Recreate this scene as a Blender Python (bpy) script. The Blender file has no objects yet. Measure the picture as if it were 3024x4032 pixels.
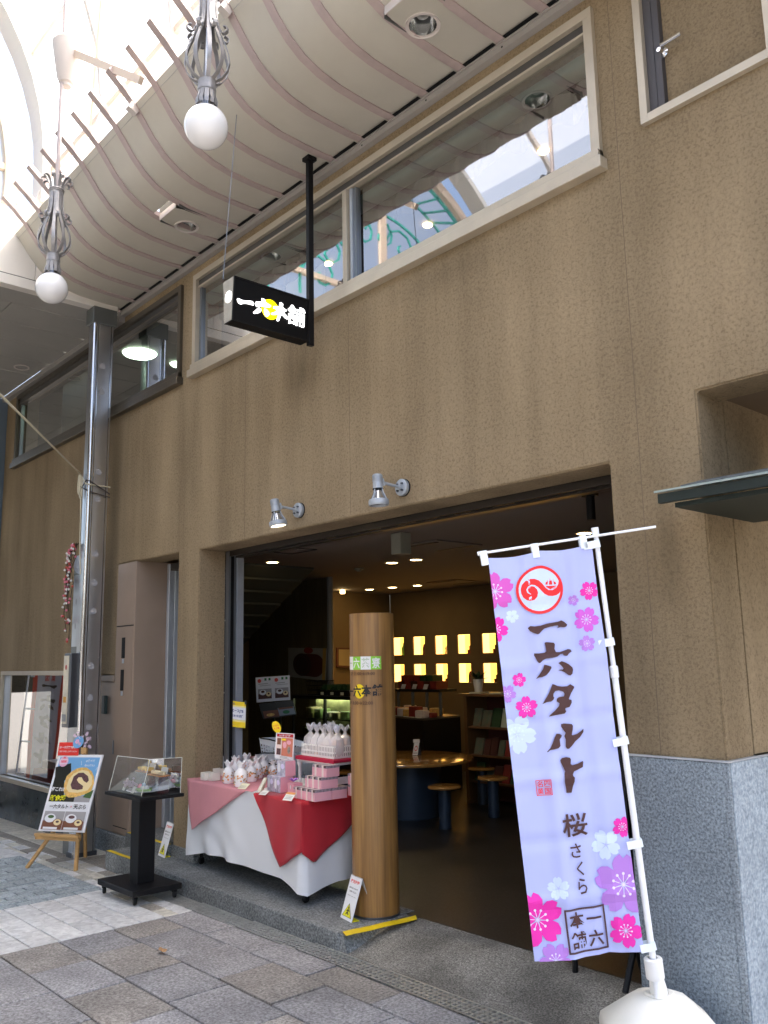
import bpy, bmesh, math, random
from math import sin, cos, pi, radians as R, sqrt
from mathutils import Vector, Matrix, geometry
random.seed(7)
SC = bpy.context.scene
COL = SC.collection

# ------------------------------------------------------------------ camera, world, sun, exposure
# world axes: X along the shop wall (to the right), Y into the building (wall face at 0), Z up
FPX = 3385.0
PITCH, ROLL, YAW = R(9.763), R(-1.1245), R(-48.21)
CAM = Vector((0.0, -3.4, 1.55))
def _m(a, b, c): return Matrix((a, b, c))
_RY = _m((cos(YAW), 0, -sin(YAW)), (0, 1, 0), (sin(YAW), 0, cos(YAW)))
_RX = _m((1, 0, 0), (0, cos(PITCH), sin(PITCH)), (0, -sin(PITCH), cos(PITCH)))
_RZ = _m((cos(ROLL), -sin(ROLL), 0), (sin(ROLL), cos(ROLL), 0), (0, 0, 1))
_RC = _RZ @ _RX @ _RY
def ray(px, py):
    d = _RC.transposed() @ Vector(((px - 1512) / FPX, (py - 2016) / FPX, 1.0))
    return Vector((d[0], d[2], -d[1]))
def on_z(px, py, z):
    r = ray(px, py); return CAM + r * ((z - CAM.z) / r.z)
def on_y(px, py, y=0.0):
    r = ray(px, py); return CAM + r * ((y - CAM.y) / r.y)
def on_x(px, py, x):
    r = ray(px, py); return CAM + r * ((x - CAM.x) / r.x)
def on_plane(px, py, p, n):
    r = ray(px, py); return CAM + r * ((Vector(p) - CAM).dot(n) / r.dot(n))
cam_d = bpy.data.cameras.new('camera')
cam = bpy.data.objects.new('camera', cam_d); COL.objects.link(cam)
def _w(v): return Vector((v[0], v[2], -v[1]))
cx = _w(_RC.transposed() @ Vector((1, 0, 0))); cy = _w(_RC.transposed() @ Vector((0, -1, 0))); cz = _w(_RC.transposed() @ Vector((0, 0, -1)))
mw = Matrix((cx, cy, cz)).transposed().to_4x4(); mw.translation = CAM
cam.matrix_world = mw
cam_d.sensor_fit = 'VERTICAL'; cam_d.sensor_height = 24.0; cam_d.lens = 24.0 * FPX / 4032.0
cam_d.clip_start = 0.05; cam_d.clip_end = 600
SC.camera = cam

SUN_EL, SUN_AZ = R(58), R(200)      # the sun stands behind the shop's roof, high over the arcade
world = bpy.data.worlds.new('World'); SC.world = world; world.use_nodes = True
wn = world.node_tree
bg = wn.nodes['Background']
sky = wn.nodes.new('ShaderNodeTexSky'); sky.sky_type = 'NISHITA'; sky.sun_disc = False
sky.sun_elevation = SUN_EL; sky.air_density = 1.0; sky.dust_density = 8.0; sky.ozone_density = 1.0
wn.links.new(sky.outputs[0], bg.inputs['Color']); bg.inputs['Strength'].default_value = 0.15
sun_dir = Vector((0.25, 0.62, 0.0)).normalized() * cos(SUN_EL) + Vector((0, 0, sin(SUN_EL)))   # towards the sun
sky.sun_rotation = math.atan2(sun_dir.x, sun_dir.y)
sd = bpy.data.lights.new('sun', 'SUN'); sd.energy = 4.0; sd.angle = R(0.53); sd.color = (1.0, 0.95, 0.87)
so = bpy.data.objects.new('sun', sd); COL.objects.link(so)
so.rotation_euler = sun_dir.to_track_quat('Z', 'Y').to_euler()
SC.view_settings.view_transform = 'Standard'; SC.view_settings.look = 'None'
SC.view_settings.exposure = 2.45; SC.view_settings.gamma = 1.0; SC.view_settings.use_curve_mapping = False
SC.cycles.use_denoising = True
SC.cycles.max_bounces = 8; SC.cycles.diffuse_bounces = 5; SC.cycles.transparent_max_bounces = 16
SC.cycles.caustics_reflective = False; SC.cycles.caustics_refractive = False
SC.cycles.sample_clamp_indirect = 6.0

# ------------------------------------------------------------------ materials
MATS = {}
def lin(c):
    if isinstance(c, str):
        c = c.lstrip('#'); c = [int(c[i:i+2], 16) / 255 for i in (0, 2, 4)]
        return tuple(((x + .055) / 1.055) ** 2.4 if x > .04045 else x / 12.92 for x in c)
    return tuple(c)
def mat(name, color=(.5, .5, .5), rough=.6, metal=0.0, var=0.0, vscale=8.0, bump=0.0, bscale=60.0, emit=None, estr=0.0,
        alpha=1.0, color2=None, stretch=(1, 1, 1), coat=0.0, spec=.5, detail=5.0, rvar=0.0, ident=0.0, sheen=0.0, obj=True):
    if name in MATS: return MATS[name]
    m = bpy.data.materials.new(name); m.use_nodes = True; nt = m.node_tree; N = nt.nodes; L = nt.links
    b = N['Principled BSDF']; c = lin(color)
    b.inputs['Roughness'].default_value = rough; b.inputs['Metallic'].default_value = metal
    b.inputs['Specular IOR Level'].default_value = spec; b.inputs['Alpha'].default_value = alpha
    if coat: b.inputs['Coat Weight'].default_value = coat; b.inputs['Coat Roughness'].default_value = .08
    if sheen: b.inputs['Sheen Weight'].default_value = sheen
    b.inputs['Base Color'].default_value = (*c, 1)
    tc = N.new('ShaderNodeTexCoord'); mp = N.new('ShaderNodeMapping'); mp.inputs['Scale'].default_value = stretch
    if ident:
        oi = N.new('ShaderNodeObjectInfo'); va = N.new('ShaderNodeVectorMath'); va.operation = 'ADD'
        sc_ = N.new('ShaderNodeMath'); sc_.operation = 'MULTIPLY'; sc_.inputs[1].default_value = 37.0
        L.new(oi.outputs['Random'], sc_.inputs[0]); L.new(tc.outputs['Object'], va.inputs[0]); L.new(sc_.outputs[0], va.inputs[1])
        L.new(va.outputs[0], mp.inputs['Vector'])
    else: L.new(tc.outputs['Object'], mp.inputs['Vector'])
    last = None
    if var or color2 is not None:
        n = N.new('ShaderNodeTexNoise'); n.inputs['Scale'].default_value = vscale; n.inputs['Detail'].default_value = detail
        n.inputs['Roughness'].default_value = .62
        L.new(mp.outputs[0], n.inputs['Vector'])
        r = N.new('ShaderNodeValToRGB'); c2 = lin(color2) if color2 is not None else tuple(x * (1 - var) for x in c)
        c1 = c if color2 is not None else tuple(min(1, x * (1 + var)) for x in c)
        r.color_ramp.elements[0].color = (*c2, 1); r.color_ramp.elements[1].color = (*c1, 1)
        r.color_ramp.elements[0].position = .33; r.color_ramp.elements[1].position = .67
        L.new(n.outputs['Fac'], r.inputs['Fac']); last = r.outputs['Color']
        if rvar:
            mr = N.new('ShaderNodeMapRange'); mr.inputs['To Min'].default_value = max(0, rough - rvar); mr.inputs['To Max'].default_value = min(1, rough + rvar)
            L.new(n.outputs['Fac'], mr.inputs['Value']); L.new(mr.outputs[0], b.inputs['Roughness'])
    if ident:
        hs = N.new('ShaderNodeHueSaturation'); mr = N.new('ShaderNodeMapRange')
        mr.inputs['To Min'].default_value = 1 - ident; mr.inputs['To Max'].default_value = 1 + ident
        L.new(oi.outputs['Random'], mr.inputs['Value']); L.new(mr.outputs[0], hs.inputs['Value'])
        if last is not None: L.new(last, hs.inputs['Color'])
        else: hs.inputs['Color'].default_value = (*c, 1)
        last = hs.outputs['Color']
    if last is not None: L.new(last, b.inputs['Base Color'])
    if bump:
        n2 = N.new('ShaderNodeTexNoise'); n2.inputs['Scale'].default_value = bscale; n2.inputs['Detail'].default_value = 4
        L.new(mp.outputs[0], n2.inputs['Vector'])
        bp = N.new('ShaderNodeBump'); bp.inputs['Strength'].default_value = min(1, bump * 10); bp.inputs['Distance'].default_value = bump * .1
        L.new(n2.outputs['Fac'], bp.inputs['Height']); L.new(bp.outputs[0], b.inputs['Normal'])
    if emit is not None:
        b.inputs['Emission Color'].default_value = (*lin(emit), 1); b.inputs['Emission Strength'].default_value = estr
    MATS[name] = m
    return m
def glassmat(name, tint=(.9, .95, .93), refl=.12, rough=.02, fres=1.45, extra=0.0):
    """thin pane: transparent plus Fresnel reflection"""
    m = bpy.data.materials.new(name); m.use_nodes = True; N = m.node_tree.nodes; L = m.node_tree.links
    N.remove(N['Principled BSDF']); out = N['Material Output']
    t = N.new('ShaderNodeBsdfTransparent'); t.inputs[0].default_value = (*tint, 1)
    g = N.new('ShaderNodeBsdfGlossy'); g.inputs['Roughness'].default_value = rough; g.inputs[0].default_value = (1, 1, 1, 1)
    f = N.new('ShaderNodeFresnel'); f.inputs[0].default_value = fres
    mr = N.new('ShaderNodeMath'); mr.operation = 'MULTIPLY_ADD'; mr.inputs[1].default_value = 1.8; mr.inputs[2].default_value = extra; mr.use_clamp = True
    mx = N.new('ShaderNodeMixShader')
    L.new(f.outputs[0], mr.inputs[0]); L.new(mr.outputs[0], mx.inputs[0]); L.new(t.outputs[0], mx.inputs[1]); L.new(g.outputs[0], mx.inputs[2])
    L.new(mx.outputs[0], out.inputs[0]); MATS[name] = m
    return m

def frosted(name, trans=.5, col=(.78, .78, .77)):
    """milky roof sheet: partly clear, partly diffusing"""
    m = bpy.data.materials.new(name); m.use_nodes = True; N = m.node_tree.nodes; L = m.node_tree.links
    N.remove(N['Principled BSDF']); out = N['Material Output']
    a = N.new('ShaderNodeBsdfTranslucent'); a.inputs[0].default_value = (*col, 1); b = N.new('ShaderNodeBsdfTransparent'); b.inputs[0].default_value = (.95, .96, .97, 1)
    mx = N.new('ShaderNodeMixShader'); mx.inputs[0].default_value = trans
    L.new(a.outputs[0], mx.inputs[1]); L.new(b.outputs[0], mx.inputs[2]); L.new(mx.outputs[0], out.inputs[0]); MATS[name] = m; return m

def stucco():
    m = bpy.data.materials.new('brown_stucco'); m.use_nodes = True; N = m.node_tree.nodes; L = m.node_tree.links
    b = N['Principled BSDF']; b.inputs['Roughness'].default_value = .93; b.inputs['Specular IOR Level'].default_value = .2
    tc = N.new('ShaderNodeTexCoord')
    mp = N.new('ShaderNodeMapping'); L.new(tc.outputs['Object'], mp.inputs['Vector'])
    def noise(s, d=5, r=.6, st=(1, 1, 1), dist=0.0):
        n = N.new('ShaderNodeTexNoise'); n.inputs['Scale'].default_value = s; n.inputs['Detail'].default_value = d; n.inputs['Roughness'].default_value = r
        n.inputs['Distortion'].default_value = dist
        mm = N.new('ShaderNodeMapping'); mm.inputs['Scale'].default_value = st; L.new(tc.outputs['Object'], mm.inputs['Vector']); L.new(mm.outputs[0], n.inputs['Vector'])
        return n
    def ramp(src, stops):
        r = N.new('ShaderNodeValToRGB'); e = r.color_ramp.elements
        for i, (p, c) in enumerate(stops):
            x = e[i] if i < 2 else e.new(p)
            x.position = p; x.color = (*c, 1)
        L.new(src, r.inputs['Fac']); return r
    big = noise(.8, 3, .5); streak = noise(1.3, 4, .6, (2.2, 2.2, .28)); fine = noise(62, 8, .82, dist=.3); pits = noise(110, 5, .75, dist=.4)
    c1 = ramp(big.outputs['Fac'], [(.3, (.345, .262, .160)), (.7, (.445, .345, .218))])
    c2 = ramp(streak.outputs['Fac'], [(.32, (.70, .69, .67)), (.62, (1.08, 1.07, 1.06))])
    c3 = ramp(fine.outputs['Fac'], [(.40, (.60, .59, .58)), (.51, (.97, .97, .97)), (.7, (1.08, 1.08, 1.07))])
    def mul(a, bb, fac=1.0):
        x = N.new('ShaderNodeMix'); x.data_type = 'RGBA'; x.blend_type = 'MULTIPLY'; x.inputs[0].default_value = fac
        L.new(a, x.inputs[6]); L.new(bb, x.inputs[7]); return x.outputs[2]
    col = mul(mul(c1.outputs[0], c2.outputs[0], .8), c3.outputs[0], .85)
    # dark stain below the sign and further soft darker patches on the wall
    for (px_, pz_, sx_, sz_, k_) in ((-4.62, 3.52, .42, .55, .34), (-3.2, 3.75, 1.3, .22, .16), (-1.95, 2.0, .22, .5, .22), (-6.2, 3.2, .5, .9, .14)):
        mm = N.new('ShaderNodeMapping'); mm.inputs['Location'].default_value = (-(px_ + 4.0) / sx_, 0, -pz_ / sz_); mm.inputs['Scale'].default_value = (1 / sx_, 0, 1 / sz_); L.new(tc.outputs['Object'], mm.inputs['Vector'])
        ln = N.new('ShaderNodeVectorMath'); ln.operation = 'LENGTH'; L.new(mm.outputs[0], ln.inputs[0])
        ad = N.new('ShaderNodeMath'); ad.operation = 'MULTIPLY_ADD'; ad.inputs[1].default_value = .9; L.new(streak.outputs['Fac'], ad.inputs[0]); L.new(ln.outputs['Value'], ad.inputs[2])
        col = mul(col, ramp(ad.outputs[0], [(.45, (1 - k_, 1 - k_, 1 - k_)), (1.0, (1, 1, 1))]).outputs[0])
    L.new(col, b.inputs['Base Color'])
    add = N.new('ShaderNodeMath'); add.operation = 'MULTIPLY_ADD'; add.inputs[1].default_value = .6
    L.new(fine.outputs['Fac'], add.inputs[0]); L.new(pits.outputs['Fac'], add.inputs[2])
    bp = N.new('ShaderNodeBump'); bp.inputs['Strength'].default_value = .9; bp.inputs['Distance'].default_value = .012
    L.new(add.outputs[0], bp.inputs['Height']); L.new(bp.outputs[0], b.inputs['Normal'])
    MATS['brown_stucco'] = m; return m
def granite(name, base, light, dark, rough=.35, scale=90, ident=.0, bump=.0, stain=.18):
    m = bpy.data.materials.new(name); m.use_nodes = True; N = m.node_tree.nodes; L = m.node_tree.links
    b = N['Principled BSDF']; b.inputs['Roughness'].default_value = rough
    tc = N.new('ShaderNodeTexCoord'); src = tc.outputs['Object']
    oi = N.new('ShaderNodeObjectInfo')
    if ident:
        sc_ = N.new('ShaderNodeMath'); sc_.operation = 'MULTIPLY'; sc_.inputs[1].default_value = 41.0
        va = N.new('ShaderNodeVectorMath'); va.operation = 'ADD'
        L.new(oi.outputs['Random'], sc_.inputs[0]); L.new(src, va.inputs[0]); L.new(sc_.outputs[0], va.inputs[1]); src = va.outputs[0]
    n1 = N.new('ShaderNodeTexNoise'); n1.inputs['Scale'].default_value = scale; n1.inputs['Detail'].default_value = 3; n1.inputs['Roughness'].default_value = .7
    n2 = N.new('ShaderNodeTexVoronoi'); n2.inputs['Scale'].default_value = scale * 1.3
    n3 = N.new('ShaderNodeTexNoise'); n3.inputs['Scale'].default_value = 3.0; n3.inputs['Detail'].default_value = 4
    for n in (n1, n2, n3): L.new(src, n.inputs['Vector'])
    r = N.new('ShaderNodeValToRGB'); e = r.color_ramp.elements
    e[0].position = .36; e[0].color = (*dark, 1); e[1].position = .68; e[1].color = (*light, 1); x = e.new(.5); x.color = (*base, 1)
    L.new(n1.outputs['Fac'], r.inputs['Fac'])
    r2 = N.new('ShaderNodeValToRGB'); r2.color_ramp.elements[0].color = (.72, .72, .72, 1); r2.color_ramp.elements[1].color = (1.12, 1.12, 1.12, 1)
    L.new(n2.outputs['Color'], r2.inputs['Fac'])
    mx = N.new('ShaderNodeMix'); mx.data_type = 'RGBA'; mx.blend_type = 'MULTIPLY'; mx.inputs[0].default_value = .8
    L.new(r.outputs[0], mx.inputs[6]); L.new(r2.outputs[0], mx.inputs[7])
    r3 = N.new('ShaderNodeValToRGB'); r3.color_ramp.elements[0].color = (1 - stain,) * 3 + (1,); r3.color_ramp.elements[1].color = (1 + stain * .6,) * 3 + (1,)
    r3.color_ramp.elements[0].position = .35; r3.color_ramp.elements[1].position = .65
    L.new(n3.outputs['Fac'], r3.inputs['Fac'])
    my = N.new('ShaderNodeMix'); my.data_type = 'RGBA'; my.blend_type = 'MULTIPLY'; my.inputs[0].default_value = 1
    L.new(mx.outputs[2], my.inputs[6]); L.new(r3.outputs[0], my.inputs[7]); out = my.outputs[2]
    if ident:
        hs = N.new('ShaderNodeHueSaturation'); mr = N.new('ShaderNodeMapRange'); mr.inputs['To Min'].default_value = 1 - ident; mr.inputs['To Max'].default_value = 1 + ident
        L.new(oi.outputs['Random'], mr.inputs['Value']); L.new(mr.outputs[0], hs.inputs['Value']); L.new(out, hs.inputs['Color']); out = hs.outputs['Color']
    L.new(out, b.inputs['Base Color'])
    if bump:
        bp = N.new('ShaderNodeBump'); bp.inputs['Strength'].default_value = .7; bp.inputs['Distance'].default_value = bump
        L.new(n1.outputs['Fac'], bp.inputs['Height']); L.new(bp.outputs[0], b.inputs['Normal'])
    MATS[name] = m; return m

# ------------------------------------------------------------------ object helpers
ORG = {}
def thing(name, loc, label, cat, group=None):
    o = bpy.data.objects.new(name, None); COL.objects.link(o); o.location = loc; o.empty_display_size = .1
    o['label'] = label; o['category'] = cat
    if group: o['group'] = group
    ORG[o.name] = Vector(loc)
    return o
def tag(o, label, cat, group=None):
    o['label'] = label; o['category'] = cat
    if group: o['group'] = group
    return o
def root_org(parent): return ORG.get(parent.name, Vector((0, 0, 0))) if parent else Vector((0, 0, 0))
def smooth(me, ang=35):
    me.polygons.foreach_set('use_smooth', [True] * len(me.polygons))
    me.set_sharp_from_angle(angle=R(ang))
def obj(name, bm, m=None, parent=None, kind=None, sm=None, org=None):
    """link a bmesh written in world coordinates as one object; parts are shifted into their thing's frame"""
    me = bpy.data.meshes.new(name)
    o_ = root_org(parent) if parent else (Vector(org) if org is not None else Vector((0, 0, 0)))
    if o_.length: bmesh.ops.translate(bm, verts=bm.verts, vec=-o_)
    bmesh.ops.recalc_face_normals(bm, faces=bm.faces) if sm is not False else None
    bm.to_mesh(me); bm.free()
    if sm: smooth(me, sm if sm is not True else 35)
    ms = m if isinstance(m, (list, tuple)) else [m]
    for x in ms:
        if x is not None: me.materials.append(MATS[x] if isinstance(x, str) else x)
    o = bpy.data.objects.new(name, me); COL.objects.link(o)
    if parent: o.parent = parent; ORG[o.name] = o_
    else:
        o.location = o_; ORG[o.name] = o_
    if kind: o['kind'] = kind
    return o
def dup(root, loc, label=None, group=None):
    r = root.copy(); COL.objects.link(r); r.location = loc; ORG[r.name] = Vector(loc)
    if label: r['label'] = label
    if group: r['group'] = group
    for ch in root.children:
        c = ch.copy(); COL.objects.link(c); c.parent = r
        for g in ch.children:
            d = g.copy(); COL.objects.link(d); d.parent = c
    return r
def light(name, kind, loc, energy, color=(1, .78, .5), size=.1, target=None, spot=None, blend=.6, parent=None):
    d = bpy.data.lights.new(name, kind); d.energy = energy; d.color = color
    if kind == 'AREA': d.size = size
    elif kind == 'SPOT': d.shadow_soft_size = size; d.spot_size = spot or R(90); d.spot_blend = blend
    else: d.shadow_soft_size = size
    o = bpy.data.objects.new(name, d); COL.objects.link(o); o.location = loc
    if target is not None:
        o.rotation_euler = (Vector(loc) - Vector(target)).to_track_quat('Z', 'Y').to_euler()
    if parent: o.parent = parent; o.location = Vector(loc) - root_org(parent)
    return o
B = bmesh.new
def box(bm, x0, x1, y0, y1, z0, z1, mi=0, bev=0.0, M=None):
    x0, x1 = sorted((x0, x1)); y0, y1 = sorted((y0, y1)); z0, z1 = sorted((z0, z1))
    v = [bm.verts.new((x, y, z)) for x in (x0, x1) for y in (y0, y1) for z in (z0, z1)]
    if M is not None:
        for a in v: a.co = M @ a.co
    fs = [bm.faces.new([v[i] for i in q]) for q in ((0, 1, 3, 2), (4, 6, 7, 5), (0, 4, 5, 1), (2, 3, 7, 6), (0, 2, 6, 4), (1, 5, 7, 3))]
    for f in fs: f.material_index = mi
    if bev:
        es = list({e for f in fs for e in f.edges})
        bmesh.ops.bevel(bm, geom=es, offset=bev, segments=2 if bev > .004 else 1, affect='EDGES', profile=.6)
    return bm
def hexa(bm, P, mi=0):
    """8 corners: bottom a b c d, top e f g h"""
    v = [bm.verts.new(p) for p in P]
    for q in ((0, 3, 2, 1), (4, 5, 6, 7), (0, 1, 5, 4), (1, 2, 6, 5), (2, 3, 7, 6), (3, 0, 4, 7)):
        f = bm.faces.new([v[i] for i in q]); f.material_index = mi
    return bm
def quad(bm, a, b, c, d, mi=0):
    f = bm.faces.new([bm.verts.new(p) for p in (a, b, c, d)]); f.material_index = mi; return f
def frame_of(d):
    d = Vector(d).normalized(); u = d.cross(Vector((0, 0, 1)))
    if u.length < 1e-3: u = Vector((1, 0, 0))
    u.normalize(); return u, d.cross(u).normalized()
def tube(bm, pts, r, seg=10, cap=True, mi=0, flat=None):
    """round (or flat: (width, thickness)) bar along a polyline"""
    pts = [Vector(p) for p in pts]; rings = []; u = None
    for i, p in enumerate(pts):
        d = (pts[min(i + 1, len(pts) - 1)] - pts[max(i - 1, 0)]).normalized()
        if u is None: u, v = frame_of(d)
        else:
            u = (u - d * u.dot(d)).normalized(); v = d.cross(u)
        rr = r[i] if isinstance(r, (list, tuple)) else r
        rings.append([bm.verts.new(p + (u * cos(2 * pi * k / seg) + v * sin(2 * pi * k / seg)) * rr) for k in range(seg)])
    for a, b in zip(rings, rings[1:]):
        for k in range(seg):
            f = bm.faces.new((a[k], a[(k + 1) % seg], b[(k + 1) % seg], b[k])); f.material_index = mi
    if cap:
        for rg in (rings[0][::-1], rings[-1]):
            f = bm.faces.new(rg); f.material_index = mi
    return bm
def strip(bm, pts, side, w, t, mi=0):
    """flat bar with width w along `side` vector and thickness t"""
    pts = [Vector(p) for p in pts]; rings = []
    for i, p in enumerate(pts):
        d = (pts[min(i + 1, len(pts) - 1)] - pts[max(i - 1, 0)]).normalized()
        s = Vector(side(i) if callable(side) else side); s = (s - d * s.dot(d)).normalized(); n = d.cross(s)
        rings.append([bm.verts.new(p + s * a * w / 2 + n * b * t / 2) for a, b in ((1, 1), (-1, 1), (-1, -1), (1, -1))])
    for a, b in zip(rings, rings[1:]):
        for k in range(4):
            f = bm.faces.new((a[k], a[(k + 1) % 4], b[(k + 1) % 4], b[k])); f.material_index = mi
    bm.faces.new(rings[0][::-1]); bm.faces.new(rings[-1])
    return bm
def lathe(bm, prof, c, seg=24, mi=0, axis=None, cap=True):
    """prof: list of (radius, height) along axis (default Z) from centre c"""
    ax = Vector(axis or (0, 0, 1)).normalized(); u, v = frame_of(ax) if axis else (Vector((1, 0, 0)), Vector((0, 1, 0)))
    c = Vector(c); rings = []
    for r, h in prof:
        if r < 1e-6: rings.append([bm.verts.new(c + ax * h)])
        else: rings.append([bm.verts.new(c + ax * h + (u * cos(2 * pi * k / seg) + v * sin(2 * pi * k / seg)) * r) for k in range(seg)])
    for a, b in zip(rings, rings[1:]):
        for k in range(seg):
            q = [a[k % len(a)], a[(k + 1) % len(a)], b[(k + 1) % len(b)], b[k % len(b)]]
            q = list(dict.fromkeys(q))
            if len(q) > 2:
                try: f = bm.faces.new(q); f.material_index = mi
                except ValueError: pass
    if cap:
        for rg in (rings[0], rings[-1]):
            if len(rg) > 2:
                try: f = bm.faces.new(rg); f.material_index = mi
                except ValueError: pass
    return bm
def prism(bm, poly, ext, mi=0):
    """poly: 3D points (planar), extruded by vector ext"""
    a = [bm.verts.new(p) for p in poly]; b = [bm.verts.new(Vector(p) + Vector(ext)) for p in poly]
    f = bm.faces.new(a); f.material_index = mi; f = bm.faces.new(b[::-1]); f.material_index = mi
    for i in range(len(a)):
        f = bm.faces.new((a[i], b[i], b[(i + 1) % len(a)], a[(i + 1) % len(a)])); f.material_index = mi
    return bm
def quick(name, m, parent, fn, **k):
    bm = B(); fn(bm); return obj(name, bm, m, parent, **k)

# ------------------------------------------------------------------ flat print: 2D shapes mapped on a surface
def _tri(polys):
    vs = [p for pl in polys for p in pl]
    fs = geometry.tessellate_polygon([[Vector((x, y, 0)) for x, y in pl] for pl in polys])
    return [tuple(v) for v in vs], [tuple(f) for f in fs]
def s_poly(*polys): return _tri(polys)
def s_rect(x0, y0, x1, y1): return ([(x0, y0), (x1, y0), (x1, y1), (x0, y1)], [(0, 1, 2), (0, 2, 3)])
def s_disc(x, y, rx, ry=None, n=28, a0=0.0):
    ry = ry or rx
    return ([(x, y)] + [(x + rx * cos(a0 + 2 * pi * k / n), y + ry * sin(a0 + 2 * pi * k / n)) for k in range(n)],
            [(0, 1 + k, 1 + (k + 1) % n) for k in range(n)])
def s_ring(x, y, r0, r1, ky=1.0, n=40):
    v = [(x + r * cos(2 * pi * k / n), y + ky * r * sin(2 * pi * k / n)) for r in (r0, r1) for k in range(n)]; f = []
    for k in range(n):
        k2 = (k + 1) % n; f += [(k, k2, n + k2), (k, n + k2, n + k)]
    return v, f
def s_line(pts, w):
    v = []; f = []
    for i, (x, y) in enumerate(pts):
        a = pts[max(i - 1, 0)]; b = pts[min(i + 1, len(pts) - 1)]
        dx, dy = b[0] - a[0], b[1] - a[1]; l = math.hypot(dx, dy) or 1
        ww = (w[i] if isinstance(w, (list, tuple)) else w) / 2
        v += [(x - dy / l * ww, y + dx / l * ww), (x + dy / l * ww, y - dx / l * ww)]
        if i: k = 2 * i; f += [(k - 2, k - 1, k + 1), (k - 2, k + 1, k)]
    return v, f
def s_join(*ss):
    v = []; f = []
    for a, b in ss:
        n = len(v); v += list(a); f += [tuple(i + n for i in t) for t in b]
    return v, f
def s_frame(x0, y0, x1, y1, w): return s_join(s_rect(x0, y0, x1, y0 + w), s_rect(x0, y1 - w, x1, y1), s_rect(x0, y0 + w, x0 + w, y1 - w), s_rect(x1 - w, y0 + w, x1, y1 - w))
def s_tf(s, fn): return [fn(x, y) for x, y in s[0]], s[1]
def s_rot(s, cx_, cy_, a): return s_tf(s, lambda x, y: (cx_ + (x - cx_) * cos(a) - (y - cy_) * sin(a), cy_ + (x - cx_) * sin(a) + (y - cy_) * cos(a)))
_TXT = {}
def _text_raw(s, bold):
    if (s, bold) in _TXT: return _TXT[(s, bold)]
    cu = bpy.data.curves.new('t', 'FONT'); cu.body = s; cu.size = 1; cu.resolution_u = 2; cu.offset = bold; cu.fill_mode = 'FRONT'
    o = bpy.data.objects.new('t', cu); COL.objects.link(o)
    dg = bpy.context.evaluated_depsgraph_get(); me = bpy.data.meshes.new_from_object(o.evaluated_get(dg))
    me.calc_loop_triangles()
    v = [(a.co.x, -a.co.y) for a in me.vertices]; f = [tuple(t.vertices) for t in me.loop_triangles]
    bpy.data.objects.remove(o); bpy.data.curves.remove(cu); bpy.data.meshes.remove(me)
    _TXT[(s, bold)] = (v, f); return v, f
def s_text(s, x, y, h=None, w=None, bold=0.012, anchor='c'):
    """text fitted to height h and/or width w; (x, y) is the centre (anchor c) or the left middle (l); y points down"""
    v, f = _text_raw(s, bold)
    if not v: return [], []
    xs = [a[0] for a in v]; ys = [a[1] for a in v]; W = max(xs) - min(xs) or 1; Hh = max(ys) - min(ys) or 1
    sx = w / W if w else h / Hh; sy = h / Hh if h else w / W
    if w is None: sx = sy
    cx0 = (max(xs) + min(xs)) / 2 if anchor == 'c' else min(xs); cy0 = (max(ys) + min(ys)) / 2
    return [(x + (a - cx0) * sx, y + (b - cy0) * sy) for a, b in v], f
def s_vtext(s, x, y0, size, step, bold=.012):
    return s_join(*[s_text(c, x, y0 + i * step, w=size if c not in 'ー一' else size, bold=bold) if c != '一' else s_text(c, x, y0 + i * step, w=size, bold=bold + .02) for i, c in enumerate(s)])
def decals(name, parent, F, layers, step=0.0006, cuts=None, base=0.0, kind=None):
    """layers: (shape, material name); each lies a little above the one before. F(u, v, offset) -> point"""
    bm = B(); mats = []
    for li, (s, m) in enumerate(layers):
        if m not in mats: mats.append(m)
        mi = mats.index(m); b2 = B()
        vs = [b2.verts.new((x, y, 0)) for x, y in s[0]]
        for t in s[1]:
            try: b2.faces.new([vs[i] for i in t])
            except ValueError: pass
        if cuts:
            for ax, vals in enumerate(cuts[:2]):
                lo = min((v.co[ax] for v in b2.verts), default=0); hi = max((v.co[ax] for v in b2.verts), default=0)
                for c in vals:
                    if lo < c < hi:
                        co = Vector((0, 0, 0)); co[ax] = c; no = Vector((0, 0, 0)); no[ax] = 1
                        bmesh.ops.bisect_plane(b2, geom=list(b2.verts) + list(b2.edges) + list(b2.faces), dist=1e-7, plane_co=co, plane_no=no)
            lim = cuts[2] if len(cuts) > 2 else None
            if lim:
                for ax, c, sgn in lim:
                    co = Vector((0, 0, 0)); co[ax] = c; no = Vector((0, 0, 0)); no[ax] = sgn
                    bmesh.ops.bisect_plane(b2, geom=list(b2.verts) + list(b2.edges) + list(b2.faces), dist=1e-7, plane_co=co, plane_no=no, clear_outer=True)
        off = base + step * (li + 1); mp = {}
        for v in b2.verts: mp[v] = bm.verts.new(F(v.co.x, v.co.y, off))
        for f in b2.faces:
            try: nf = bm.faces.new([mp[v] for v in f.verts]); nf.material_index = mi
            except ValueError: pass
        b2.free()
    return obj(name, bm, mats, parent, sm=False, kind=kind)
def planeF(o, u, v, n=None):
    """surface with origin o (top left), u = right, v = down (unit vectors); offset along the normal facing the viewer"""
    o = Vector(o); u = Vector(u).normalized(); v = Vector(v).normalized(); n = Vector(n) if n else v.cross(u).normalized()
    n = n if n.length else v.cross(u)
    return lambda a, b, off=0.0: o + u * a + v * b + n * off
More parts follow.
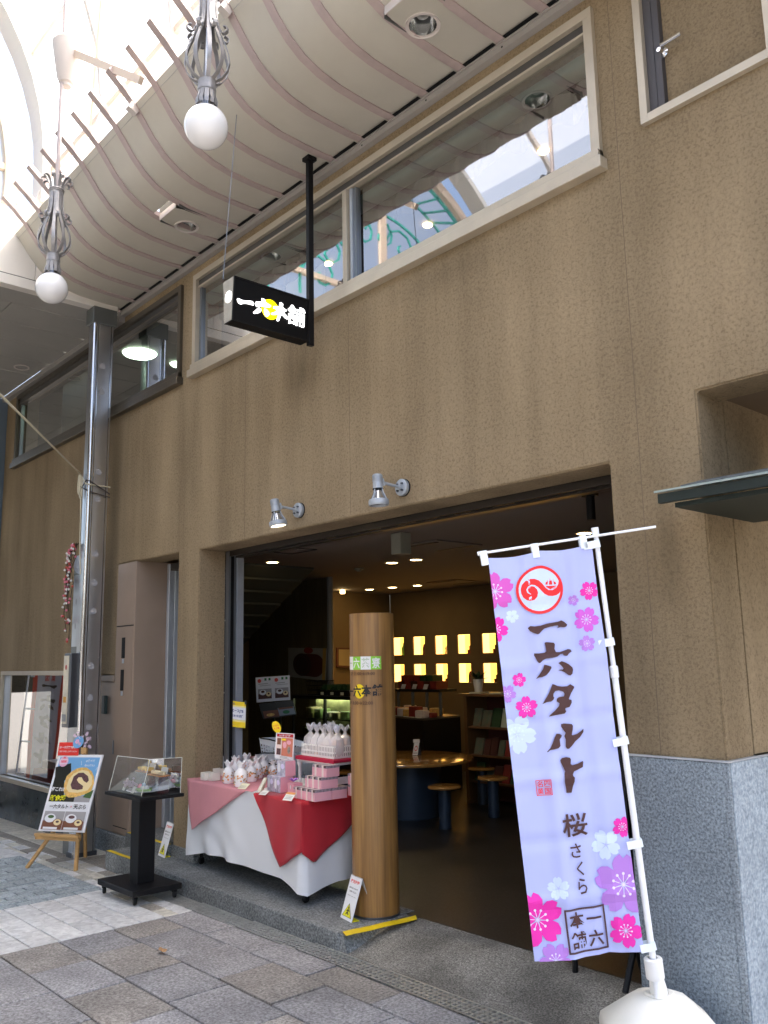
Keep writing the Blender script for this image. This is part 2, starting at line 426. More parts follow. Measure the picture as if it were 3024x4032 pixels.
def sakura(x, y, r, rot=0.0, ky=1.0):
    """five notched petals"""
    s = []
    for k in range(5):
        a = rot + 2 * pi * k / 5; ca, sa = cos(a), sin(a)
        pts = [(.06, 0), (.25, .17), (.45, .33), (.68, .39), (.88, .30), (1.0, .13), (.86, 0.0), (1.0, -.13), (.88, -.30), (.68, -.39), (.45, -.33), (.25, -.17)]
        s.append(s_poly([(x + r * (px * ca - py * sa), y + ky * r * (px * sa + py * ca)) for px, py in pts]))
    return s_join(*s)
def stamens(x, y, r, rot=0.0, ky=1.0):
    s = []
    for k in range(10):
        a = rot + 2 * pi * k / 10
        q = (x + r * .36 * cos(a), y + ky * r * .36 * sin(a))
        s += [s_line([(x, y), q], r * .022), s_disc(q[0], q[1], r * .05, n=8)]
    return s_join(*s)
# ================================================================== materials used by the setting
stucco()
granite('granite_speckled', (.22, .265, .31), (.36, .42, .47), (.10, .125, .15), rough=.35, scale=95, stain=.14)
granite('granite_skylit', (.36, .43, .50), (.46, .53, .59), (.25, .31, .37), rough=.16, scale=70, stain=.08)  # smoother granite; sky light on the side faces put into a paler blue
granite('kerb_stone', (.20, .215, .22), (.36, .38, .38), (.075, .085, .09), rough=.6, scale=85, bump=.003, stain=.28)
granite('apron_concrete', (.21, .205, .185), (.40, .39, .36), (.085, .083, .072), rough=.75, scale=120, bump=.004, stain=.4)
granite('paver_grey', (.315, .308, .312), (.47, .465, .47), (.19, .185, .185), rough=.8, scale=75, ident=.09, bump=.004, stain=.22)
granite('paver_brown', (.315, .29, .262), (.46, .435, .40), (.18, .165, .15), rough=.8, scale=75, ident=.09, bump=.004, stain=.22)
granite('tile_white', (.80, .80, .78), (.85, .85, .83), (.69, .68, .66), rough=.45, scale=22, ident=.06, stain=.10)
granite('tile_blue', (.40, .46, .48), (.52, .57, .59), (.27, .31, .33), rough=.55, scale=60, ident=.20, bump=.003)
granite('tile_cream', (.72, .69, .59), (.78, .75, .66), (.60, .57, .48), rough=.5, scale=30, ident=.10)
granite('tile_taupe', (.36, .33, .28), (.44, .41, .36), (.25, .23, .2), rough=.6, scale=60, ident=.12)
mat('joint_dark', (.07, .066, .06), .95, var=.4, vscale=30)
mat('asphalt_base', (.10, .098, .092), .95, var=.3, vscale=6)
mat('grate_metal', (.55, .56, .54), .42, .7, var=.18, vscale=25)
mat('drain_shadow', (.015, .015, .016), .9)
mat('yellow_tape', (.86, .62, .01), .5, var=.08, vscale=30)
mat('alu_beige', (.52, .46, .36), .38, .35, var=.06, vscale=5)
mat('alu_dark', (.10, .095, .09), .4, .5)
mat('alu_white', (.52, .57, .64), .33, .55, var=.08, vscale=4)
mat('alu_grey', (.25, .27, .29), .3, .7)
mat('black_metal', (.006, .006, .007), .5, 0, spec=.25)
mat('room_dark', (.06, .052, .044), .9)
mat('room_pale', (.42, .44, .36), .8)
mat('blind_tube', (.36, .46, .43), .35, .2)
mat('brown_cloth', (.075, .052, .038), .85, var=.25, vscale=14)
mat('cove_panel', (.50, .475, .41), .62, var=.05, vscale=2.2, bump=.006, bscale=30)
mat('cove_rib', (.43, .345, .33), .6, var=.08, vscale=9, bump=.02, bscale=70)
mat('steel_white', (.60, .55, .52), .5, var=.03)
mat('steel_cream', (.62, .50, .40), .5)
mat('teal_paint', (.03, .36, .30), .45)
mat('gable_white', (.76, .73, .68), .6, var=.03, vscale=3)
mat('ceiling_board', (.36, .35, .325), .75, var=.05, vscale=2)
mat('ceiling_joint', (.12, .12, .115), .9)
mat('grey_blue_cladding', (.13, .18, .24), .5)
glassmat('window_glass', (.72, .76, .70), fres=1.55, extra=.22)
frosted('vault_glass', .55); frosted('gable_frost', .5)
mat('dark_sheet_brown', (.05, .036, .026), .9, var=.3, vscale=9)
glassmat('show_glass', (.62, .66, .66), fres=1.52, extra=.30); glassmat('clear_glass', (.9, .92, .9), fres=1.45, extra=.02)
glassmat('acrylic', (.93, .95, .96), fres=1.35)
mat('warm_bulb', (1, .8, .5), .5, emit=(1, .68, .30), estr=9)
mat('cool_bulb', (.9, 1, .92), .5, emit=(.75, 1, .82), estr=3.2)
mat('reflector', (.75, .76, .76), .16, 1.0)

def Gz(x): return -0.012 * min(max(0.0, -3.9 - x), 8.0)
def slab(bm, x0, x1, y0, y1, top=.0, h=.03, bev=.0025, mi=0):
    """paving piece that follows the fall of the street"""
    za, zb = Gz(x0) + top, Gz(x1) + top
    P = [(x0, y0, za - h), (x1, y0, zb - h), (x1, y1, zb - h), (x0, y1, za - h)]
    b = bev
    T = [(x0 + b, y0 + b, za), (x1 - b, y0 + b, zb), (x1 - b, y1 - b, zb), (x0 + b, y1 - b, za)]
    M = [(x0, y0, za - b), (x1, y0, zb - b), (x1, y1, zb - b), (x0, y1, za - b)]
    v = [[bm.verts.new(p) for p in q] for q in (P, M, T)]
    for a, c in ((v[0], v[1]), (v[1], v[2])):
        for k in range(4):
            f = bm.faces.new((a[k], a[(k + 1) % 4], c[(k + 1) % 4], c[k])); f.material_index = mi
    f = bm.faces.new(v[2]); f.material_index = mi
# ------------------------------------------------------------------ ground
bm = B()
xs = [-60, -11.9, -3.9, 60]
for a, b in zip(xs, xs[1:]):
    quad(bm, (a, -60, Gz(a) - .022), (b, -60, Gz(b) - .022), (b, 60, Gz(b) - .022), (a, 60, Gz(a) - .022))
ground = obj('ground', bm, 'joint_dark', kind='structure', sm=False)
pave = bpy.data.objects.new('pavement', None); COL.objects.link(pave); pave['kind'] = 'structure'; ORG['pavement'] = Vector((0, 0, 0))
def piece(name, m, x0, x1, y0, y1, top=0.0, gap=.004, jit=.0015, h=.02):
    bm = B(); j = random.uniform(-jit, jit)
    slab(bm, x0 + gap / 2, x1 - gap / 2, y0 + gap / 2, y1 - gap / 2, top + j, h)
    return obj(name, bm, m, pave, sm=False)
rng = random.Random(11)
# large stone pavers (running bond, rows along the street)
rows = [(-.64, -.43), (-.97, -.64), (-1.30, -.97), (-1.63, -1.30), (-1.96, -1.63), (-2.29, -1.96), (-2.62, -2.29), (-2.95, -2.62)]
starts = [-4.75, -4.96, -4.86, -4.80, -4.92, -4.72, -4.88, -4.8]
browns = {(1, 0), (2, 1), (1, 3), (2, 4), (3, 0), (3, 2), (4, 3), (0, 3), (4, 5), (5, 2), (5, 5), (2, 7), (3, 6), (1, 6), (0, 6)}
for r_, ((ya, yb), s0) in enumerate(zip(rows, starts)):
    xa = -5.25; xb = s0; k = 0
    while xa < -0.6 and not (r_ > 5 and xa > -3):
        br = (r_, k) in browns
        piece('paver_stone', 'paver_brown' if br else 'paver_grey', xa, xb, ya, yb, gap=.011, jit=.003)
        xa = xb; xb = xa + rng.choice((.46, .47, .48, .5)); k += 1
# far rows nobody can tell apart run on as one part
bm = B()
for i in range(9):
    for j in range(26):
        if i < 5 and j > 20: continue
        y1_ = -2.95 - .33 * i; xa = -5.25 + .47 * j + (.2 if i % 2 else 0)
        slab(bm, xa + .003, xa + .467, y1_ - .327, y1_ - .003)
for i in range(2): 
    for j in range(12): slab(bm, -.6 + .47 * j + .2, -.6 + .47 * (j + 1) + .195, -.97 - .33 * i, -.643 - .33 * i)
o = obj('paver_field', bm, 'paver_grey', pave, sm=False); o['kind'] = 'stuff'
# white tile band across the street
y = -.62; i = 0
while y > -3.1:
    y2 = y - .167
    for a, b in ((-6.23, -5.9), (-5.9, -5.575), (-5.575, -5.25)):
        piece('white_tile', 'tile_white', a, b, y2 + .003, y - .003, gap=.003)
    y = y2; i += 1
for a, b, m_ in ((-6.23, -6.03, 'tile_white'), (-6.03, -5.83, 'tile_cream'), (-5.83, -5.63, 'tile_white'), (-5.63, -5.44, 'tile_taupe'), (-5.44, -5.25, 'tile_cream')):
    piece('border_tile', m_, a, b, -.62, -.525); piece('border_tile', 'tile_cream' if m_ == 'tile_white' else 'tile_white', a, b, -.525, -.43)
# grey-blue brick field
for i in range(17):
    xa = -6.23 - .1 * (i + 1)
    for j in range(12):
        ya = -.585 - .2 * j - (.1 if i % 2 else 0)
        if j == 0 and i % 2: piece('blue_brick', 'tile_blue', xa, xa + .1, -.685, -.585, gap=.014)
        piece('blue_brick', 'tile_blue', xa, xa + .1, ya - .2, ya, gap=.014)
# white band beyond it
for j in range(9):
    y2 = -.55 - .167 * (j + 1)
    for a, b in ((-9.1, -8.71), (-8.71, -8.32), (-8.32, -7.93)): piece('white_tile', 'tile_white', a, b, y2, y2 + .167, gap=.005)
# borders along the wall foot
xa = -11.0
while xa < -6.25:
    xb = min(xa + .2, -6.23)
    piece('border_tile', rng.choice(('tile_white', 'tile_cream', 'tile_cream')), xa, xb, -.58, -.515)
    piece('border_tile', rng.choice(('tile_white', 'tile_cream', 'tile_taupe', 'tile_cream')), xa, xb, -.50, -.405)
    if xa > -9.0: piece('border_tile', rng.choice(('tile_white', 'tile_taupe', 'tile_cream')), xa, xb, -.405, -.31)
    xa = xb
xa = -11.0
while xa < -7.7:
    piece('ledge_stone', 'tile_cream', xa, xa + .6, -.30, 0.0, gap=.003, top=.004); xa += .6
piece('ledge_stone', 'tile_taupe', -11.0, -7.6, -.40, -.305, gap=.003, top=.006)
for k in range(6): piece('foot_stone', 'tile_taupe', -7.6 + .12 * k, -7.48 + .12 * k, -.31, 0.0)
# joint line
# drain along the kerb
drain = bpy.data.objects.new('drain_channel', None); COL.objects.link(drain); drain['kind'] = 'structure'; ORG['drain_channel'] = Vector((0, 0, 0))
bm = B(); box(bm, -6.62, 2.0, -.428, -.292, -.16, -.065); obj('channel_bed', bm, 'drain_shadow', drain, sm=False)
xa = -6.6; k = 0
while xa < -1.6:
    xb = xa + .62; bm = B(); z0 = Gz(xa) - .012; z1 = Gz(xa) + .003
    if xa < -5.4:
        box(bm, xa + .002, xb - .002, -.428, -.292, z0, z1, bev=.001)
        for q in range(5): box(bm, xa + .01, xb - .01, -.415 + q * .025, -.405 + q * .025, z1, z1 + .002)
    else:
        for yy in (-.428, -.3975, -.3655, -.3335, -.302): box(bm, xa + .002, xb - .002, yy, yy + .010, z0, z1)
        n = 19
        for q in range(n + 1):
            x = xa + .004 + (xb - xa - .020) * q / n
            hexa(bm, [(x, -.428, z0), (x + .012, -.428, z0), (x + .018, -.292, z0), (x + .006, -.292, z0), (x, -.428, z1 - .001), (x + .012, -.428, z1 - .001), (x + .018, -.292, z1 - .001), (x + .006, -.292, z1 - .001)])
    obj('drain_grate', bm, 'grate_metal', drain, sm=False); xa = xb; k += 1
# ------------------------------------------------------------------ kerb platform, apron, steps
bm = B(); box(bm, -6.905, -3.93, -.285, .30, -.06, .09, bev=.004)
kerb = obj('entrance_platform', bm, 'kerb_stone', kind='structure', sm=False)
bm = B()
hexa(bm, [(-3.932, -.285, -.03), (-3.83, -.285, -.03), (-3.83, .25, -.03), (-3.932, .25, -.03), (-3.932, -.285, .088), (-3.915, -.27, .086), (-3.915, .25, .088), (-3.932, .25, .088)])
obj('platform_end_stone', bm, 'kerb_stone', kerb, sm=False)
bm = B()
n = 8
pr = [(-.288, -.002), (-.22, .006), (-.12, .028), (0, .058), (.12, .080), (.22, .088)]
for (ya, za), (yb, zb) in zip(pr, pr[1:]): quad(bm, (-3.93, ya, za), (-1.0, ya, za), (-1.0, yb, zb), (-3.93, yb, zb))
obj('apron', bm, 'apron_concrete', kind='structure', sm=True)
granite('shop_floor_stone', (.028, .027, .024), (.065, .06, .055), (.012, .011, .010), rough=.4, scale=120, stain=.2)
bm = B(); box(bm, -9.6, -1.77, .222, 5.3, .02, .088)
obj('shop_floor', bm, 'shop_floor_stone', kind='structure', sm=False)
bm = B(); box(bm, -7.085, -6.335, -.035, .9, .0, .17, bev=.004)
obj('door_step', bm, 'kerb_stone', kind='structure', sm=False)
def tape(pts, label):
    bm = B(); v = [Vector(p) for p in pts]; n = 8; top = []
    for i in range(n + 1):
        t = i / n; a = v[0].lerp(v[1], t); b = v[3].lerp(v[2], t); w = Vector((0, 0, .0012 * sin(i * 1.7)))
        top.append((bm.verts.new(a + w + Vector((0, 0, .004))), bm.verts.new(b + w + Vector((0, 0, .004)))))
    for a, b in zip(top, top[1:]): bm.faces.new((a[0], b[0], b[1], a[1]))
    o = obj('tape_strip', bm, 'yellow_tape', sm=False, org=v[0]); bmesh
    sol = o.modifiers.new('s', 'SOLIDIFY'); sol.thickness = .0012
    tag(o, label, 'tape', 'yellow warning tape strips on step edges')
tape([(-6.89, -.285, .09), (-6.18, -.285, .09), (-6.18, -.25, .09), (-6.89, -.25, .09)], 'yellow tape strip along the low granite step behind the black pedestal stand')
tape([(-7.06, -.033, .17), (-6.36, -.033, .17), (-6.36, .0, .17), (-7.06, .0, .17)], 'yellow tape strip on the upper step of the narrow side door')
tape([on_z(1349, 3672, .09), on_z(1363, 3689, .09), on_z(1642, 3624, .09), on_z(1637, 3608, .09)][0:1] + [on_z(1637, 3608, .09), on_z(1642, 3624, .09), on_z(1363, 3689, .09)], 'yellow tape strip on the platform corner below the round wooden column')

# ------------------------------------------------------------------ the shop building
bld = thing('shop_building', (-4.0, 0, 0), 'brown stuccoed two storey shop building with wide open entrance and high ribbon windows', 'building')
def wall_grid(bm, x0, x1, z0, z1, holes, ya, yb, mi=0):
    xs = sorted({x0, x1, *[h[0] for h in holes], *[h[1] for h in holes]}); zs = sorted({z0, z1, *[h[2] for h in holes], *[h[3] for h in holes]})
    xs = [x for x in xs if x0 <= x <= x1]; zs = [z for z in zs if z0 <= z <= z1]
    def solid(i, j):
        if i < 0 or j < 0 or i >= len(xs) - 1 or j >= len(zs) - 1: return False
        cx_, cz_ = (xs[i] + xs[i + 1]) / 2, (zs[j] + zs[j + 1]) / 2
        return not any(h[0] < cx_ < h[1] and h[2] < cz_ < h[3] for h in holes)
    vc = {}
    def V(x, y, z):
        k = (round(x, 5), round(y, 5), round(z, 5))
        if k not in vc: vc[k] = bm.verts.new(k)
        return vc[k]
    for i in range(len(xs) - 1):
        for j in range(len(zs) - 1):
            if not solid(i, j): continue
            a, b, c, d = xs[i], xs[i + 1], zs[j], zs[j + 1]
            bm.faces.new((V(a, ya, c), V(b, ya, c), V(b, ya, d), V(a, ya, d))); bm.faces.new((V(a, yb, c), V(a, yb, d), V(b, yb, d), V(b, yb, c)))
            if not solid(i - 1, j): bm.faces.new((V(a, ya, c), V(a, ya, d), V(a, yb, d), V(a, yb, c)))
            if not solid(i + 1, j): bm.faces.new((V(b, ya, c), V(b, yb, c), V(b, yb, d), V(b, ya, d)))
            if not solid(i, j - 1): bm.faces.new((V(a, ya, c), V(a, yb, c), V(b, yb, c), V(b, ya, c)))
            if not solid(i, j + 1): bm.faces.new((V(a, ya, d), V(b, ya, d), V(b, yb, d), V(a, yb, d)))
OPEN = (-6.0, -2.22, -.2, 2.437)
SIDE = (-7.085, -6.335, -.2, 2.452)
NICHE = (-1.765, -.70, -.2, 2.67)
WIN1 = (-6.105, -2.17, 3.955, 4.765)
WIN2 = (-10.37, -6.375, 3.955, 4.765)
UDOOR = (-1.885, -1.30, 4.03, 5.2)
SHOW = (-10.39, -7.9, .37, 1.47)
bm = B()
wall_grid(bm, -10.80, -.45, -.12, 4.915, [OPEN, SIDE, NICHE, WIN1, WIN2, (UDOOR[0], UDOOR[1], UDOOR[2], 5.0), SHOW, (-7.79, -7.085, .13, 1.465), (-7.46, -7.085, 1.0, 2.46)], 0.0, .24)
bmesh.ops.recalc_face_normals(bm, faces=bm.faces)
es = [e for e in bm.edges if len(e.link_faces) == 2 and e.calc_face_angle(0) > 1.0]
bmesh.ops.bevel(bm, geom=es, offset=.008, segments=2, affect='EDGES')
obj('facade_wall', bm, 'brown_stucco', bld, sm=30)
mat('wall_joint_line', (.20, .15, .095), .9)
for x_, za_, zb_ in ((-4.12, 2.45, 3.87), (-2.06, 1.13, 4.85), (-5.35, 2.46, 3.87)):
    bm = B(); box(bm, x_, x_ + .0035, -.0008, .001, za_, zb_); obj('render_joint', bm, 'wall_joint_line', bld, sm=False)
# recess at the right of the corner
bm = B(); box(bm, -2.21, -1.765, .245, 1.75, 1.13, 4.6); obj('recess_side_wall', bm, 'brown_stucco', bld, sm=False)
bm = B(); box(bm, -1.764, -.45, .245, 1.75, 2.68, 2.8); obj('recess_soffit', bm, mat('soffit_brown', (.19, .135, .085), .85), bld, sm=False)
bm = B(); box(bm, -1.764, -.45, 1.76, 1.85, 0, 2.8); obj('recess_back_wall', bm, 'brown_stucco', bld, sm=False)
# granite cladding, slab by slab
for a in ((-2.222, -1.782, -.010, 0.0, .0, 1.115), ):
    bm = B(); box(bm, *a[:2], a[2], .235, a[4], a[5], bev=.003); obj('granite_slab', bm, 'granite_speckled', bld, sm=False)
bm = B(); box(bm, -1.781, -1.755, -.010, .006, 0, 1.115, bev=.002); obj('granite_corner_strip', bm, 'granite_speckled', bld, sm=False)
for ya, yb in ((.009, .62), (.625, 1.24), (1.245, 1.74)):
    bm = B(); box(bm, -1.79, -1.752, ya, yb, 0, 1.115, bev=.002); obj('granite_slab', bm, 'granite_skylit', bld, sm=False)
bm = B(); box(bm, -2.225, -1.758, -.014, .24, 1.116, 1.124); box(bm, -1.7575, -1.749, -.014, 1.7, 1.116, 1.124); obj('cap_strip', bm, 'alu_white', bld, sm=False)
# granite plinth at the left
bm = B(); box(bm, -7.82, -7.09, -.02, .2, -.1, .125, bev=.004); obj('granite_plinth', bm, 'kerb_stone', bld, sm=False)
bm = B(); box(bm, -6.345, -5.99, -.012, .23, .088, .175, bev=.004); obj('granite_plinth', bm, 'kerb_stone', bld, sm=False)
for xa in (-10.6, -9.7, -8.8):
    bm = B(); box(bm, xa + .003, xa + .897, -.03, .1, -.12, .325, bev=.003); obj('plinth_slab', bm, mat('polished_plinth', (.075, .088, .092), .13, var=.3, vscale=3), bld, sm=False)
# neighbour at the far left
bm = B(); box(bm, -11.35, -10.82, -.10, .3, -.2, 4.84)
nb = obj('neighbour_pier', bm, 'grey_blue_cladding', None, sm=False, org=(-11, 0, 0)); tag(nb, 'blue grey clad pier of the next building at the left edge', 'pier')
bm = B(); box(bm, -14.5, -11.36, -.2, .0, -.2, 4.84); o = obj('neighbour_wall', bm, 'room_pale', None, sm=False, org=(-13, 0, 0)); tag(o, 'pale wall of the neighbouring shop beyond the pier', 'wall')

def window(x0, x1, z0, z1, mull, name='window', fm='alu_beige'):
    """aluminium ribbon window: frame, sash rails, panes, sill"""
    w = obj(name, (lambda b: (box(b, x0 - .03, x1 + .03, -.028, .05, z1 - .035, z1 + .015), box(b, x0 - .03, x0 + .02, -.028, .05, z0, z1 - .036),
        box(b, x1 - .02, x1 + .03, -.028, .05, z0, z1 - .036)) and b)(B()), fm, bld, sm=False)
    bm = B(); box(bm, x0 - .05, x1 + .05, -.062, .02, z0 - .075, z0 - .012, bev=.003); box(bm, x0 - .03, x1 + .03, -.045, .05, z0 - .0115, z0 + .035, bev=.002)
    obj('sill', bm, fm, w, sm=False)
    bm = B(); box(bm, x0 + .021, x1 - .021, .0, .05, z1 - .085, z1 - .036); obj('top_shadow_rail', bm, 'alu_dark', w, sm=False)
    bm = B(); box(bm, x0 + .021, x1 - .021, -.010, .045, z1 - .10, z1 - .086, bev=.002); obj('sash_rail', bm, fm, w, sm=False)
    edges = [x0 + .02] + list(mull) + [x1 - .02]
    for i, (a, b) in enumerate(zip(edges, edges[1:])):
        if i: 
            bm = B(); box(bm, a - .03, a + .012, -.024, .045, z0 + .036, z1 - .101, bev=.002); box(bm, a + .02, a + .045, .0, .05, z0 + .036, z1 - .101, mi=1); obj('mullion', bm, ['alu_beige', 'alu_white'], w, sm=False)
        ins = .046 if i else .0
        bm = B(); box(bm, a + ins, a + ins + .03, .01, .05, z0 + .036, z1 - .101); obj('sash_stile', bm, 'alu_grey', w, sm=False)
        bm = B(); quad(bm, (a + ins + .03, .03, z0 + .036), (b - .03 * (i < len(edges) - 2), .03, z0 + .036), (b - .03 * (i < len(edges) - 2), .03, z1 - .101), (a + ins + .03, .03, z1 - .101))
        obj('pane', bm, 'window_glass', w, sm=False)
    return w
w1 = window(*WIN1[:2], WIN1[2], WIN1[3], [-4.11])
w2 = window(*WIN2[:2], WIN2[2], WIN2[3], [], fm=mat('alu_beige_shaded', (.10, .085, .065), .4, .4))  # frame under the flat ceiling: its shade put into a darker colour
# room behind the ribbon windows
for x0, x1, m_ in ((-6.30, -2.0, 'room_dark'), (-10.6, -6.33, 'room_dark')):
    bm = B(); box(bm, x0, x1, .25, 3.8, 3.6, 3.66); box(bm, x0, x1, .25, 3.8, 5.02, 5.08); box(bm, x0, x0 + .05, .25, 3.8, 3.66, 5.02); box(bm, x1 - .05, x1, .25, 3.8, 3.66, 5.02); box(bm, x0, x1, 3.8, 3.85, 3.6, 5.08)
    obj('upper_room_shell', bm, m_, bld, sm=False)
bm = B(); box(bm, -6.1, -5.55, .9, .93, 3.67, 5.0); obj('white_screen', bm, 'room_pale', bld, sm=False)
bm = B(); box(bm, -10.33, -9.55, .5, .53, 3.67, 5.0); obj('white_screen', bm, 'room_pale', bld, sm=False)
bm = B(); tube(bm, [(-6.08, .115, 4.60), (-2.2, .115, 4.60)], .055, 18); obj('blind_roller', bm, 'blind_tube', bld, sm=True)
bm = B()
n = 150
prev = None
for i in range(n + 1):
    x = -6.05 + 3.85 * i / n; zb = 4.42 - .035 * abs(sin(i * .21)) - .02 * sin(i * .5); y_ = .17 + .02 * sin(i * .9)
    c = (bm.verts.new((x, y_, 4.56)), bm.verts.new((x, y_ + .01, zb)))
    if prev: bm.faces.new((prev[0], c[0], c[1], prev[1]))
    prev = c
obj('ruffled_valance', bm, 'brown_cloth', bld, sm=False)
for x, y_ in ((-5.6, 1.0), (-4.55, 1.2), (-3.3, 1.1)):
    bm = B(); lathe(bm, [(.0, 0), (.035, 0), (.04, .01)], (x, y_, 5.0), 20); obj('ceiling_bulb', bm, 'warm_bulb', bld, sm=False)
for x, y_, r_ in ((on_z(550, 1398, 4.98).x, on_z(550, 1398, 4.98).y, .17), (on_z(703, 1440, 4.98).x, on_z(703, 1440, 4.98).y, .08)):
    bm = B(); lathe(bm, [(.0, 0), (r_, 0), (r_ + .02, .02)], (x, y_, 4.98), 26); obj('ceiling_bulb', bm, 'cool_bulb', bld, sm=False)

# upper door at the right, flush in the wall and plastered like it
ud = obj('upper_door', (lambda b: box(b, UDOOR[0] + .09, UDOOR[1] - .02, .03, .07, UDOOR[2] + .02, 4.98) and b)(B()), 'brown_stucco', bld, sm=False)
bm = B(); box(bm, UDOOR[0] - .025, UDOOR[0] + .012, -.03, .1, UDOOR[2] - .03, 4.86); box(bm, UDOOR[1] - .012, UDOOR[1] + .02, -.03, .1, UDOOR[2] - .03, 4.86); box(bm, UDOOR[0] + .0125, UDOOR[1] - .0125, -.03, .1, UDOOR[2] - .03, UDOOR[2] + .01)
obj('door_frame', bm, 'alu_beige', ud, sm=False)
bm = B(); box(bm, UDOOR[0] + .0125, UDOOR[0] + .088, .0, .1, UDOOR[2] + .0105, 4.86); box(bm, UDOOR[0] + .05, UDOOR[0] + .055, -.004, -.0005, UDOOR[2] + .0105, 4.86); obj('rebate', bm, mat('rebate_grey', (.085, .08, .085), .5, .3), ud, sm=False)
bm = B(); c = on_y(2615, 213, .03)
lathe(bm, [(0, -.001), (.024, -.001), (.026, -.012), (.012, -.016), (.011, -.05), (0, -.05)], c, 20, axis=(0, 1, 0))
a = on_y(2602, 180, -.02); b_ = on_y(2680, 132, -.02); tube(bm, [a, a.lerp(b_, .3), b_], [.011, .010, .009], 10)
obj('lever_handle', bm, mat('chrome', (.82, .83, .85), .15, 1.0), ud, sm=True)

# cabinet (grey-brown steel) left of the side door, panel beside it
mat('cabinet_paint', (.31, .235, .18), .48, var=.05, vscale=3)
mat('slot_black', (.004, .005, .006), .5, spec=.2)
cab = thing('meter_cabinet', (-7.27, 0, .13), 'tall taupe steel cabinet with two black slots beside the narrow door', 'cabinet')
bm = B(); box(bm, -7.455, -7.09, -.006, .38, .13, 2.455, bev=.004); obj('body', bm, 'cabinet_paint', cab, sm=False)
bm = B(); box(bm, -7.44, -7.105, -.010, -.0065, .15, 1.885, bev=.0015); obj('door_leaf', bm, 'cabinet_paint', cab, sm=False)
bm = B(); box(bm, -7.44, -7.105, -.0085, -.0062, 1.888, 1.897); box(bm, -7.38, -7.12, -.0125, -.0105, .185, .192); obj('seam', bm, 'slot_black', cab, sm=False)
for za, zb in ((1.61, 1.79), (1.33, 1.51)):
    xa = -7.315 - (1.7 - za) * .02
    bm = B(); box(bm, xa, xa + .062, -.0135, -.0105, za, zb); obj('slot', bm, 'slot_black', cab, sm=False)
    bm = B(); box(bm, xa + .018, xa + .05, -.016, -.0105, za - .045, za - .006, bev=.002); obj('latch', bm, 'alu_white', cab, sm=False)
bm = B(); box(bm, -7.425, -7.412, -.022, -.0105, .78, .90, bev=.003); obj('pull_handle', bm, 'alu_grey', cab, sm=False)
pn = thing('wall_panel', (-7.6, 0, .13), 'taupe steel panel between the steel pillar and the tall cabinet', 'panel')
bm = B(); box(bm, -7.785, -7.46, .004, .05, .13, 1.40); obj('panel_sheet', bm, 'cabinet_paint', pn, sm=False)
bm = B(); box(bm, -7.79, -7.458, -.012, .05, 1.405, 1.46, bev=.006); obj('rail', bm, 'cabinet_paint', pn, sm=False)
bm = B(); box(bm, -7.66, -7.60, -.03, .003, 1.12, 1.28, bev=.004); obj('dark_plate', bm, mat('plate_green', (.03, .05, .045), .5), pn, sm=False)

# side door frame (blue white aluminium)
sdr = thing('side_door', (-6.7, .3, .17), 'narrow side entrance with pale aluminium frame between cabinet and stucco strip', 'door')
for a, b_, m_ in ((.29, .345, 'alu_white'), (.348, .42, 'alu_white'), (.424, .45, 'alu_grey')):
    bm = B(); box(bm, -7.084, -7.04, a, b_, .17, 2.44, bev=.003); obj('frame_post', bm, m_, sdr, sm=False)
bm = B(); box(bm, -7.039, -6.336, .30, .40, 2.38, 2.44); obj('header', bm, 'alu_dark', sdr, sm=False)
bm = B(); quad(bm, (-7.04, .44, .17), (-6.336, .44, .17), (-6.336, .44, 2.38), (-7.04, .44, 2.38)); obj('glass', bm, 'show_glass', sdr, sm=False)
bm = B()
for z_ in (1.3, 1.6, 1.9): box(bm, -7.0, -6.34, .46, .48, z_, z_ + .012)
obj('shelf_edge', bm, 'room_pale', sdr, sm=False)
bm = B(); box(bm, -7.03, -6.42, .6, .62, .1, 2.5); obj('dark_screen', bm, 'slot_black', sdr, sm=False)
# main entrance: channel, white frame, header track
ent = thing('entrance_frame', (-6.0, .3, .09), 'open folding door frame of the main entrance with dark header track', 'door frame')
for a, b_, m_ in ((.242, .262, 'alu_grey'), (.264, .292, 'black_metal'), (.294, .312, 'alu_grey'), (.318, .375, 'alu_white')):
    bm = B(); box(bm, -5.998, -5.955 + (.012 if m_ == 'alu_white' else 0), a, b_, .09, 2.435); obj('jamb_profile', bm, m_, ent, sm=False)
bm = B(); box(bm, -5.95, -2.225, .245, .27, 2.395, 2.437); box(bm, -5.95, -2.225, .30, .36, 2.385, 2.5); obj('header_track', bm, mat('track_brown', (.045, .038, .032), .35, .4), ent, sm=False)
for k, x in enumerate((-4.75, -4.3, -4.0, -3.75, -3.5, -3.2)):
    bm = B(); box(bm, x, x + .10 + .03 * (k % 3), .275, .298, 2.40, 2.412); obj('track_clip', bm, mat('brass_glow', (.8, .45, .12), .3, .8), ent, sm=False)

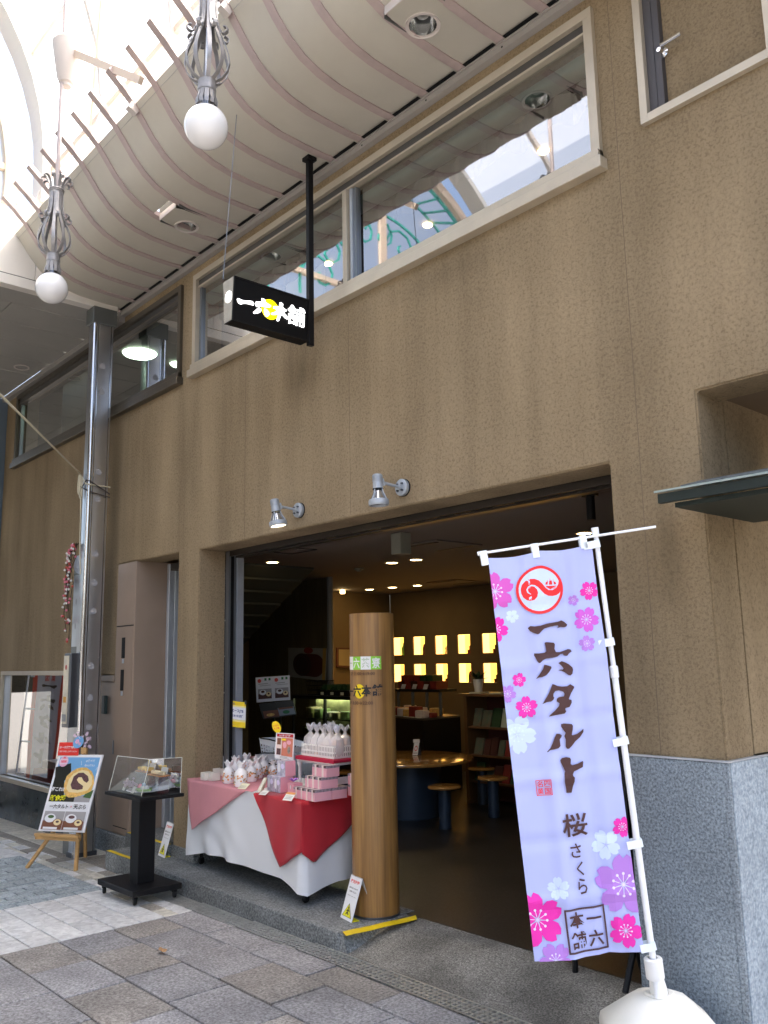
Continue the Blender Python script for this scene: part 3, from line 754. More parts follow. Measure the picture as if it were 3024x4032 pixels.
# small slate-roofed canopy at the right
can = thing('small_canopy', (-1.2, -.1, 2.2), 'small dark green canopy with slate shingles above the right recess', 'canopy')
mat('canopy_green', (.014, .022, .020), .5, 0, spec=.3); mat('canopy_light', (.30, .37, .36), .45, .2)
mat('slate', (.10, .115, .12), .62, var=.3, vscale=12, ident=.25)
x0, x1 = -1.80, -.50
bm = B(); hexa(bm, [(x0 - .01, -.325, 2.190), (x1, -.325, 2.190), (x1, -.22, 2.205), (x0 + .03, -.22, 2.205), (x0 - .01, -.325, 2.198), (x1, -.325, 2.198), (x1, -.22, 2.214), (x0 + .03, -.22, 2.214)]); obj('eave_flashing', bm, 'canopy_light', can, sm=False)
bm = B(); box(bm, x0, x1, -.315, -.29, 2.148, 2.185); obj('fascia_board', bm, 'canopy_green', can, sm=False)
bm = B(); box(bm, x0 + .05, x1, -.275, .4, 2.128, 2.147); obj('soffit_board', bm, 'canopy_green', can, sm=False)
for r_ in range(7):
    ya = -.24 + r_ * .11; za = 2.208 + r_ * .024
    xa = max(x0 + .06, x0 + .035) - (r_ % 2) * .09
    lo = -1.79 if r_ < 2 else -1.748
    while xa < x1:
        a, b_ = max(xa, lo), min(xa + .18, x1)
        if b_ - a > .03:
            bm = B(); w_ = random.uniform(0, .004); hexa(bm, [(a + .001, ya, za + w_), (b_ - .001, ya, za + w_), (b_ - .001, ya + .16, za + .045), (a + .001, ya + .16, za + .045), (a + .001, ya, za + .010 + w_), (b_ - .001, ya, za + .010 + w_), (b_ - .001, ya + .16, za + .053), (a + .001, ya + .16, za + .053)])
            obj('shingle', bm, 'slate', can, sm=False)
        xa += .18

# ------------------------------------------------------------------ arcade: cove ceiling, vault, gable, flat ceiling
CVP = [(-.02, 4.868), (-.15, 4.860), (-.30, 4.862), (-.48, 4.872), (-.62, 4.897), (-.74, 4.942), (-.84, 5.010), (-.93, 5.105), (-1.02, 5.225), (-1.075, 5.295)]
CVT = [(-1.16, 5.385), (-1.27, 5.480)]
CVP = [(y, z + .055) for y, z in CVP]; CVT = [(y, z + .045) for y, z in CVT]
def cvn(P, i, d):
    """point i of the profile pushed by d towards the street"""
    a = P[max(i - 1, 0)]; b = P[min(i + 1, len(P) - 1)]; t = Vector((b[0] - a[0], b[1] - a[1])).normalized()
    return P[i][0] + t[1] * d * -1, P[i][1] + t[0] * d
LIGHTS = ((-5.56, -.41), (-2.86, -.50))
def make_cove(name, mir, label, xr):
    my = (lambda y: -6.8 - y) if mir else (lambda y: y)
    cv = thing(name, (-3, my(-.4), 4.9), label, 'arcade ceiling')
    ribs = [x for x in [-7.5 + .3 * k for k in range(0, 40)] if xr[0] - .01 <= x <= xr[1]]
    TR = CVP + CVT
    sheet = None; rib = None
    for x in ribs:
        hole = next((l for l in LIGHTS if x < l[0] < x + .3), None) if not mir else None
        def shp(bm):
            for (y0, z0), (y1, z1) in zip(CVP, CVP[1:]):
                if hole and abs((y0 + y1) / 2 - hole[1]) < .175: continue
                quad(bm, (x + .022, my(y0), z0), (x + .278, my(y0), z0), (x + .278, my(y1), z1), (x + .022, my(y1), z1))
            bmesh.ops.remove_doubles(bm, verts=bm.verts, dist=1e-5)
        if x + .3 <= xr[1] + .01:
            if sheet is None or hole:
                bm = B(); shp(bm); o_ = obj('ceiling_panel', bm, 'cove_panel', cv, sm=True)
                if not hole: sheet = o_; sx = x
            else: o = sheet.copy(); o.location.x += x - sx; COL.objects.link(o)
        if rib is None:
            bm = B(); rings = []
            for i in range(len(TR)):
                y0, z0 = cvn(TR, i, .010); y1, z1 = cvn(TR, i, -.030)
                rings.append([bm.verts.new(p) for p in ((x - .028, my(y0), z0), (x + .028, my(y0), z0), (x + .022, my(y1), z1), (x - .022, my(y1), z1))])
            for a, b in zip(rings, rings[1:]):
                for k in range(4): bm.faces.new((a[k], a[(k + 1) % 4], b[(k + 1) % 4], b[k]))
            bm.faces.new(rings[0]); bm.faces.new(rings[-1][::-1])
            rib = obj('curved_rib', bm, 'cove_rib', cv, sm=30); rx = x
        else: o = rib.copy(); o.location.x += x - rx; COL.objects.link(o)
    bm = B()
    for x in ribs: box(bm, x + .035, x + .265, my(-.080), my(-.05), 4.902, 4.905)
    obj('shadow_gap', bm, 'slot_black', cv, sm=False)
    bm = B(); box(bm, xr[0], xr[1], my(-.045), my(-.001), 4.858, 4.907); box(bm, xr[0], xr[1], my(-.055), my(-.046), 4.893, 4.907); obj('wall_trim', bm, mat('trim_grey', (.34, .32, .30), .6), cv, sm=False)
    bm = B()
    x = -3.9
    while x < xr[1]: lathe(bm, [(0, -.003), (.006, -.003), (.006, 0)], (x, my(-.046), 4.876), 8, axis=(0, -1 if not mir else 1, 0)); x += .6
    obj('trim_screw', bm, 'slot_black', cv, sm=False)
    return cv
cove = make_cove('arcade_cove', False, 'cream coved arcade ceiling with pinkish curved ribs along the shop front', (-7.5, .0))
cove2 = make_cove('arcade_cove', True, 'cream coved arcade ceiling with pinkish ribs on the far side of the street', (-7.5, .0))
# vault
vlt = thing('arcade_vault', (-3, -3.4, 6), 'glass barrel vault of the shopping arcade with pale steel arches', 'arcade roof')
VP = [(-1.06, 5.29), (-.84, 5.72), (-.74, 6.1)] + [(-3.4 + 2.66 * cos(R(a)), 6.1 + 2.66 * sin(R(a))) for a in range(12, 169, 12)] + [(-6.06, 6.1), (-5.96, 5.72), (-5.74, 5.29)]
pane0 = None
for k in range(6):
    xa = -7.5 + 1.2 * k
    for i, ((y0, z0), (y1, z1)) in enumerate(zip(VP, VP[1:])):
        bm = B(); quad(bm, (xa, y0, z0), (xa + 1.2, y0, z0), (xa + 1.2, y1, z1), (xa, y1, z1)); obj('roof_pane', bm, 'vault_glass', vlt, sm=False)
VI = [(y * .985 - 3.4 * .015, z - .03 if z > 6 else z) for y, z in VP]
for k in range(7):
    x = -7.5 + 1.2 * k; bm = B(); strip(bm, [(x, y, z) for y, z in VI], (1, 0, 0), .05, .07); obj('steel_arch', bm, 'steel_white', vlt, sm=30)
for i in (2, 4, 6, 9, 12, 14, 16):
    y, z = VI[i]; bm = B(); box(bm, -7.5, -.3, y - .02, y + .02, z - .03, z + .03); obj('purlin', bm, 'steel_cream', vlt, sm=False)
for x, ang in ((-6.3, 1), (-3.9, -1), (-1.5, 1)):
    bm = B(); a = (x, -.90, 5.8); b_ = (x + 1.2 * ang, *VI[5]); strip(bm, [a, b_], (0, 0, 1), .03, .02); obj('brace', bm, 'steel_cream', vlt, sm=False)
bm = B(); n = 120; prev = None  # unseen sheet added so the windows reflect a dark wavy-edged band
for i in range(n + 1):
    x = -7.4 + 7.0 * i / n; r0_ = 2.56; a1_ = R(117 + 2.2 * abs(sin(i * .42)) + 1.2 * sin(i * .17)); row = []
    for k in range(9):
        a_ = R(86) + (a1_ - R(86)) * k / 8; rr = r0_ - .05 * abs(sin(k * 1.6)) - (.03 * sin(i * .8) if k == 8 else 0); row.append(bm.verts.new((x, -3.4 + rr * cos(a_), 6.1 + rr * sin(a_))))
    if prev:
        for k in range(8):
            if k == 6 and i % 9 in (2, 3): continue
            bm.faces.new((prev[k], row[k], row[k + 1], prev[k + 1]))
    prev = row
obj('unseen_dark_sheet', bm, 'dark_sheet_brown', vlt, sm=60)
# gable at the left end
gab = thing('arcade_gable', (-7.5, -3.4, 5.5), 'white arcade end wall with arched window and teal scrollwork', 'gable')
def arc(yc, zc, r, a0, a1, n=28): return [(yc + r * cos(a0 + (a1 - a0) * i / n), zc + r * sin(a0 + (a1 - a0) * i / n)) for i in range(n + 1)]
bm = B()
ro = [(-.80, 5.75)] + arc(-3.4, 6.1, 2.60, 0, pi) + [(-6.0, 5.75)]; ri = [(-.875, 5.75)] + arc(-3.4, 6.1, 2.525, 0, pi) + [(-5.925, 5.75)]
for X_, dx in ((-7.42, .0),):
    for (a, b_), (c, d) in zip(zip(ro, ro[1:]), zip(ri, ri[1:])):
        hexa(bm, [(X_ - .25, *a), (X_ - .25, *b_), (X_ - .25, *d), (X_ - .25, *c), (X_, *a), (X_, *b_), (X_, *d), (X_, *c)])
obj('arch_ring', bm, mat('arch_grey', (.55, .54, .52), .6), gab, sm=False)
bm = B()
wo = arc(-3.4, 5.9, 2.38, R(-5), R(185), 36); wi = arc(-3.4, 5.9, 2.25, R(-5), R(185), 36)
for (a, b_), (c, d) in zip(zip(wo, wo[1:]), zip(wi, wi[1:])): hexa(bm, [(-7.66, *a), (-7.66, *b_), (-7.66, *d), (-7.66, *c), (-7.56, *a), (-7.56, *b_), (-7.56, *d), (-7.56, *c)])
box(bm, -7.64, -7.575, -5.65, -1.15, 6.0, 6.06); box(bm, -7.64, -7.575, -3.45, -3.35, 5.6, 8.15)
obj('arched_window_frame', bm, 'steel_cream', gab, sm=False)
bm = B()
for r_ in (2.17, 1.75, 1.3):
    strip(bm, [(-7.61, y, z) for y, z in arc(-3.4, 5.9, r_, R(-6), R(186), 40)], (1, 0, 0), .02, .05 if r_ > 2 else .03)
for k in range(34):
    a = R(-4 + 188 * k / 33); b2 = a + R(9)
    strip(bm, [(-7.61, -3.4 + 1.75 * cos(a), 5.9 + 1.75 * sin(a)), (-7.61, -3.4 + 2.17 * cos(b2), 5.9 + 2.17 * sin(b2))], (1, 0, 0), .02, .03)
for k in range(9):
    a = R(10 + 20 * k); cy_, cz_ = -3.4 + 1.0 * cos(a), 5.9 + 1.0 * sin(a)
    strip(bm, [(-7.61, cy_ + (.28 - .025 * i) * cos(i * .7), cz_ + (.28 - .025 * i) * sin(i * .7)) for i in range(11)], (1, 0, 0), .02, .025)
obj('scroll_lattice', bm, 'teal_paint', gab, sm=False)
bm = B(); vs = arc(-3.4, 5.9, 2.3, R(-5), R(185), 30)
f = bm.faces.new([bm.verts.new((-7.62, y, z)) for y, z in vs]); obj('gable_glass', bm, 'gable_frost', gab, sm=False)
bm = B()
segs = [(-.30, -.88), (-.885, -2.2), (-2.205, -3.5), (-3.505, -4.8), (-4.805, -6.5)]
for a, b_ in segs:
    bm = B(); box(bm, -7.52, -7.45, a, b_, 4.965, 5.50, bev=.003); obj('fascia_panel', bm, 'gable_white', gab, sm=False)
bm = B(); box(bm, -7.5, -7.455, -.3, -6.5, 4.955, 4.965, mi=0); obj('fascia_gap', bm, 'slot_black', gab, sm=False)
bm = B(); box(bm, -7.54, -7.44, -.10, -6.6, 4.86, 4.954, bev=.003); obj('fascia_beam', bm, 'gable_white', gab, sm=False)
bm = B(); box(bm, -7.75, -7.45, -.86, -5.94, 5.505, 5.56); obj('gable_ledge', bm, 'gable_white', gab, sm=False)
# flat ceiling beyond
flat = thing('flat_ceiling', (-10, -3.4, 4.86), 'grey board ceiling over the side passage beyond the steel pillar', 'ceiling')
x = -7.83; c_ = 0
bm = B(); box(bm, -7.83, -7.54, -6.8, -.06, 4.862, 4.92); obj('ceiling_board', bm, 'ceiling_board', flat, sm=False)
while x > -14.5:
    for a, b_ in ((-.062, -.95), (-.957, -1.9), (-1.907, -2.85), (-2.857, -3.8), (-3.807, -6.8)):
        bm = B(); box(bm, x - .475, x - .007, a, b_, 4.860, 4.92, bev=.002); obj('ceiling_board', bm, 'ceiling_board', flat, sm=False)
    x -= .48; c_ += 1
bm = B(); box(bm, -14.5, -7.54, -6.8, -.06, 4.925, 5.0); obj('joint_backing', bm, 'ceiling_joint', flat, sm=False)
bm = B(); box(bm, -14.5, -7.5, -.06, -.001, 4.80, 4.86); obj('edge_trim', bm, 'trim_grey', flat, sm=False)
# buildings opposite and roofs outside, seen in the reflections and lit by the sky
opp = thing('opposite_building', (-3, -7, 0), 'pale building front on the other side of the arcade street', 'building')
bm = B(); wall_grid(bm, -14.5, -.3, -.1, 4.86, [(-7.0 + 3.2 * k, -4.4 + 3.2 * k, .1, 2.6) for k in range(2)], -6.8, -7.05); obj('front_wall', bm, mat('opp_wall', (.52, .50, .45), .8, var=.1, vscale=2), opp, sm=False)
bm = B()
for k in range(2): box(bm, -7.0 + 3.2 * k, -4.4 + 3.2 * k, -7.2, -7.1, .1, 2.6)
obj('shopfront', bm, mat('opp_dark', (.10, .10, .11), .3), opp, sm=False)
bm = B(); box(bm, -10.8, -.45, .245, 6.0, 5.3, 5.4); obj('roof_slab', bm, mat('roof_grey', (.2, .2, .2), .9), bld, sm=False)
# ================================================================== steel pillar, lamps, signs
mat('steel_brushed', (.56, .575, .60), .36, 1.0, var=.10, vscale=3, stretch=(1, 1, .35))
mat('steel_tube', (.66, .68, .72), .10, 1.0)
mat('steel_dark', (.13, .14, .16), .3, .8)
mat('emblem', (.40, .40, .42), .6, .3)
mat('lamp_iron', (.30, .295, .30), .45, .45, var=.1, vscale=20)
mat('globe_white', (.82, .83, .85), .12, coat=.5)
mat('sign_black', (.004, .004, .005), .55, spec=.2)
mat('sign_side', (.36, .34, .29), .5, .2, var=.15, vscale=10)
mat('lit_white', (1, 1, 1), .5, emit=(1, 1, 1), estr=.9)
mat('lit_yellow', (1, .85, 0), .5, emit=(1, .80, .0), estr=.42)
mat('white_paint', (.78, .79, .80), .45)
mat('white_plastic', (.80, .81, .80), .35)
mat('ink_black', (.015, .013, .012), .6)
mat('rope_cream', (.62, .58, .44), .8)
mat('rope_dark', (.06, .05, .05), .8)

pil = thing('steel_pillar', (-7.5, -.24, Gz(-7.5)), 'tall brushed stainless steel arcade pillar with rounded corner and small round emblems', 'pillar')
zb = Gz(-7.5) - .01
bm = B(); box(bm, -7.56, -7.43, -.325, -.14, zb, 4.80, bev=.012); obj('shaft', bm, 'steel_brushed', pil, sm=40)
bm = B(); tube(bm, [(-7.436, -.319, zb), (-7.436, -.319, 4.80)], .021, 16); obj('corner_tube', bm, 'steel_tube', pil, sm=True)
bm = B()
for y in (-.292, -.168): box(bm, -7.4298, -7.4285, y, y + .004, zb, 4.80); box(bm, -7.4298, -7.4275, y + .0045, y + .010, zb, 4.80, mi=1)
obj('edge_seam', bm, ['steel_dark', 'steel_tube'], pil, sm=False)
bm = B(); box(bm, -7.715, -7.561, -.31, -.15, zb, 2.42, bev=.003); obj('lower_box', bm, mat('steel_olive', (.20, .21, .20), .5, .5), pil, sm=False)
bm = B(); box(bm, -7.70, -7.57, -.3125, -.3105, .3, 1.02); box(bm, -7.70, -7.57, -.3125, -.3105, 1.72, 2.36); obj('inset_plate', bm, 'steel_brushed', pil, sm=False)
bm = B(); box(bm, -7.575, -7.405, -.35, -.12, 4.70, 4.858, bev=.004); obj('cap_box', bm, mat('cap_green', (.14, .15, .145), .4, .4), pil, sm=False)
bm = B(); box(bm, -7.57, -7.42, -.335, -.13, zb, zb + .05); obj('foot_skirt', bm, 'steel_dark', pil, sm=False)
for z in (4.30, 4.05, 3.29, 3.04, 2.54, 2.28, 2.03, 1.55, 1.28, 1.03, .78):
    F = planeF((-7.4298, -.238, z), (0, 1, 0), (0, 0, -1), (1, 0, 0))
    decals('emblem', pil, F, [(s_join(s_disc(0, .006, .031, .026, 20), s_line([(-.016, -.021), (0, -.026), (.016, -.021)], .006), s_disc(0, -.033, .005, .004, 8)), 'emblem')])
for z in (1.9, 2.12, 2.33):
    F = planeF((-7.63, -.3125, z), (1, 0, 0), (0, 0, -1), (0, -1, 0))
    decals('emblem', pil, F, [(s_disc(0, 0, .014, .028, 16), 'emblem')])
# rope round the pillar and off to the left
rp = thing('tied_rope', (-7.5, -.34, 3.2), 'cream rope knotted round the steel pillar and stretched away to the upper left', 'rope')
far = on_y(0, 1553, -1.9)
kn = Vector((-7.555, -.345, 3.27))
bm = B(); tube(bm, [kn, kn.lerp(far, .33), kn.lerp(far, .66), far + (far - kn) * .4], .007, 6); obj('long_strand', bm, 'rope_cream', rp, sm=True)
bm = B(); tube(bm, [(-7.57, -.345, 3.28), (-7.45, -.345, 3.17), (-7.415, -.33, 3.16), (-7.41, -.13, 3.155)], .006, 6); tube(bm, [(-7.57, -.34, 3.13), (-7.43, -.347, 3.20), (-7.412, -.32, 3.19), (-7.41, -.13, 3.09)], .006, 6, mi=1); tube(bm, [(-7.56, -.345, 3.16), (-7.43, -.347, 3.11), (-7.412, -.3, 3.09), (-7.41, -.13, 3.06)], .005, 6, mi=1)
obj('wound_strand', bm, ['rope_cream', 'rope_dark'], rp, sm=True)
bm = B(); pts = [kn + Vector((.0 + .035 * sin(a), 0, -.11 + .11 * cos(a))) for a in [i * pi / 5 for i in range(11)]]; tube(bm, pts, .006, 6)
pts = [kn + Vector((-.02 + .02 * sin(a), -.01, -.09 + .09 * cos(a))) for a in [i * pi / 5 for i in range(11)]]; tube(bm, pts, .006, 6)
tube(bm, [kn, kn + Vector((.02, 0, -.35)), kn + Vector((.03, 0, -.62)), kn + Vector((.07, 0, -.92))], .005, 6)
obj('loop', bm, 'rope_cream', rp, sm=True)
# bracket and artificial berry garland
gl = thing('berry_garland', (-7.68, -.33, 2.6), 'garland of drooping twigs with pink and white berries on the pillar side', 'garland')
bm = B(); c = Vector((-7.64, -.325, 2.44)); prism(bm, [c + Vector(p) for p in ((.09, 0, .10), (.0, 0, .09), (-.055, 0, .0), (.0, 0, -.055), (.10, 0, -.085))], (0, .006, 0)); obj('bracket_plate', bm, 'alu_white', gl, sm=False)
rb = random.Random(5)
mat('berry_pink', (.72, .20, .28), .4); mat('berry_white', (.82, .80, .76), .4); mat('berry_red', (.5, .08, .05), .4); mat('twig', (.05, .03, .02), .8)
bmT = B(); bers = []
for k in range(9):
    x0_ = -7.60 - .02 * k * .5; dx = -.10 - .035 * (k % 4); L_ = .35 + .09 * k * .7
    pts = []
    for i in range(8):
        t = i / 7; pts.append(Vector((-7.60 + dx * min(1, t * 2.2) + rb.uniform(-.01, .01) + (.05 if k > 5 else 0), -.35 + rb.uniform(-.02, .02), 2.64 + .06 * sin(t * pi) - L_ * t ** 1.3)))
    tube(bmT, pts, .0035, 5)
    for i in range(1, 8):
        for q in range(2):
            if rb.random() < .75: bers.append(pts[i] + Vector((rb.uniform(-.025, .025), -.01, rb.uniform(-.03, .03))))
obj('twigs', bmT, 'twig', gl, sm=True)
for nm, mm in (('pink_berries', 'berry_pink'), ('white_berries', 'berry_white'), ('red_berries', 'berry_red')):
    bm = B()
    for i, p in enumerate(bers):
        if (i % 5 < 2 and mm == 'berry_pink') or (i % 5 in (2, 3) and mm == 'berry_white') or (i % 5 == 4 and mm == 'berry_red'):
            s = bmesh.ops.create_icosphere(bm, subdivisions=1, radius=.0125); bmesh.ops.translate(bm, verts=s['verts'], vec=p)
    obj(nm, bm, mm, gl, sm=True)
# little light box on the pillar
lb = thing('box_sign', (-7.42, -.36, 1.05), 'small cream backed box sign in an aluminium frame on the pillar side', 'sign')
bm = B(); box(bm, -7.60, -7.455, -.41, -.33, 1.03, 1.66, bev=.006); obj('frame', bm, 'steel_dark', lb, sm=False)
bm = B(); box(bm, -7.595, -7.49, -.414, -.4105, 1.06, 1.64); obj('face', bm, mat('cream_face', (.72, .66, .52), .5, var=.15, vscale=9), lb, sm=False)
F = planeF((-7.595, -.4145, 1.64), (1, 0, 0), (0, 0, -1), (0, -1, 0))
decals('print', lb, F, [(s_disc(.055, .10, .022), 'berry_red'), (s_rect(.02, .35, .085, .40), mat('print_orange', (.7, .35, .06), .6)), (s_rect(.01, .50, .095, .56), mat('print_grey', (.3, .3, .3), .6))])

# hanging lamps
def make_lamp(g):
    """g: centre of the globe"""
    g = Vector(g)
    t = thing('hanging_lamp', g, 'nearer of the two hanging arcade lamps, large scrolled iron cage above a white globe', 'street lamp', 'wrought iron globe lamps hanging in the arcade')
    bm = B(); lathe(bm, [(.125 * sin(a), -.125 * cos(a)) for a in [i * pi / 20 for i in range(21)]], g, 36); obj('globe', bm, 'globe_white', t, sm=True)
    z0 = .125
    bm = B(); lathe(bm, [(.03, z0 - .01), (.03, z0 + .06), (.012, z0 + .07), (.012, .64)], g, 16); obj('socket', bm, 'steel_tube', t, sm=True)
    bm = B()
    for k in range(12):
        a = 2 * pi * k / 12; d = Vector((cos(a), sin(a), 0)); s = Vector((-sin(a), cos(a), 0))
        strip(bm, [g + d * r_ + Vector((0, 0, h)) for r_, h in ((.046, .225), (.05, .19), (.062, .155), (.058, .13))], s, .024, .005)
    obj('petal_skirt', bm, 'lamp_iron', t, sm=30)
    bm = B(); lathe(bm, [(.046, .222), (.052, .222), (.054, .232), (.052, .238), (.052, .285), (.054, .292), (.046, .292)], g, 28, cap=False); obj('collar', bm, 'lamp_iron', t, sm=40)
    bar0 = None
    for k in range(10):
        a = 2 * pi * k / 10 + .2; d = Vector((cos(a), sin(a), 0)); s = Vector((-sin(a), cos(a), 0))
        prof = [(.045, .285), (.085, .305), (.118, .35), (.130, .40), (.126, .45), (.108, .51), (.085, .565), (.062, .62), (.052, .68), (.050, .74), (.050, .80), (.052, .84)]
        bm = B(); strip(bm, [g + d * r_ + Vector((0, 0, h)) for r_, h in prof], s, .024, .005)
        obj('cage_bar', bm, 'lamp_iron', t, sm=30)
    for k in range(8):
        a = 2 * pi * (k + .5) / 8 + .2; d = Vector((cos(a), sin(a), 0)); s = Vector((-sin(a), cos(a), 0))
        prof = [(.05, .82), (.055, .70), (.072, .62)] + [(.105 + .022 * cos(q), .598 + .022 * sin(q)) for q in [pi - .3 + i * .75 for i in range(8)]]
        bm = B(); strip(bm, [g + d * r_ + Vector((0, 0, h)) for r_, h in prof], s, .024, .005); obj('scroll', bm, 'lamp_iron', t, sm=30)
    bm = B(); lathe(bm, [(.052, .825), (.060, .832), (.056, .840), (.062, .848), (.058, .858), (.052, .862)], g, 28, cap=False); obj('upper_ring', bm, 'lamp_iron', t, sm=40)
    for k in range(10):
        a = 2 * pi * k / 10; d = Vector((cos(a), sin(a), 0)); s = Vector((-sin(a), cos(a), 0))
        prof = [(.050, .85), (.058, .90), (.078, .935)] + [(.100 + .024 * cos(q), .93 + .018 * sin(q)) for q in [pi - .9 - i * .7 for i in range(6)]]
        bm = B(); strip(bm, [g + d * r_ + Vector((0, 0, h)) for r_, h in prof], s, .022, .005); obj('crown_leaf', bm, 'lamp_iron', t, sm=30)
    bm = B(); tube(bm, [g + Vector((0, 0, .64)), g + Vector((0, 0, 2.0)), g + Vector((0, 0, 3.2))], .017, 12); obj('hanging_rod', bm, mat('rod_pink', (.46, .40, .40), .5), t, sm=True)
    for ch in t.children: ch.scale = (.88, .88, .88)
    return t
g1 = CAM + ray(812, 500) * (FPX * .22 / 172); g2 = CAM + ray(204, 1135) * (FPX * .22 / 123)
l1 = make_lamp(g1)
l2 = dup(l1, g2, label='farther of the two hanging arcade lamps, in front of the white fascia at the left')
cp = on_x(268, 200, g2.x)
mt = thing('lamp_mount', cp, 'cream conical lamp mount under a bracket arm near the arcade glass', 'bracket')
bm = B(); lathe(bm, [(0, -.30), (.035, -.30), (.038, -.28), (.055, -.27), (.06, -.25), (.07, -.235), (.115, .05), (.10, .07), (.0, .07)], cp, 26); obj('cone', bm, 'steel_white', mt, sm=40)
bm = B(); e_ = on_y(556, 318, -1.2); strip(bm, [cp + Vector((.0, .02, 0)), cp.lerp(e_, .5), e_], (0, 0, 1), .05, .03); obj('bracket_arm', bm, 'steel_cream', mt, sm=False)

# recessed cove downlights
def downlight(c, r, label, box_=True, tilt=(0, 0, -1)):
    c = Vector(c); t = thing('recessed_light', c, label, 'ceiling light', 'large recessed arcade ceiling lights')
    ax = tilt
    bm = B(); lathe(bm, [(r * .86, .0), (r, .0), (r * 1.08, .006), (r * 1.10, -.004), (r * 1.1, -.02)], c, 36, axis=ax, cap=False); obj('trim_ring', bm, 'steel_white', t, sm=40)
    bm = B(); lathe(bm, [(r * .87, .0), (r * .84, -.03), (r * .72, -.07), (r * .50, -.10), (r * .48, -.14), (0, -.15)], c, 36, axis=ax, cap=False); obj('reflector_bowl', bm, 'reflector', t, sm=50)
    bm = B(); lathe(bm, [(0, -.05), (r * .38, -.06), (r * .42, -.10), (r * .3, -.14)], c + Vector((0, 0, 0)), 24, axis=ax); obj('bulb', bm, mat('bulb_grey', (.25, .25, .23), .3), t, sm=True)
    return t
lc1 = on_z(735, 893, 4.905); lc2 = on_z(1665, 100, 4.915); lc3 = on_z(85, 1447, 4.855)
for c, r_, lb_ in ((lc1, .085, 'recessed light in the cove above the narrow stucco strip, between the two hanging lamps'), (lc2, .088, 'recessed light in the cove at the top centre above the long window')):
    t = downlight(c, r_, lb_)
    xm_ = round((c.x + .15) / .3) * .3 - .15 if 0 else (math.floor((c.x + 7.5) / .3) * .3 - 7.5 + .15)
    bm = B(); n = 32; sq = []; ci = []
    for k in range(n):
        a_ = 2 * pi * (k + .5) / n; q = .128 / max(abs(cos(a_)), abs(sin(a_)) * .128 / .205); sq.append(bm.verts.new((xm_ + q * cos(a_), c.y + q * sin(a_), c.z + .002))); ci.append(bm.verts.new((c.x + r_ * 1.02 * cos(a_), c.y + r_ * 1.02 * sin(a_), c.z + .002)))
    for k in range(n): bm.faces.new((sq[k], sq[(k + 1) % n], ci[(k + 1) % n], ci[k]))
    obj('housing_plate', bm, 'cove_panel', t, sm=False)
    bm = B(); wall_grid(bm, xm_ - .15, xm_ + .15, c.z + .0035, c.z + .3, [(xm_ - .145, xm_ + .145, 0, c.z + .295)], c.y - .19, c.y + .22)
    for y_ in (c.y - .20, c.y + .20): box(bm, xm_ - .149, xm_ + .149, y_, y_ + .004, c.z + .05, c.z + .294)
    obj('light_leak_box', bm, 'ceiling_joint', t, sm=False)  # unseen dark box added to stop roof light leaking round the fitting
    bm = B(); box(bm, xm_ - .125, xm_ + .125, c.y - .209, c.y - .203, c.z + .001, c.z + .05); obj('housing_lip', bm, 'steel_white', t, sm=False)
downlight(lc3, .075, 'recessed light in the flat grey ceiling at the far left')

# hanging shop sign with its post
SX = -4.25
sg = thing('hanging_sign', (SX, -.45, 3.6), 'black projecting light box sign with white brush characters over a yellow moon', 'sign')
def sp(px, py): return on_x(px, py, SX)
TL, BL_, TR_, BR_ = sp(921.7, 1091), sp(903, 1253), sp(1220, 1176), sp(1208, 1337)
yL = TL.y; zt = (TL.z + TR_.z) / 2; zb_ = (BL_.z + BR_.z) / 2; yR = TR_.y
D1, D2 = .125, .085
P = [(SX - D2 - .02, yL, zb_), (SX - .02, yL, zb_), (SX - .02, yR, zb_), (SX - D2 - .02, yR, zb_), (SX - D1, yL, zt), (SX, yL, zt), (SX, yR, zt), (SX - D1, yR, zt)]
bm = B(); hexa(bm, P); obj('case', bm, 'sign_black', sg, sm=False)
bm = B(); e = .003; hexa(bm, [(SX - D2 - .018, yL - e, zb_ + .004), (SX - .022, yL - e, zb_ + .004), (SX - .022, yL - .0005, zb_ + .004), (SX - D2 - .018, yL - .0005, zb_ + .004), (SX - D1 + .004, yL - e, zt - .004), (SX - .004, yL - e, zt - .004), (SX - .004, yL - .0005, zt - .004), (SX - D1 + .004, yL - .0005, zt - .004)])
obj('end_plate', bm, 'sign_side', sg, sm=False)
mm = Vector((SX - .055, yL - .0035, (zt + zb_) / 2 + .02)); bm = B(); lathe(bm, [(0, 0), (.036, 0), (.036, .002), (0, .002)], mm, 26, axis=(0, -1, 0)); obj('end_window', bm, 'lit_white', sg, sm=False)
W_ = yR - yL; Hs = zt - zb_
uF = Vector((0, 1, 0)); vF = Vector((-.02, 0, -(zt - zb_))).normalized(); nF = Vector((1, 0, -.02 / Hs)).normalized()
F = lambda u, v, off=0.0: Vector((SX, yL, zt)) + uF * u + vF * v + nF * off
def sgn(x, y):   # crop of the sign: 4.046 px per photo px, origin (850,1080)
    p = sp(850 + x / 4.046, 1080 + y / 4.046); return ((p.y - yL), (zt - p.z))
def tr(fn, pts): return [fn(*p) for p in pts]
g_ichi = [(348, 385), (370, 376), (400, 388), (440, 408), (500, 415), (565, 418), (598, 428), (622, 460), (612, 488), (590, 484), (545, 470), (480, 458), (440, 462), (410, 474), (375, 450), (355, 420)]
g_roku = [[(735, 378), (762, 382), (790, 400), (800, 440), (860, 478), (888, 492), (885, 515), (840, 522), (790, 515), (740, 505), (700, 508), (655, 510), (642, 465), (650, 428), (690, 432), (735, 432)],
          [(695, 522), (728, 535), (742, 570), (715, 602), (680, 612), (625, 620), (610, 600), (650, 560)], [(780, 545), (815, 548), (855, 590), (865, 640), (835, 668), (805, 655), (785, 610)]]
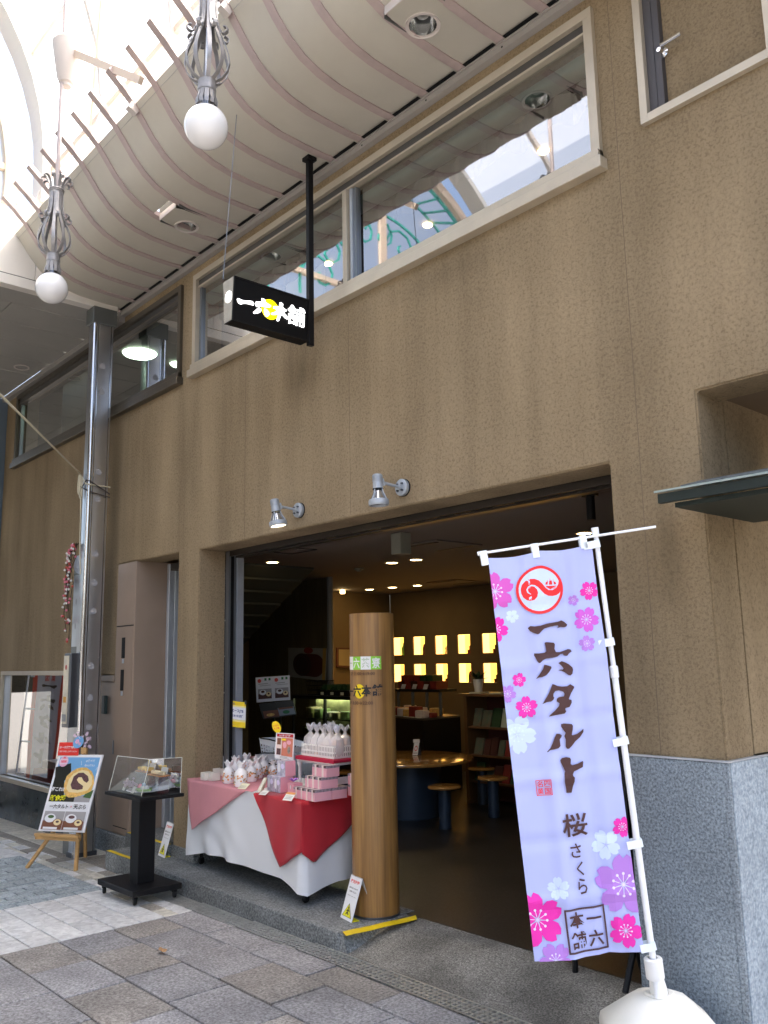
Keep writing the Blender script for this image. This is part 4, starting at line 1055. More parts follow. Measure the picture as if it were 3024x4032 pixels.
g_hon = [[(1022, 445), (1060, 458), (1075, 475), (1070, 520), (1100, 545), (1140, 570), (1120, 592), (1080, 580), (1110, 625), (1170, 685), (1150, 712), (1110, 690), (1065, 640), (1048, 650), (1020, 735), (990, 738), (982, 715), (1010, 625), (960, 640), (900, 635), (890, 615), (950, 595), (1000, 555), (960, 550), (925, 535), (925, 508), (960, 505), (1010, 518)]]
L_ = [(s_disc(*sgn(880, 555), .064, .064, 36), 'lit_yellow')]
L_ += [(s_poly(tr(sgn, g_ichi)), 'lit_white')] + [(s_poly(tr(sgn, q)), 'lit_white') for q in g_roku + g_hon]
px_, py_ = sgn(1290, 660); ex = sgn(1425, 660)[0] - sgn(1150, 660)[0]; ey = sgn(1290, 815)[1] - sgn(1290, 515)[1]; L_.append((s_text('舗', px_, py_, h=ey, w=ex, bold=.012), 'lit_white'))
decals('lettering', sg, F, L_)
bm = B()
for a, b_, c, d in ((0, 0, W_, .008), (0, Hs - .008, W_, Hs), (0, .008, .010, Hs - .008), (W_ - .010, .008, W_, Hs - .008)): hexa(bm, [F(a, b_, 0.001), F(c, b_, .001), F(c, d, .001), F(a, d, .001), F(a, b_, .006), F(c, b_, .006), F(c, d, .006), F(a, d, .006)])
obj('face_frame', bm, 'black_metal', sg, sm=False)
bm = B(); tx = SX - .03; ty = yR + .025; box(bm, tx - .017, tx + .017, ty - .02, ty + .02, zb_ - .02, 4.91, bev=.002); box(bm, tx - .035, tx + .035, ty - .035, ty + .035, 4.885, 4.91); obj('post', bm, 'black_metal', sg, sm=False)
bm = B(); w0 = on_x(878, 1100, SX - .06); w1_ = on_x(935, 410, SX - .06); tube(bm, [w0, w1_], .0028, 5); obj('support_wire', bm, 'alu_grey', sg, sm=True)
bm = B()
for yy in (yL + .18, yL + .42):
    pts = [(SX - .05, yy + .009 * sin(a), zb_ - .012 + .009 * cos(a)) for a in [i * pi / 5 for i in range(11)]]; tube(bm, pts, .002, 5)
obj('eyelet', bm, 'black_metal', sg, sm=True)

# wall spotlights
mat('spot_grey', (.40, .44, .49), .42, .3, var=.05, vscale=10)
def make_spot(c, tilt, label, lit):
    """c: centre of the wall disc"""
    c = Vector(c); t = thing('wall_spotlight', c, label, 'spotlight', 'grey spotlights on the stucco wall')
    bm = B(); lathe(bm, [(0, .0), (.052, .0), (.052, .006)], c, 28, axis=(0, -1, 0)); obj('rubber_seal', bm, 'slot_black', t, sm=40)
    bm = B(); lathe(bm, [(0, .006), (.048, .006), (.050, .012), (.050, .028), (.045, .032), (0, .032)], c, 28, axis=(0, -1, 0))
    obj('wall_disc', bm, 'spot_grey', t, sm=40)
    bm = B()
    for a in (.8, 2.4, 3.9, 5.5): lathe(bm, [(0, .032), (.006, .032), (.006, .044), (0, .044)], c + Vector((.028 * cos(a), 0, .028 * sin(a))), 8, axis=(0, -1, 0))
    obj('disc_screw', bm, 'steel_dark', t, sm=40)
    j = c + Vector((-.015, -.16, .015))
    bm = B(); tube(bm, [c + Vector((0, -.03, 0)), j], .0085, 10); tube(bm, [c + Vector((0, -.03, 0)), c + Vector((-.002, -.045, .002))], .016, 12); tube(bm, [j + Vector((0, .012, -.018)), j + Vector((0, -.0, .022))], .010, 8); obj('arm', bm, 'spot_grey', t, sm=True)
    ax = Vector(tilt).normalized(); h0 = j + Vector((0, -.035, .0)) - ax * .045
    bm = B(); lathe(bm, [(0, 0), (.022, 0), (.027, .004)] + [q for i in range(5) for q in ((.030, .008 + i * .008), (.030, .012 + i * .008), (.027, .0125 + i * .008), (.027, .0155 + i * .008))] + [(.029, .05), (.030, .085), (.0, .085)], h0, 26, axis=ax); obj('lamp_holder', bm, 'spot_grey', t, sm=30)
    bm = B(); lathe(bm, [(.0, .085), (.031, .085), (.031, .091), (.0, .091)], h0, 26, axis=ax); obj('seal_band', bm, 'slot_black', t, sm=30)
    bm = B(); lathe(bm, [(.022, .092), (.030, .11), (.047, .145), (.052, .155)], h0, 26, axis=ax, cap=False); obj('glass_reflector', bm, mat('refl_blue', (.62, .66, .72), .12, .9), t, sm=True)
    bm = B(); u, v = frame_of(ax)
    for k in range(4):
        a = k * pi / 2 + .4; d = u * cos(a) + v * sin(a); tube(bm, [h0 + ax * .090 + d * .030, h0 + ax * .11 + d * .036, h0 + ax * .15 + d * .056], .0032, 6)
    obj('cage_strut', bm, 'spot_grey', t, sm=True)
    bm = B(); lathe(bm, [(.050, .148), (.056, .150), (.059, .158), (.059, .178), (.056, .184), (.051, .184), (.051, .150)], h0, 30, axis=ax, cap=False); obj('front_ring', bm, 'spot_grey', t, sm=40)
    bm = B(); lathe(bm, [(.0, .176), (.050, .176)], h0, 26, axis=ax, cap=False); obj('lens', bm, mat('lens_lit', (1, .95, .8), .4, emit=(1, .80, .5), estr=2.6) if lit else mat('lens_dark', (.6, .63, .66), .15, .6), t, sm=False)
    if lit: light('spot_lamp', 'SPOT', h0 + ax * .19, 7, (1, .8, .55), .03, h0 + ax * 2, R(70), .7, parent=t)
    return t
make_spot(on_y(1183, 2010, .0), (.10, .12, -1), 'left spotlight above the entrance, its lamp lit', True)
make_spot(on_y(1592, 1921, .0), (.03, .02, -1), 'right spotlight above the entrance, its lamp off', False)

# ================================================================== wooden sign column
mat('column_wood', (.40, .215, .065), .42, var=.4, vscale=6, color2=(.175, .085, .028), stretch=(4.5, 4.5, .16), coat=.12, detail=9)
CC = Vector((-4.057, .104, .09)); CR = .137
col = thing('wooden_column', CC, 'round cypress column with green and white name strip and brush lettered shop name', 'column')
topz = on_y(1450, 2421, .13).z
bm = B(); lathe(bm, [(0, .0), (CR, .0)] + [(CR, (topz - .09) * i / 10) for i in range(1, 11)] + [(CR - .004, topz - .087), (0, topz - .087)], CC, 64); obj('trunk', bm, 'column_wood', col, sm=40)
bm = B(); lathe(bm, [(CR + .001, .0), (CR + .004, .0), (CR + .004, .012), (CR + .001, .012)], CC, 48, cap=False); obj('base_ring', bm, 'steel_dark', col, sm=40)
def col_uv(px, py):
    r = ray(px, py); o = CAM - CC; a = r.x ** 2 + r.y ** 2; b_ = 2 * (o.x * r.x + o.y * r.y); c = o.x ** 2 + o.y ** 2 - CR * CR
    d = max(0, b_ * b_ - 4 * a * c); t = (-b_ - sqrt(d)) / (2 * a); p = o + r * t
    return (math.atan2(p.y, p.x), p.z)
a0 = col_uv(1376, 2640)[0]; a1 = col_uv(1501, 2640)[0]
FC = lambda u, v, off=0.0: CC + Vector(((CR + off) * cos(u / CR), (CR + off) * sin(u / CR), -v))
U0, U1 = a0 * CR, a1 * CR
if U1 < U0 - 2: U1 += 2 * pi * CR
U0 = U1 - 4 * R(26.5) * CR
zt_ = -col_uv(1470, 2584)[1]; zbm = -col_uv(1470, 2636)[1]
W4 = (U1 - U0) / 4; mid = (zt_ + zbm) / 2; HH = zbm - zt_
mat('leaf_green', (.27, .62, .05), .5); mat('print_white', (.80, .80, .78), .5); mat('print_pale', (.50, .58, .45), .5); mat('print_brown', (.12, .06, .03), .6); mat('moon_yellow', (.90, .66, .01), .5)
LL = []
for k, (ch, bgc, fc) in enumerate((('一', 'print_white', 'print_pale'), ('六', 'leaf_green', 'print_white'), ('茶', 'print_white', 'print_pale'), ('寮', 'leaf_green', 'print_white'))):
    LL.append((s_rect(U0 + W4 * k, zt_, U0 + W4 * (k + 1), zbm), bgc))
for k, (ch, bgc, fc) in enumerate((('一', 'print_white', 'print_pale'), ('六', 'leaf_green', 'print_white'), ('茶', 'print_white', 'print_pale'), ('寮', 'leaf_green', 'print_white'))):
    LL.append((s_text(ch, U0 + W4 * (k + .5), mid, w=W4 * .8, bold=.018) if ch == '一' else s_text(ch, U0 + W4 * (k + .5), mid, h=HH * .8, w=W4 * .8, bold=.018), fc))
def zrow(py): return -col_uv(1450, py)[1]
LL.append((s_text('2F 11:00→19:00', (U0 + U1) / 2, zrow(2652), w=(U1 - U0) * .68, h=.020, bold=.03), 'print_brown'))
LL.append((s_disc((U0 + U1) / 2 - .01, zrow(2722), .036, .042, 30), 'moon_yellow'))
for k, ch in enumerate('一六本舗'):
    LL.append((s_text(ch, U0 + W4 * (k + .5) + .004, zrow(2722) - .002 * k, w=W4 * .98, h=None if ch == '一' else .068, bold=.028), 'ink_black'))
LL.append((s_text('1F 8:30→22:00', (U0 + U1) / 2 - .01, zrow(2768), w=(U1 - U0) * .66, h=.020, bold=.03), 'print_brown'))
decals('lettering', col, FC, LL, cuts=([U0 + i * .008 for i in range(60)], []), step=.0005)

# ================================================================== nobori banner in the foreground
mat('banner_cloth', (.42, .47, .82), .62, sheen=.2); MATS['banner_cloth'].node_tree.nodes['Principled BSDF'].inputs['Transmission Weight'].default_value = 0
mat('bp_brown', (.058, .020, .020), .65); mat('bp_red', (.80, .015, .02), .6); mat('bp_magenta', (.78, .02, .40), .6); mat('bp_pink', (.62, .09, .50), .6)
mat('bp_lilac', (.43, .20, .66), .6); mat('bp_pale', (.62, .74, .92), .6); mat('bp_white', (.56, .67, .90), .6); mat('bp_stamen', (.78, .72, .95), .6); mat('bp_violet', (.58, .10, .60), .6)
mat('pole_white', (.80, .83, .88), .35)
BP = CAM + ray(2230, 2960).normalized() * 3.50
az = R(-44); tl_ = R(-3)
BN = Vector((cos(az) * cos(tl_), sin(az) * cos(tl_), sin(tl_)))
bpt = lambda px, py: on_plane(px, py, BP, BN)
CTL, CTR, CBR, CBL = bpt(1922, 2197), bpt(2330, 2140), bpt(2534, 3746), bpt(2105, 3786)
fl = thing('nobori_banner', (CBR.x, CBR.y, .02), 'tall pale lilac banner with cherry blossoms and large brown brush characters in a white base', 'banner')
# homography photo px -> unit square
def homog(src):
    (x0, y0), (x1, y1), (x2, y2), (x3, y3) = src
    A = []; bb = []
    for (x, y), (u, v) in zip(src, ((0, 0), (1, 0), (1, 1), (0, 1))):
        A.append([x, y, 1, 0, 0, 0, -u * x, -u * y]); bb.append(u); A.append([0, 0, 0, x, y, 1, -v * x, -v * y]); bb.append(v)
    n = 8
    for i in range(n):
        p = max(range(i, n), key=lambda r_: abs(A[r_][i])); A[i], A[p] = A[p], A[i]; bb[i], bb[p] = bb[p], bb[i]
        for r_ in range(i + 1, n):
            f_ = A[r_][i] / A[i][i]
            for c in range(i, n): A[r_][c] -= f_ * A[i][c]
            bb[r_] -= f_ * bb[i]
    h = [0] * n
    for i in range(n - 1, -1, -1): h[i] = (bb[i] - sum(A[i][c] * h[c] for c in range(i + 1, n))) / A[i][i]
    def f(x, y):
        w = h[6] * x + h[7] * y + 1; return ((h[0] * x + h[1] * y + h[2]) / w, (h[3] * x + h[4] * y + h[5]) / w)
    return f
hb = homog([(1922, 2197), (2330, 2140), (2534, 3746), (2105, 3786)])
BW, BH = (CTR - CTL).length, (CBL - CTL).length
def bu(px, py): u, v = hb(px, py); return (u * BW, v * BH)
A_ = lambda x, y: bu(1880 + x / 3.1596, 2150 + y / 3.1596)
B_ = lambda x, y: bu(2000 + x / 2.3286, 2850 + y / 2.3286)
cu = [0.0, 1 / 3, 2 / 3, 1.0]; cvv = [0, .145, .29, .435, .58, .725, .86, 1.0]
def fold(u, v):
    """creases of the folded cloth plus slow waves"""
    f_ = 0
    for c, s in ((.36, 1), (.70, -1)): f_ += s * .013 * max(0, 1 - abs(u - c) / .10)
    for i, c in enumerate((.14, .285, .43, .57, .72, .86)): f_ += (1 if i % 2 else -1) * .008 * max(0, 1 - abs(v - c) / .022)
    f_ += .008 * sin(u * 5 + v * 9) * sin(v * pi) + .006 * sin(v * 17 + u * 3) * u + .010 * (u - .5) ** 2 * sin(v * 6)
    if v > .93: f_ += .012 * sin(u * 6.5) * (v - .93) / .07
    return f_
def FB(x, y, off=0.0):
    u, v = x / BW, y / BH
    p = CTL * (1 - u) * (1 - v) + CTR * u * (1 - v) + CBR * u * v + CBL * (1 - u) * v
    sag = .010 * sin(pi * ((u * 2) % 1)) * max(0, 1 - v * 12)
    return p + BN * (fold(u, v) + off) + Vector((0, 0, -sag))
NU, NV = 30, 110
gu = sorted({BW * i / NU for i in range(NU + 1)}); gv = sorted({BH * i / NV for i in range(NV + 1)})
bm = B(); gr = [[bm.verts.new(FB(a, b_)) for a in gu] for b_ in gv]
for j in range(NV):
    for i in range(NU): bm.faces.new((gr[j][i], gr[j][i + 1], gr[j + 1][i + 1], gr[j + 1][i]))
cl = obj('cloth', bm, 'banner_cloth', fl, sm=60)
lim = [(0, 0.0, -1), (0, BW, 1), (1, 0.0, -1), (1, BH, 1)]
CUT = (gu[1:-1], gv[1:-1], lim)
KY = 1.0
def sak(f, x, y, r, rot, m_, m2='bp_stamen', st=True):
    cx_, cy_ = f(x, y); sc = 3.1596 if f is A_ else 2.3286; rr = r / sc / 412 * BW
    return [(sakura(cx_, cy_, rr, rot), m_)] + ([(stamens(cx_, cy_, rr, rot), m2)] if st else [])
LY = []
LY += sak(A_, 430, 880, 85, .3, 'bp_white', st=False) + sak(B_, 85, 110, 175, .2, 'bp_white', 'bp_pale') + sak(B_, 460, 1510, 100, .9, 'bp_white', st=False) + sak(B_, 900, 1120, 130, .5, 'bp_white', st=False)
LY += sak(A_, 218, 570, 245, -.4, 'bp_pink') + sak(A_, 225, 1045, 160, .25, 'bp_magenta') + sak(A_, 1393, 560, 118, .5, 'bp_magenta') + sak(A_, 1200, 682, 68, .1, 'bp_lilac')
LY += sak(A_, 1355, 922, 155, .2, 'bp_violet') + sak(A_, 1360, 1222, 100, .9, 'bp_lilac') + sak(A_, 518, 1678, 88, .0, 'bp_magenta') + sak(A_, 375, 1850, 110, .3, 'bp_lilac') + sak(A_, 612, 2022, 138, -.3, 'bp_magenta')
LY += sak(B_, 1052, 955, 92, .2, 'bp_magenta') + sak(B_, 1062, 1482, 255, -.2, 'bp_lilac') + sak(B_, 272, 1798, 232, -.5, 'bp_magenta') + sak(B_, 1080, 1900, 145, .15, 'bp_magenta') + sak(B_, 435, 2160, 150, .4, 'bp_lilac')
# round swirl mark with a little ship
lcx, lcy = A_(770, 548); k_ = BW / 412 / 3.1596
LY.append((s_ring(lcx, lcy, 262 * k_, 297 * k_), 'bp_red')); LY.insert(-1, (s_disc(lcx, lcy, 265 * k_, n=40), 'bp_white'))
sw = [(532, 545), (545, 490), (585, 440), (640, 412), (700, 410), (755, 430), (800, 470), (840, 520), (880, 552), (930, 553), (975, 525), (1003, 480), (1010, 440), (1040, 480), (1045, 540), (1020, 590), (985, 615), (930, 628), (880, 625), (830, 600), (790, 560), (745, 515), (705, 492), (660, 488), (620, 510), (600, 550), (612, 590), (655, 612), (660, 604), (628, 580), (618, 550), (632, 520), (665, 505), (700, 512), (735, 545), (748, 585), (740, 635), (705, 675), (655, 690), (610, 682), (565, 650), (540, 600)]
LY.append((s_poly(tr(A_, sw)), 'bp_red'))
for q in ([(845, 455), (872, 440), (868, 485), (840, 485)], [(890, 432), (918, 432), (928, 485), (884, 485)], [(938, 442), (965, 450), (980, 480), (950, 484)], [(838, 502), (985, 497), (960, 530), (910, 545), (865, 530)], [(893, 408), (908, 415), (893, 424)], [(858, 428), (870, 434), (858, 440)], [(936, 420), (950, 427), (936, 434)]):
    LY.append((s_poly(tr(A_, q)), 'bp_red'))
LY.append((s_line(tr(A_, [(838, 505), (900, 550), (985, 500)]), 5 * k_), 'bp_white'))
big = [
 [(620, 1030), (650, 1003), (700, 1008), (780, 1000), (860, 975), (1000, 950), (1045, 933), (1080, 950), (1122, 985), (1112, 1010), (1080, 1020), (1030, 1015), (990, 1030), (1005, 1010), (1000, 995), (900, 1012), (830, 1035), (800, 1060), (765, 1100), (740, 1106), (690, 1090), (650, 1070)],
 [(832, 1215), (850, 1205), (950, 1213), (963, 1235), (957, 1290), (975, 1330), (1020, 1330), (1080, 1310), (1125, 1293), (1160, 1298), (1175, 1322), (1140, 1345), (1115, 1375), (1090, 1375), (1068, 1370), (1058, 1350), (1030, 1355), (990, 1385), (930, 1400), (850, 1410), (810, 1428), (775, 1460), (755, 1463), (735, 1440), (715, 1400), (698, 1370), (700, 1345), (760, 1345), (830, 1338), (855, 1320), (850, 1280), (840, 1240)],
 [(825, 1485), (850, 1490), (915, 1510), (918, 1530), (890, 1580), (850, 1620), (800, 1640), (760, 1645), (725, 1665), (740, 1640), (770, 1600), (810, 1540)],
 [(1000, 1465), (1040, 1442), (1080, 1455), (1130, 1480), (1180, 1520), (1190, 1550), (1180, 1600), (1155, 1622), (1130, 1618), (1080, 1580), (1040, 1563), (1000, 1557), (1030, 1548), (1060, 1548), (1065, 1530), (1040, 1500)],
 [(930, 1730), (955, 1735), (990, 1752), (1050, 1760), (1110, 1755), (1150, 1730), (1200, 1760), (1200, 1775), (1160, 1840), (1130, 1910), (1135, 1918), (1165, 1925), (1167, 1960), (1140, 2010), (1090, 2025), (1085, 2040), (1098, 2070), (1080, 2095), (1030, 2105), (950, 2120), (885, 2133), (900, 2110), (960, 2060), (1010, 2000), (1015, 1965), (980, 1945), (985, 1910), (1010, 1890), (1070, 1880), (1078, 1850), (1060, 1822), (1010, 1805), (965, 1815), (942, 1850), (940, 1880), (952, 1900), (940, 1925), (910, 1945), (860, 1950), (800, 1975), (830, 1930), (880, 1850), (910, 1780)]]
bigB = [
 [(440, 98), (470, 100), (490, 112), (485, 130), (470, 150), (475, 190), (478, 210), (460, 230), (420, 240), (380, 245), (358, 265), (352, 262), (385, 222), (405, 180), (425, 130)],
 [(483, 12), (510, 5), (580, 10), (592, 25), (588, 60), (580, 105), (585, 112), (630, 100), (670, 75), (692, 55), (692, 85), (660, 130), (610, 170), (580, 210), (555, 235), (535, 235), (525, 215), (525, 150), (512, 120), (525, 90), (500, 60), (485, 35)],
 [(475, 340), (490, 320), (530, 312), (565, 318), (572, 335), (570, 375), (585, 385), (640, 370), (685, 350), (690, 360), (685, 405), (650, 418), (600, 440), (588, 465), (590, 480), (605, 495), (605, 530), (590, 580), (578, 635), (530, 637), (528, 600), (515, 540), (512, 460), (518, 440), (500, 400), (480, 360)]]
LY += [(s_poly(tr(A_, q)), 'bp_brown') for q in big] + [(s_poly(tr(B_, q)), 'bp_brown') for q in bigB]
kb = BW / 412 / 2.3286
def tB(ch, x, y, w=None, h=None, m_='bp_brown', bold=.012):
    cx_, cy_ = B_(x, y); return (s_text(ch, cx_, cy_, h=h * kb if h else None, w=w * kb if w else None, bold=bold), m_)
LY += [tB('桜', 608, 930, 225, 200, bold=.016), tB('さ', 618, 1165, 95, 120, bold=.010), tB('く', 658, 1330, 62, 120, bold=.010), tB('ら', 682, 1490, 80, 130, bold=.010)]
def sealF(x0, y0, x1, y1, w, f): 
    a = f(x0, y0); c = f(x1, y1); return s_frame(a[0], a[1], c[0], c[1], w)
cc = B_(325, 588); hw = 68 * kb
LY += [(s_frame(cc[0] - hw, cc[1] - hw, cc[0] + hw, cc[1] + hw, .0022), 'bp_red')]
for ch, dx, dy in (('四', 32, -32), ('国', 32, 32), ('名', -32, -32), ('菓', -32, 32)): LY.append((s_text(ch, cc[0] + dx * kb, cc[1] + dy * kb, h=54 * kb, w=52 * kb, bold=.008), 'bp_red'))
cc = B_(718, 1882); hw = 182 * kb
LY += [(s_frame(cc[0] - hw, cc[1] - hw, cc[0] + hw, cc[1] + hw, .0052), 'bp_brown'), (s_frame(cc[0] - hw * .93, cc[1] - hw * .93, cc[0] + hw * .93, cc[1] + hw * .93, .0015), 'bp_brown')]
for ch, dx, dy in (('一', 78, -85), ('六', 78, 80), ('本', -78, -85), ('舗', -78, 80)): LY.append((s_text(ch, cc[0] + dx * kb, cc[1] + dy * kb, h=None if ch == '一' else 135 * kb, w=135 * kb, bold=.02), 'bp_brown'))
decals('cloth_print', fl, FB, LY, cuts=CUT, step=.00012, base=.0006)
# pole, rod, clips
bxy = on_z(2596, 3918, .285)
pole_top = bpt(2346, 2090) + BN * -.012; pole_bot = bpt(2577, 3800) + BN * -.012
bm = B(); j1 = pole_top.lerp(pole_bot, .345); tube(bm, [pole_top, j1], .0098, 14); tube(bm, [j1, pole_bot, pole_bot + (pole_bot - pole_top).normalized() * .12], .0125, 14); obj('pole', bm, 'pole_white', fl, sm=True)
d_ = (pole_bot - pole_top).normalized(); bm = B(); tube(bm, [j1 - d_ * .035, j1 - d_ * .03, j1 + d_ * .01, j1 + d_ * .015], [.012, .0165, .0165, .012], 14); obj('pole_collar', bm, 'pole_white', fl, sm=40)
bm = B(); tube(bm, [pole_top - d_ * .014, pole_top + d_ * .022], .0145, 14); obj('pole_cap', bm, 'pole_white', fl, sm=40)
rl, rr_ = bpt(1880, 2181), bpt(2582, 2074)
bm = B(); tube(bm, [rl, rr_], .0052, 10); tube(bm, [rl, rl + (rr_ - rl).normalized() * .02], .0085, 10); obj('top_rod', bm, 'pole_white', fl, sm=True)
def clip(a, b_, w):
    """band of cloth from a to b (centre line) with width w"""
    a, b_ = Vector(a), Vector(b_); bm = B(); s = BN.cross(b_ - a).normalized()
    for o_ in (.006,):
        P = [a - s * w / 2, b_ - s * w / 2, b_ + s * w / 2, a + s * w / 2]
        hexa(bm, [p + BN * .007 for p in P] + [p + BN * .0105 for p in P])
        hexa(bm, [p - BN * .026 for p in P] + [p - BN * .0225 for p in P])
        hexa(bm, [b_ - s * w / 2 - BN * .0225, b_ + s * w / 2 - BN * .0225, b_ + s * w / 2 + BN * .007, b_ - s * w / 2 + BN * .007] + [q + (b_ - a).normalized() * .003 for q in (b_ - s * w / 2 - BN * .0225, b_ + s * w / 2 - BN * .0225, b_ + s * w / 2 + BN * .007, b_ - s * w / 2 + BN * .007)])
    obj('loop_tab', bm, mat('tab_white', (.80, .87, .92), .6), fl, sm=False)
for (x, y), (x2, y2) in (((1912, 2225), (1902, 2172)), ((2112, 2196), (2104, 2143)), ((2300, 2160), (2293, 2112))): clip(bpt(x, y), bpt(x2, y2), .027)
for (x, y), (x2, y2) in (((2296, 2152), (2358, 2140)), ((2356, 2537), (2415, 2525)), ((2412, 2926), (2470, 2913)), ((2468, 3329), (2526, 3317)), ((2520, 3735), (2578, 3722))): clip(bpt(x, y), bpt(x2, y2), .029)
# base tank
bc = Vector((bxy.x, bxy.y, 0)); bc.y = min(bc.y, -.25)
bw = .205
def rect_ring(r, z, cut=.35, M_=None):
    c = r * (1 - cut); pts = [(r, -c), (r, c), (c, r), (-c, r), (-r, c), (-r, -c), (-c, -r), (c, -r)]
    a = R(47); return [(bc.x + x * cos(a) - y * sin(a), bc.y + x * sin(a) + y * cos(a), z) for x, y in pts]
bm = B(); prof = [(bw * .96, .0, .35), (bw, .015, .35), (bw, .15, .35), (bw * .97, .175, .36), (bw * .50, .262, .5), (bw * .40, .272, .55), (bw * .30, .275, .6)]
rings = [[bm.verts.new(p) for p in rect_ring(r, z + .012, c)] for r, z, c in prof]
for a, b_ in zip(rings, rings[1:]):
    for k in range(8): bm.faces.new((a[k], a[(k + 1) % 8], b_[(k + 1) % 8], b_[k]))
bm.faces.new(rings[0][::-1]); bm.faces.new(rings[-1])
bmesh.ops.bevel(bm, geom=[e for e in bm.edges if e.calc_face_angle(0) > .25], offset=.012, segments=3, affect='EDGES')
tank = obj('base_tank', bm, mat('tank_plastic', (.80, .80, .745), .42, var=.03, vscale=4, spec=.4), fl, sm=50)
sk = bc + Vector((0, 0, .286))
bm = B(); lathe(bm, [(.052, -.002), (.056, .006), (.050, .010), (.036, .008), (.034, .0)], sk, 30, cap=False); lathe(bm, [(.0, .002), (.034, .002)], sk, 30, cap=False); obj('socket_rim', bm, 'tank_plastic', tank, sm=40)
se = pole_bot; dd = (se - sk)
bm = B(); lathe(bm, [(.030, .0), (.034, .01), (.030, dd.length * .35), (.024, dd.length * .7), (.020, dd.length * .95), (.0, dd.length * .95)], sk, 14, axis=dd); obj('socket_stem', bm, 'white_plastic', tank, sm=40)
bm = B(); lathe(bm, [(.016, -.050), (.033, -.050), (.034, -.045), (.034, .018), (.030, .022), (.018, .022)], se, 26, axis=-d_, cap=False); obj('clamp_collar', bm, 'white_plastic', tank, sm=40)
bm = B(); q = bc + Vector((-.085, .085, .286 - .03)); lathe(bm, [(0, 0), (.012, .0), (.013, .006), (0, .007)], q + Vector((0, 0, .012)), 14, axis=(-.35, .35, .85)); obj('filler_cap', bm, 'steel_dark', tank, sm=40)
# dark board stand behind the banner
bd = thing('board_stand', (-2.62, .05, .05), 'black metal legs of a board stand hidden behind the lilac banner', 'stand')
p0, p1 = on_y(1300 + 1482 / 1.276, 2900 + 1290 / 1.276, -.03), on_y(1300 + 1522 / 1.276, 2900 + 1090 / 1.276, .06)
bm = B(); tube(bm, [p0, p1, p1 + (p1 - p0) * 1.2], .014, 8); obj('leg', bm, 'black_metal', bd, sm=True)
p2 = p0 + Vector((-.02, .18, .02)); bm = B(); tube(bm, [p2, p1 + Vector((.0, .03, 0)), p1 + (p1 - p0) * 1.2], .012, 8); obj('leg', bm, 'black_metal', bd, sm=True)
q0 = on_y(1300 + 1228 / 1.276, 2900 + 1122 / 1.276, .15); bm = B(); tube(bm, [(q0.x, q0.y, .075), q0 + Vector((.0, .02, .35))], .014, 8); obj('leg', bm, 'black_metal', bd, sm=True)
bm = B(); box(bm, min(q0.x, p1.x) - .0, p1.x + .0, .09, .11, .42, 1.15); obj('board', bm, 'black_metal', bd, sm=False)
# withered leaf on the paving
bm = B(); lf = on_z(638, 3752, .0)
pts = [Vector((.034 * cos(a) * (1 + .25 * sin(3 * a)), .022 * sin(a), .006 + .016 * abs(sin(a * 1.5 + .4)))) for a in [i * pi / 6 for i in range(12)]]
c0 = bm.verts.new(lf + Vector((0, 0, .022))); vs = [bm.verts.new(lf + p) for p in pts]
for i in range(12): bm.faces.new((c0, vs[i], vs[(i + 1) % 12]))
o = obj('dry_leaf', bm, mat('leaf_brown', (.42, .24, .11), .8, var=.3, vscale=60), sm=False, org=lf); tag(o, 'curled dry brown leaf lying on the stone paving', 'leaf')
# ================================================================== street stands and table
mat('pine', (.55, .33, .13), .5, var=.15, vscale=10, stretch=(1, 1, 4))
mat('poster_sky', (.18, .42, .72), .4); mat('poster_black', (.012, .014, .012), .4); mat('poster_white', (.82, .83, .86), .4); mat('poster_dough', (.80, .50, .14), .45, var=.25, vscale=40)
mat('poster_cream', (.85, .70, .38), .45); mat('poster_bean', (.11, .05, .055), .5, var=.4, vscale=90); mat('poster_yellow', (.85, .82, .02), .4); mat('poster_pink', (.82, .45, .60), .4); mat('poster_red', (.80, .04, .03), .4)
mat('poster_wood', (.20, .075, .04), .5); mat('poster_grey', (.36, .35, .36), .5); mat('poster_green', (.05, .12, .03), .5)
mat('card_white', (.80, .80, .76), .55); mat('card_cream', (.78, .76, .56), .55); mat('caution_yellow', (.85, .80, .0), .4); mat('caution_red', (.80, .10, .07), .5)
mat('cloth_white', (.74, .76, .79), .85, bump=.01, bscale=400); mat('cloth_pink', (.66, .28, .31), .85, var=.05, vscale=4); mat('cloth_red', (.42, .006, .018), .8, var=.08, vscale=4, sheen=.2)

# ---- easel with poster
eg = Gz(-7.2)
a = on_z(142, 3279, .235); b_ = on_z(314, 3288, .235)
ed = Vector((b_.x - a.x, b_.y - a.y, 0)).normalized(); en = Vector((ed.y, -ed.x, 0))
if en.dot(CAM - a) < 0: en = -en
ez = thing('easel', ((a.x + b_.x) / 2, (a.y + b_.y) / 2, eg), 'small pine easel holding the menu poster beside the steel pillar', 'easel')
bm = B()
def obox(bm, o, u, n, w, d, h, mi=0):
    """box from o: w along u, d along n, h up"""
    o = Vector(o); u = Vector(u); n = Vector(n); z = Vector((0, 0, h)); hexa(bm, [o, o + u * w, o + u * w + n * d, o + n * d] + [q + z for q in (o, o + u * w, o + u * w + n * d, o + n * d)], mi)
lw = (b_ - a).length
bm = B(); obox(bm, a - en * .02, ed, en, lw, .042, -.022); obox(bm, a - en * .02 + Vector((0, 0, -.026)), ed, en, lw, .03, -.022); obj('ledge', bm, 'pine', ez, sm=False)
fL = on_z(105, 3418, eg); fR = on_z(298, 3430, eg); fB = on_z(336, 3375, eg)
tp = (a + b_) / 2 - en * .30 + Vector((0, 0, .50))
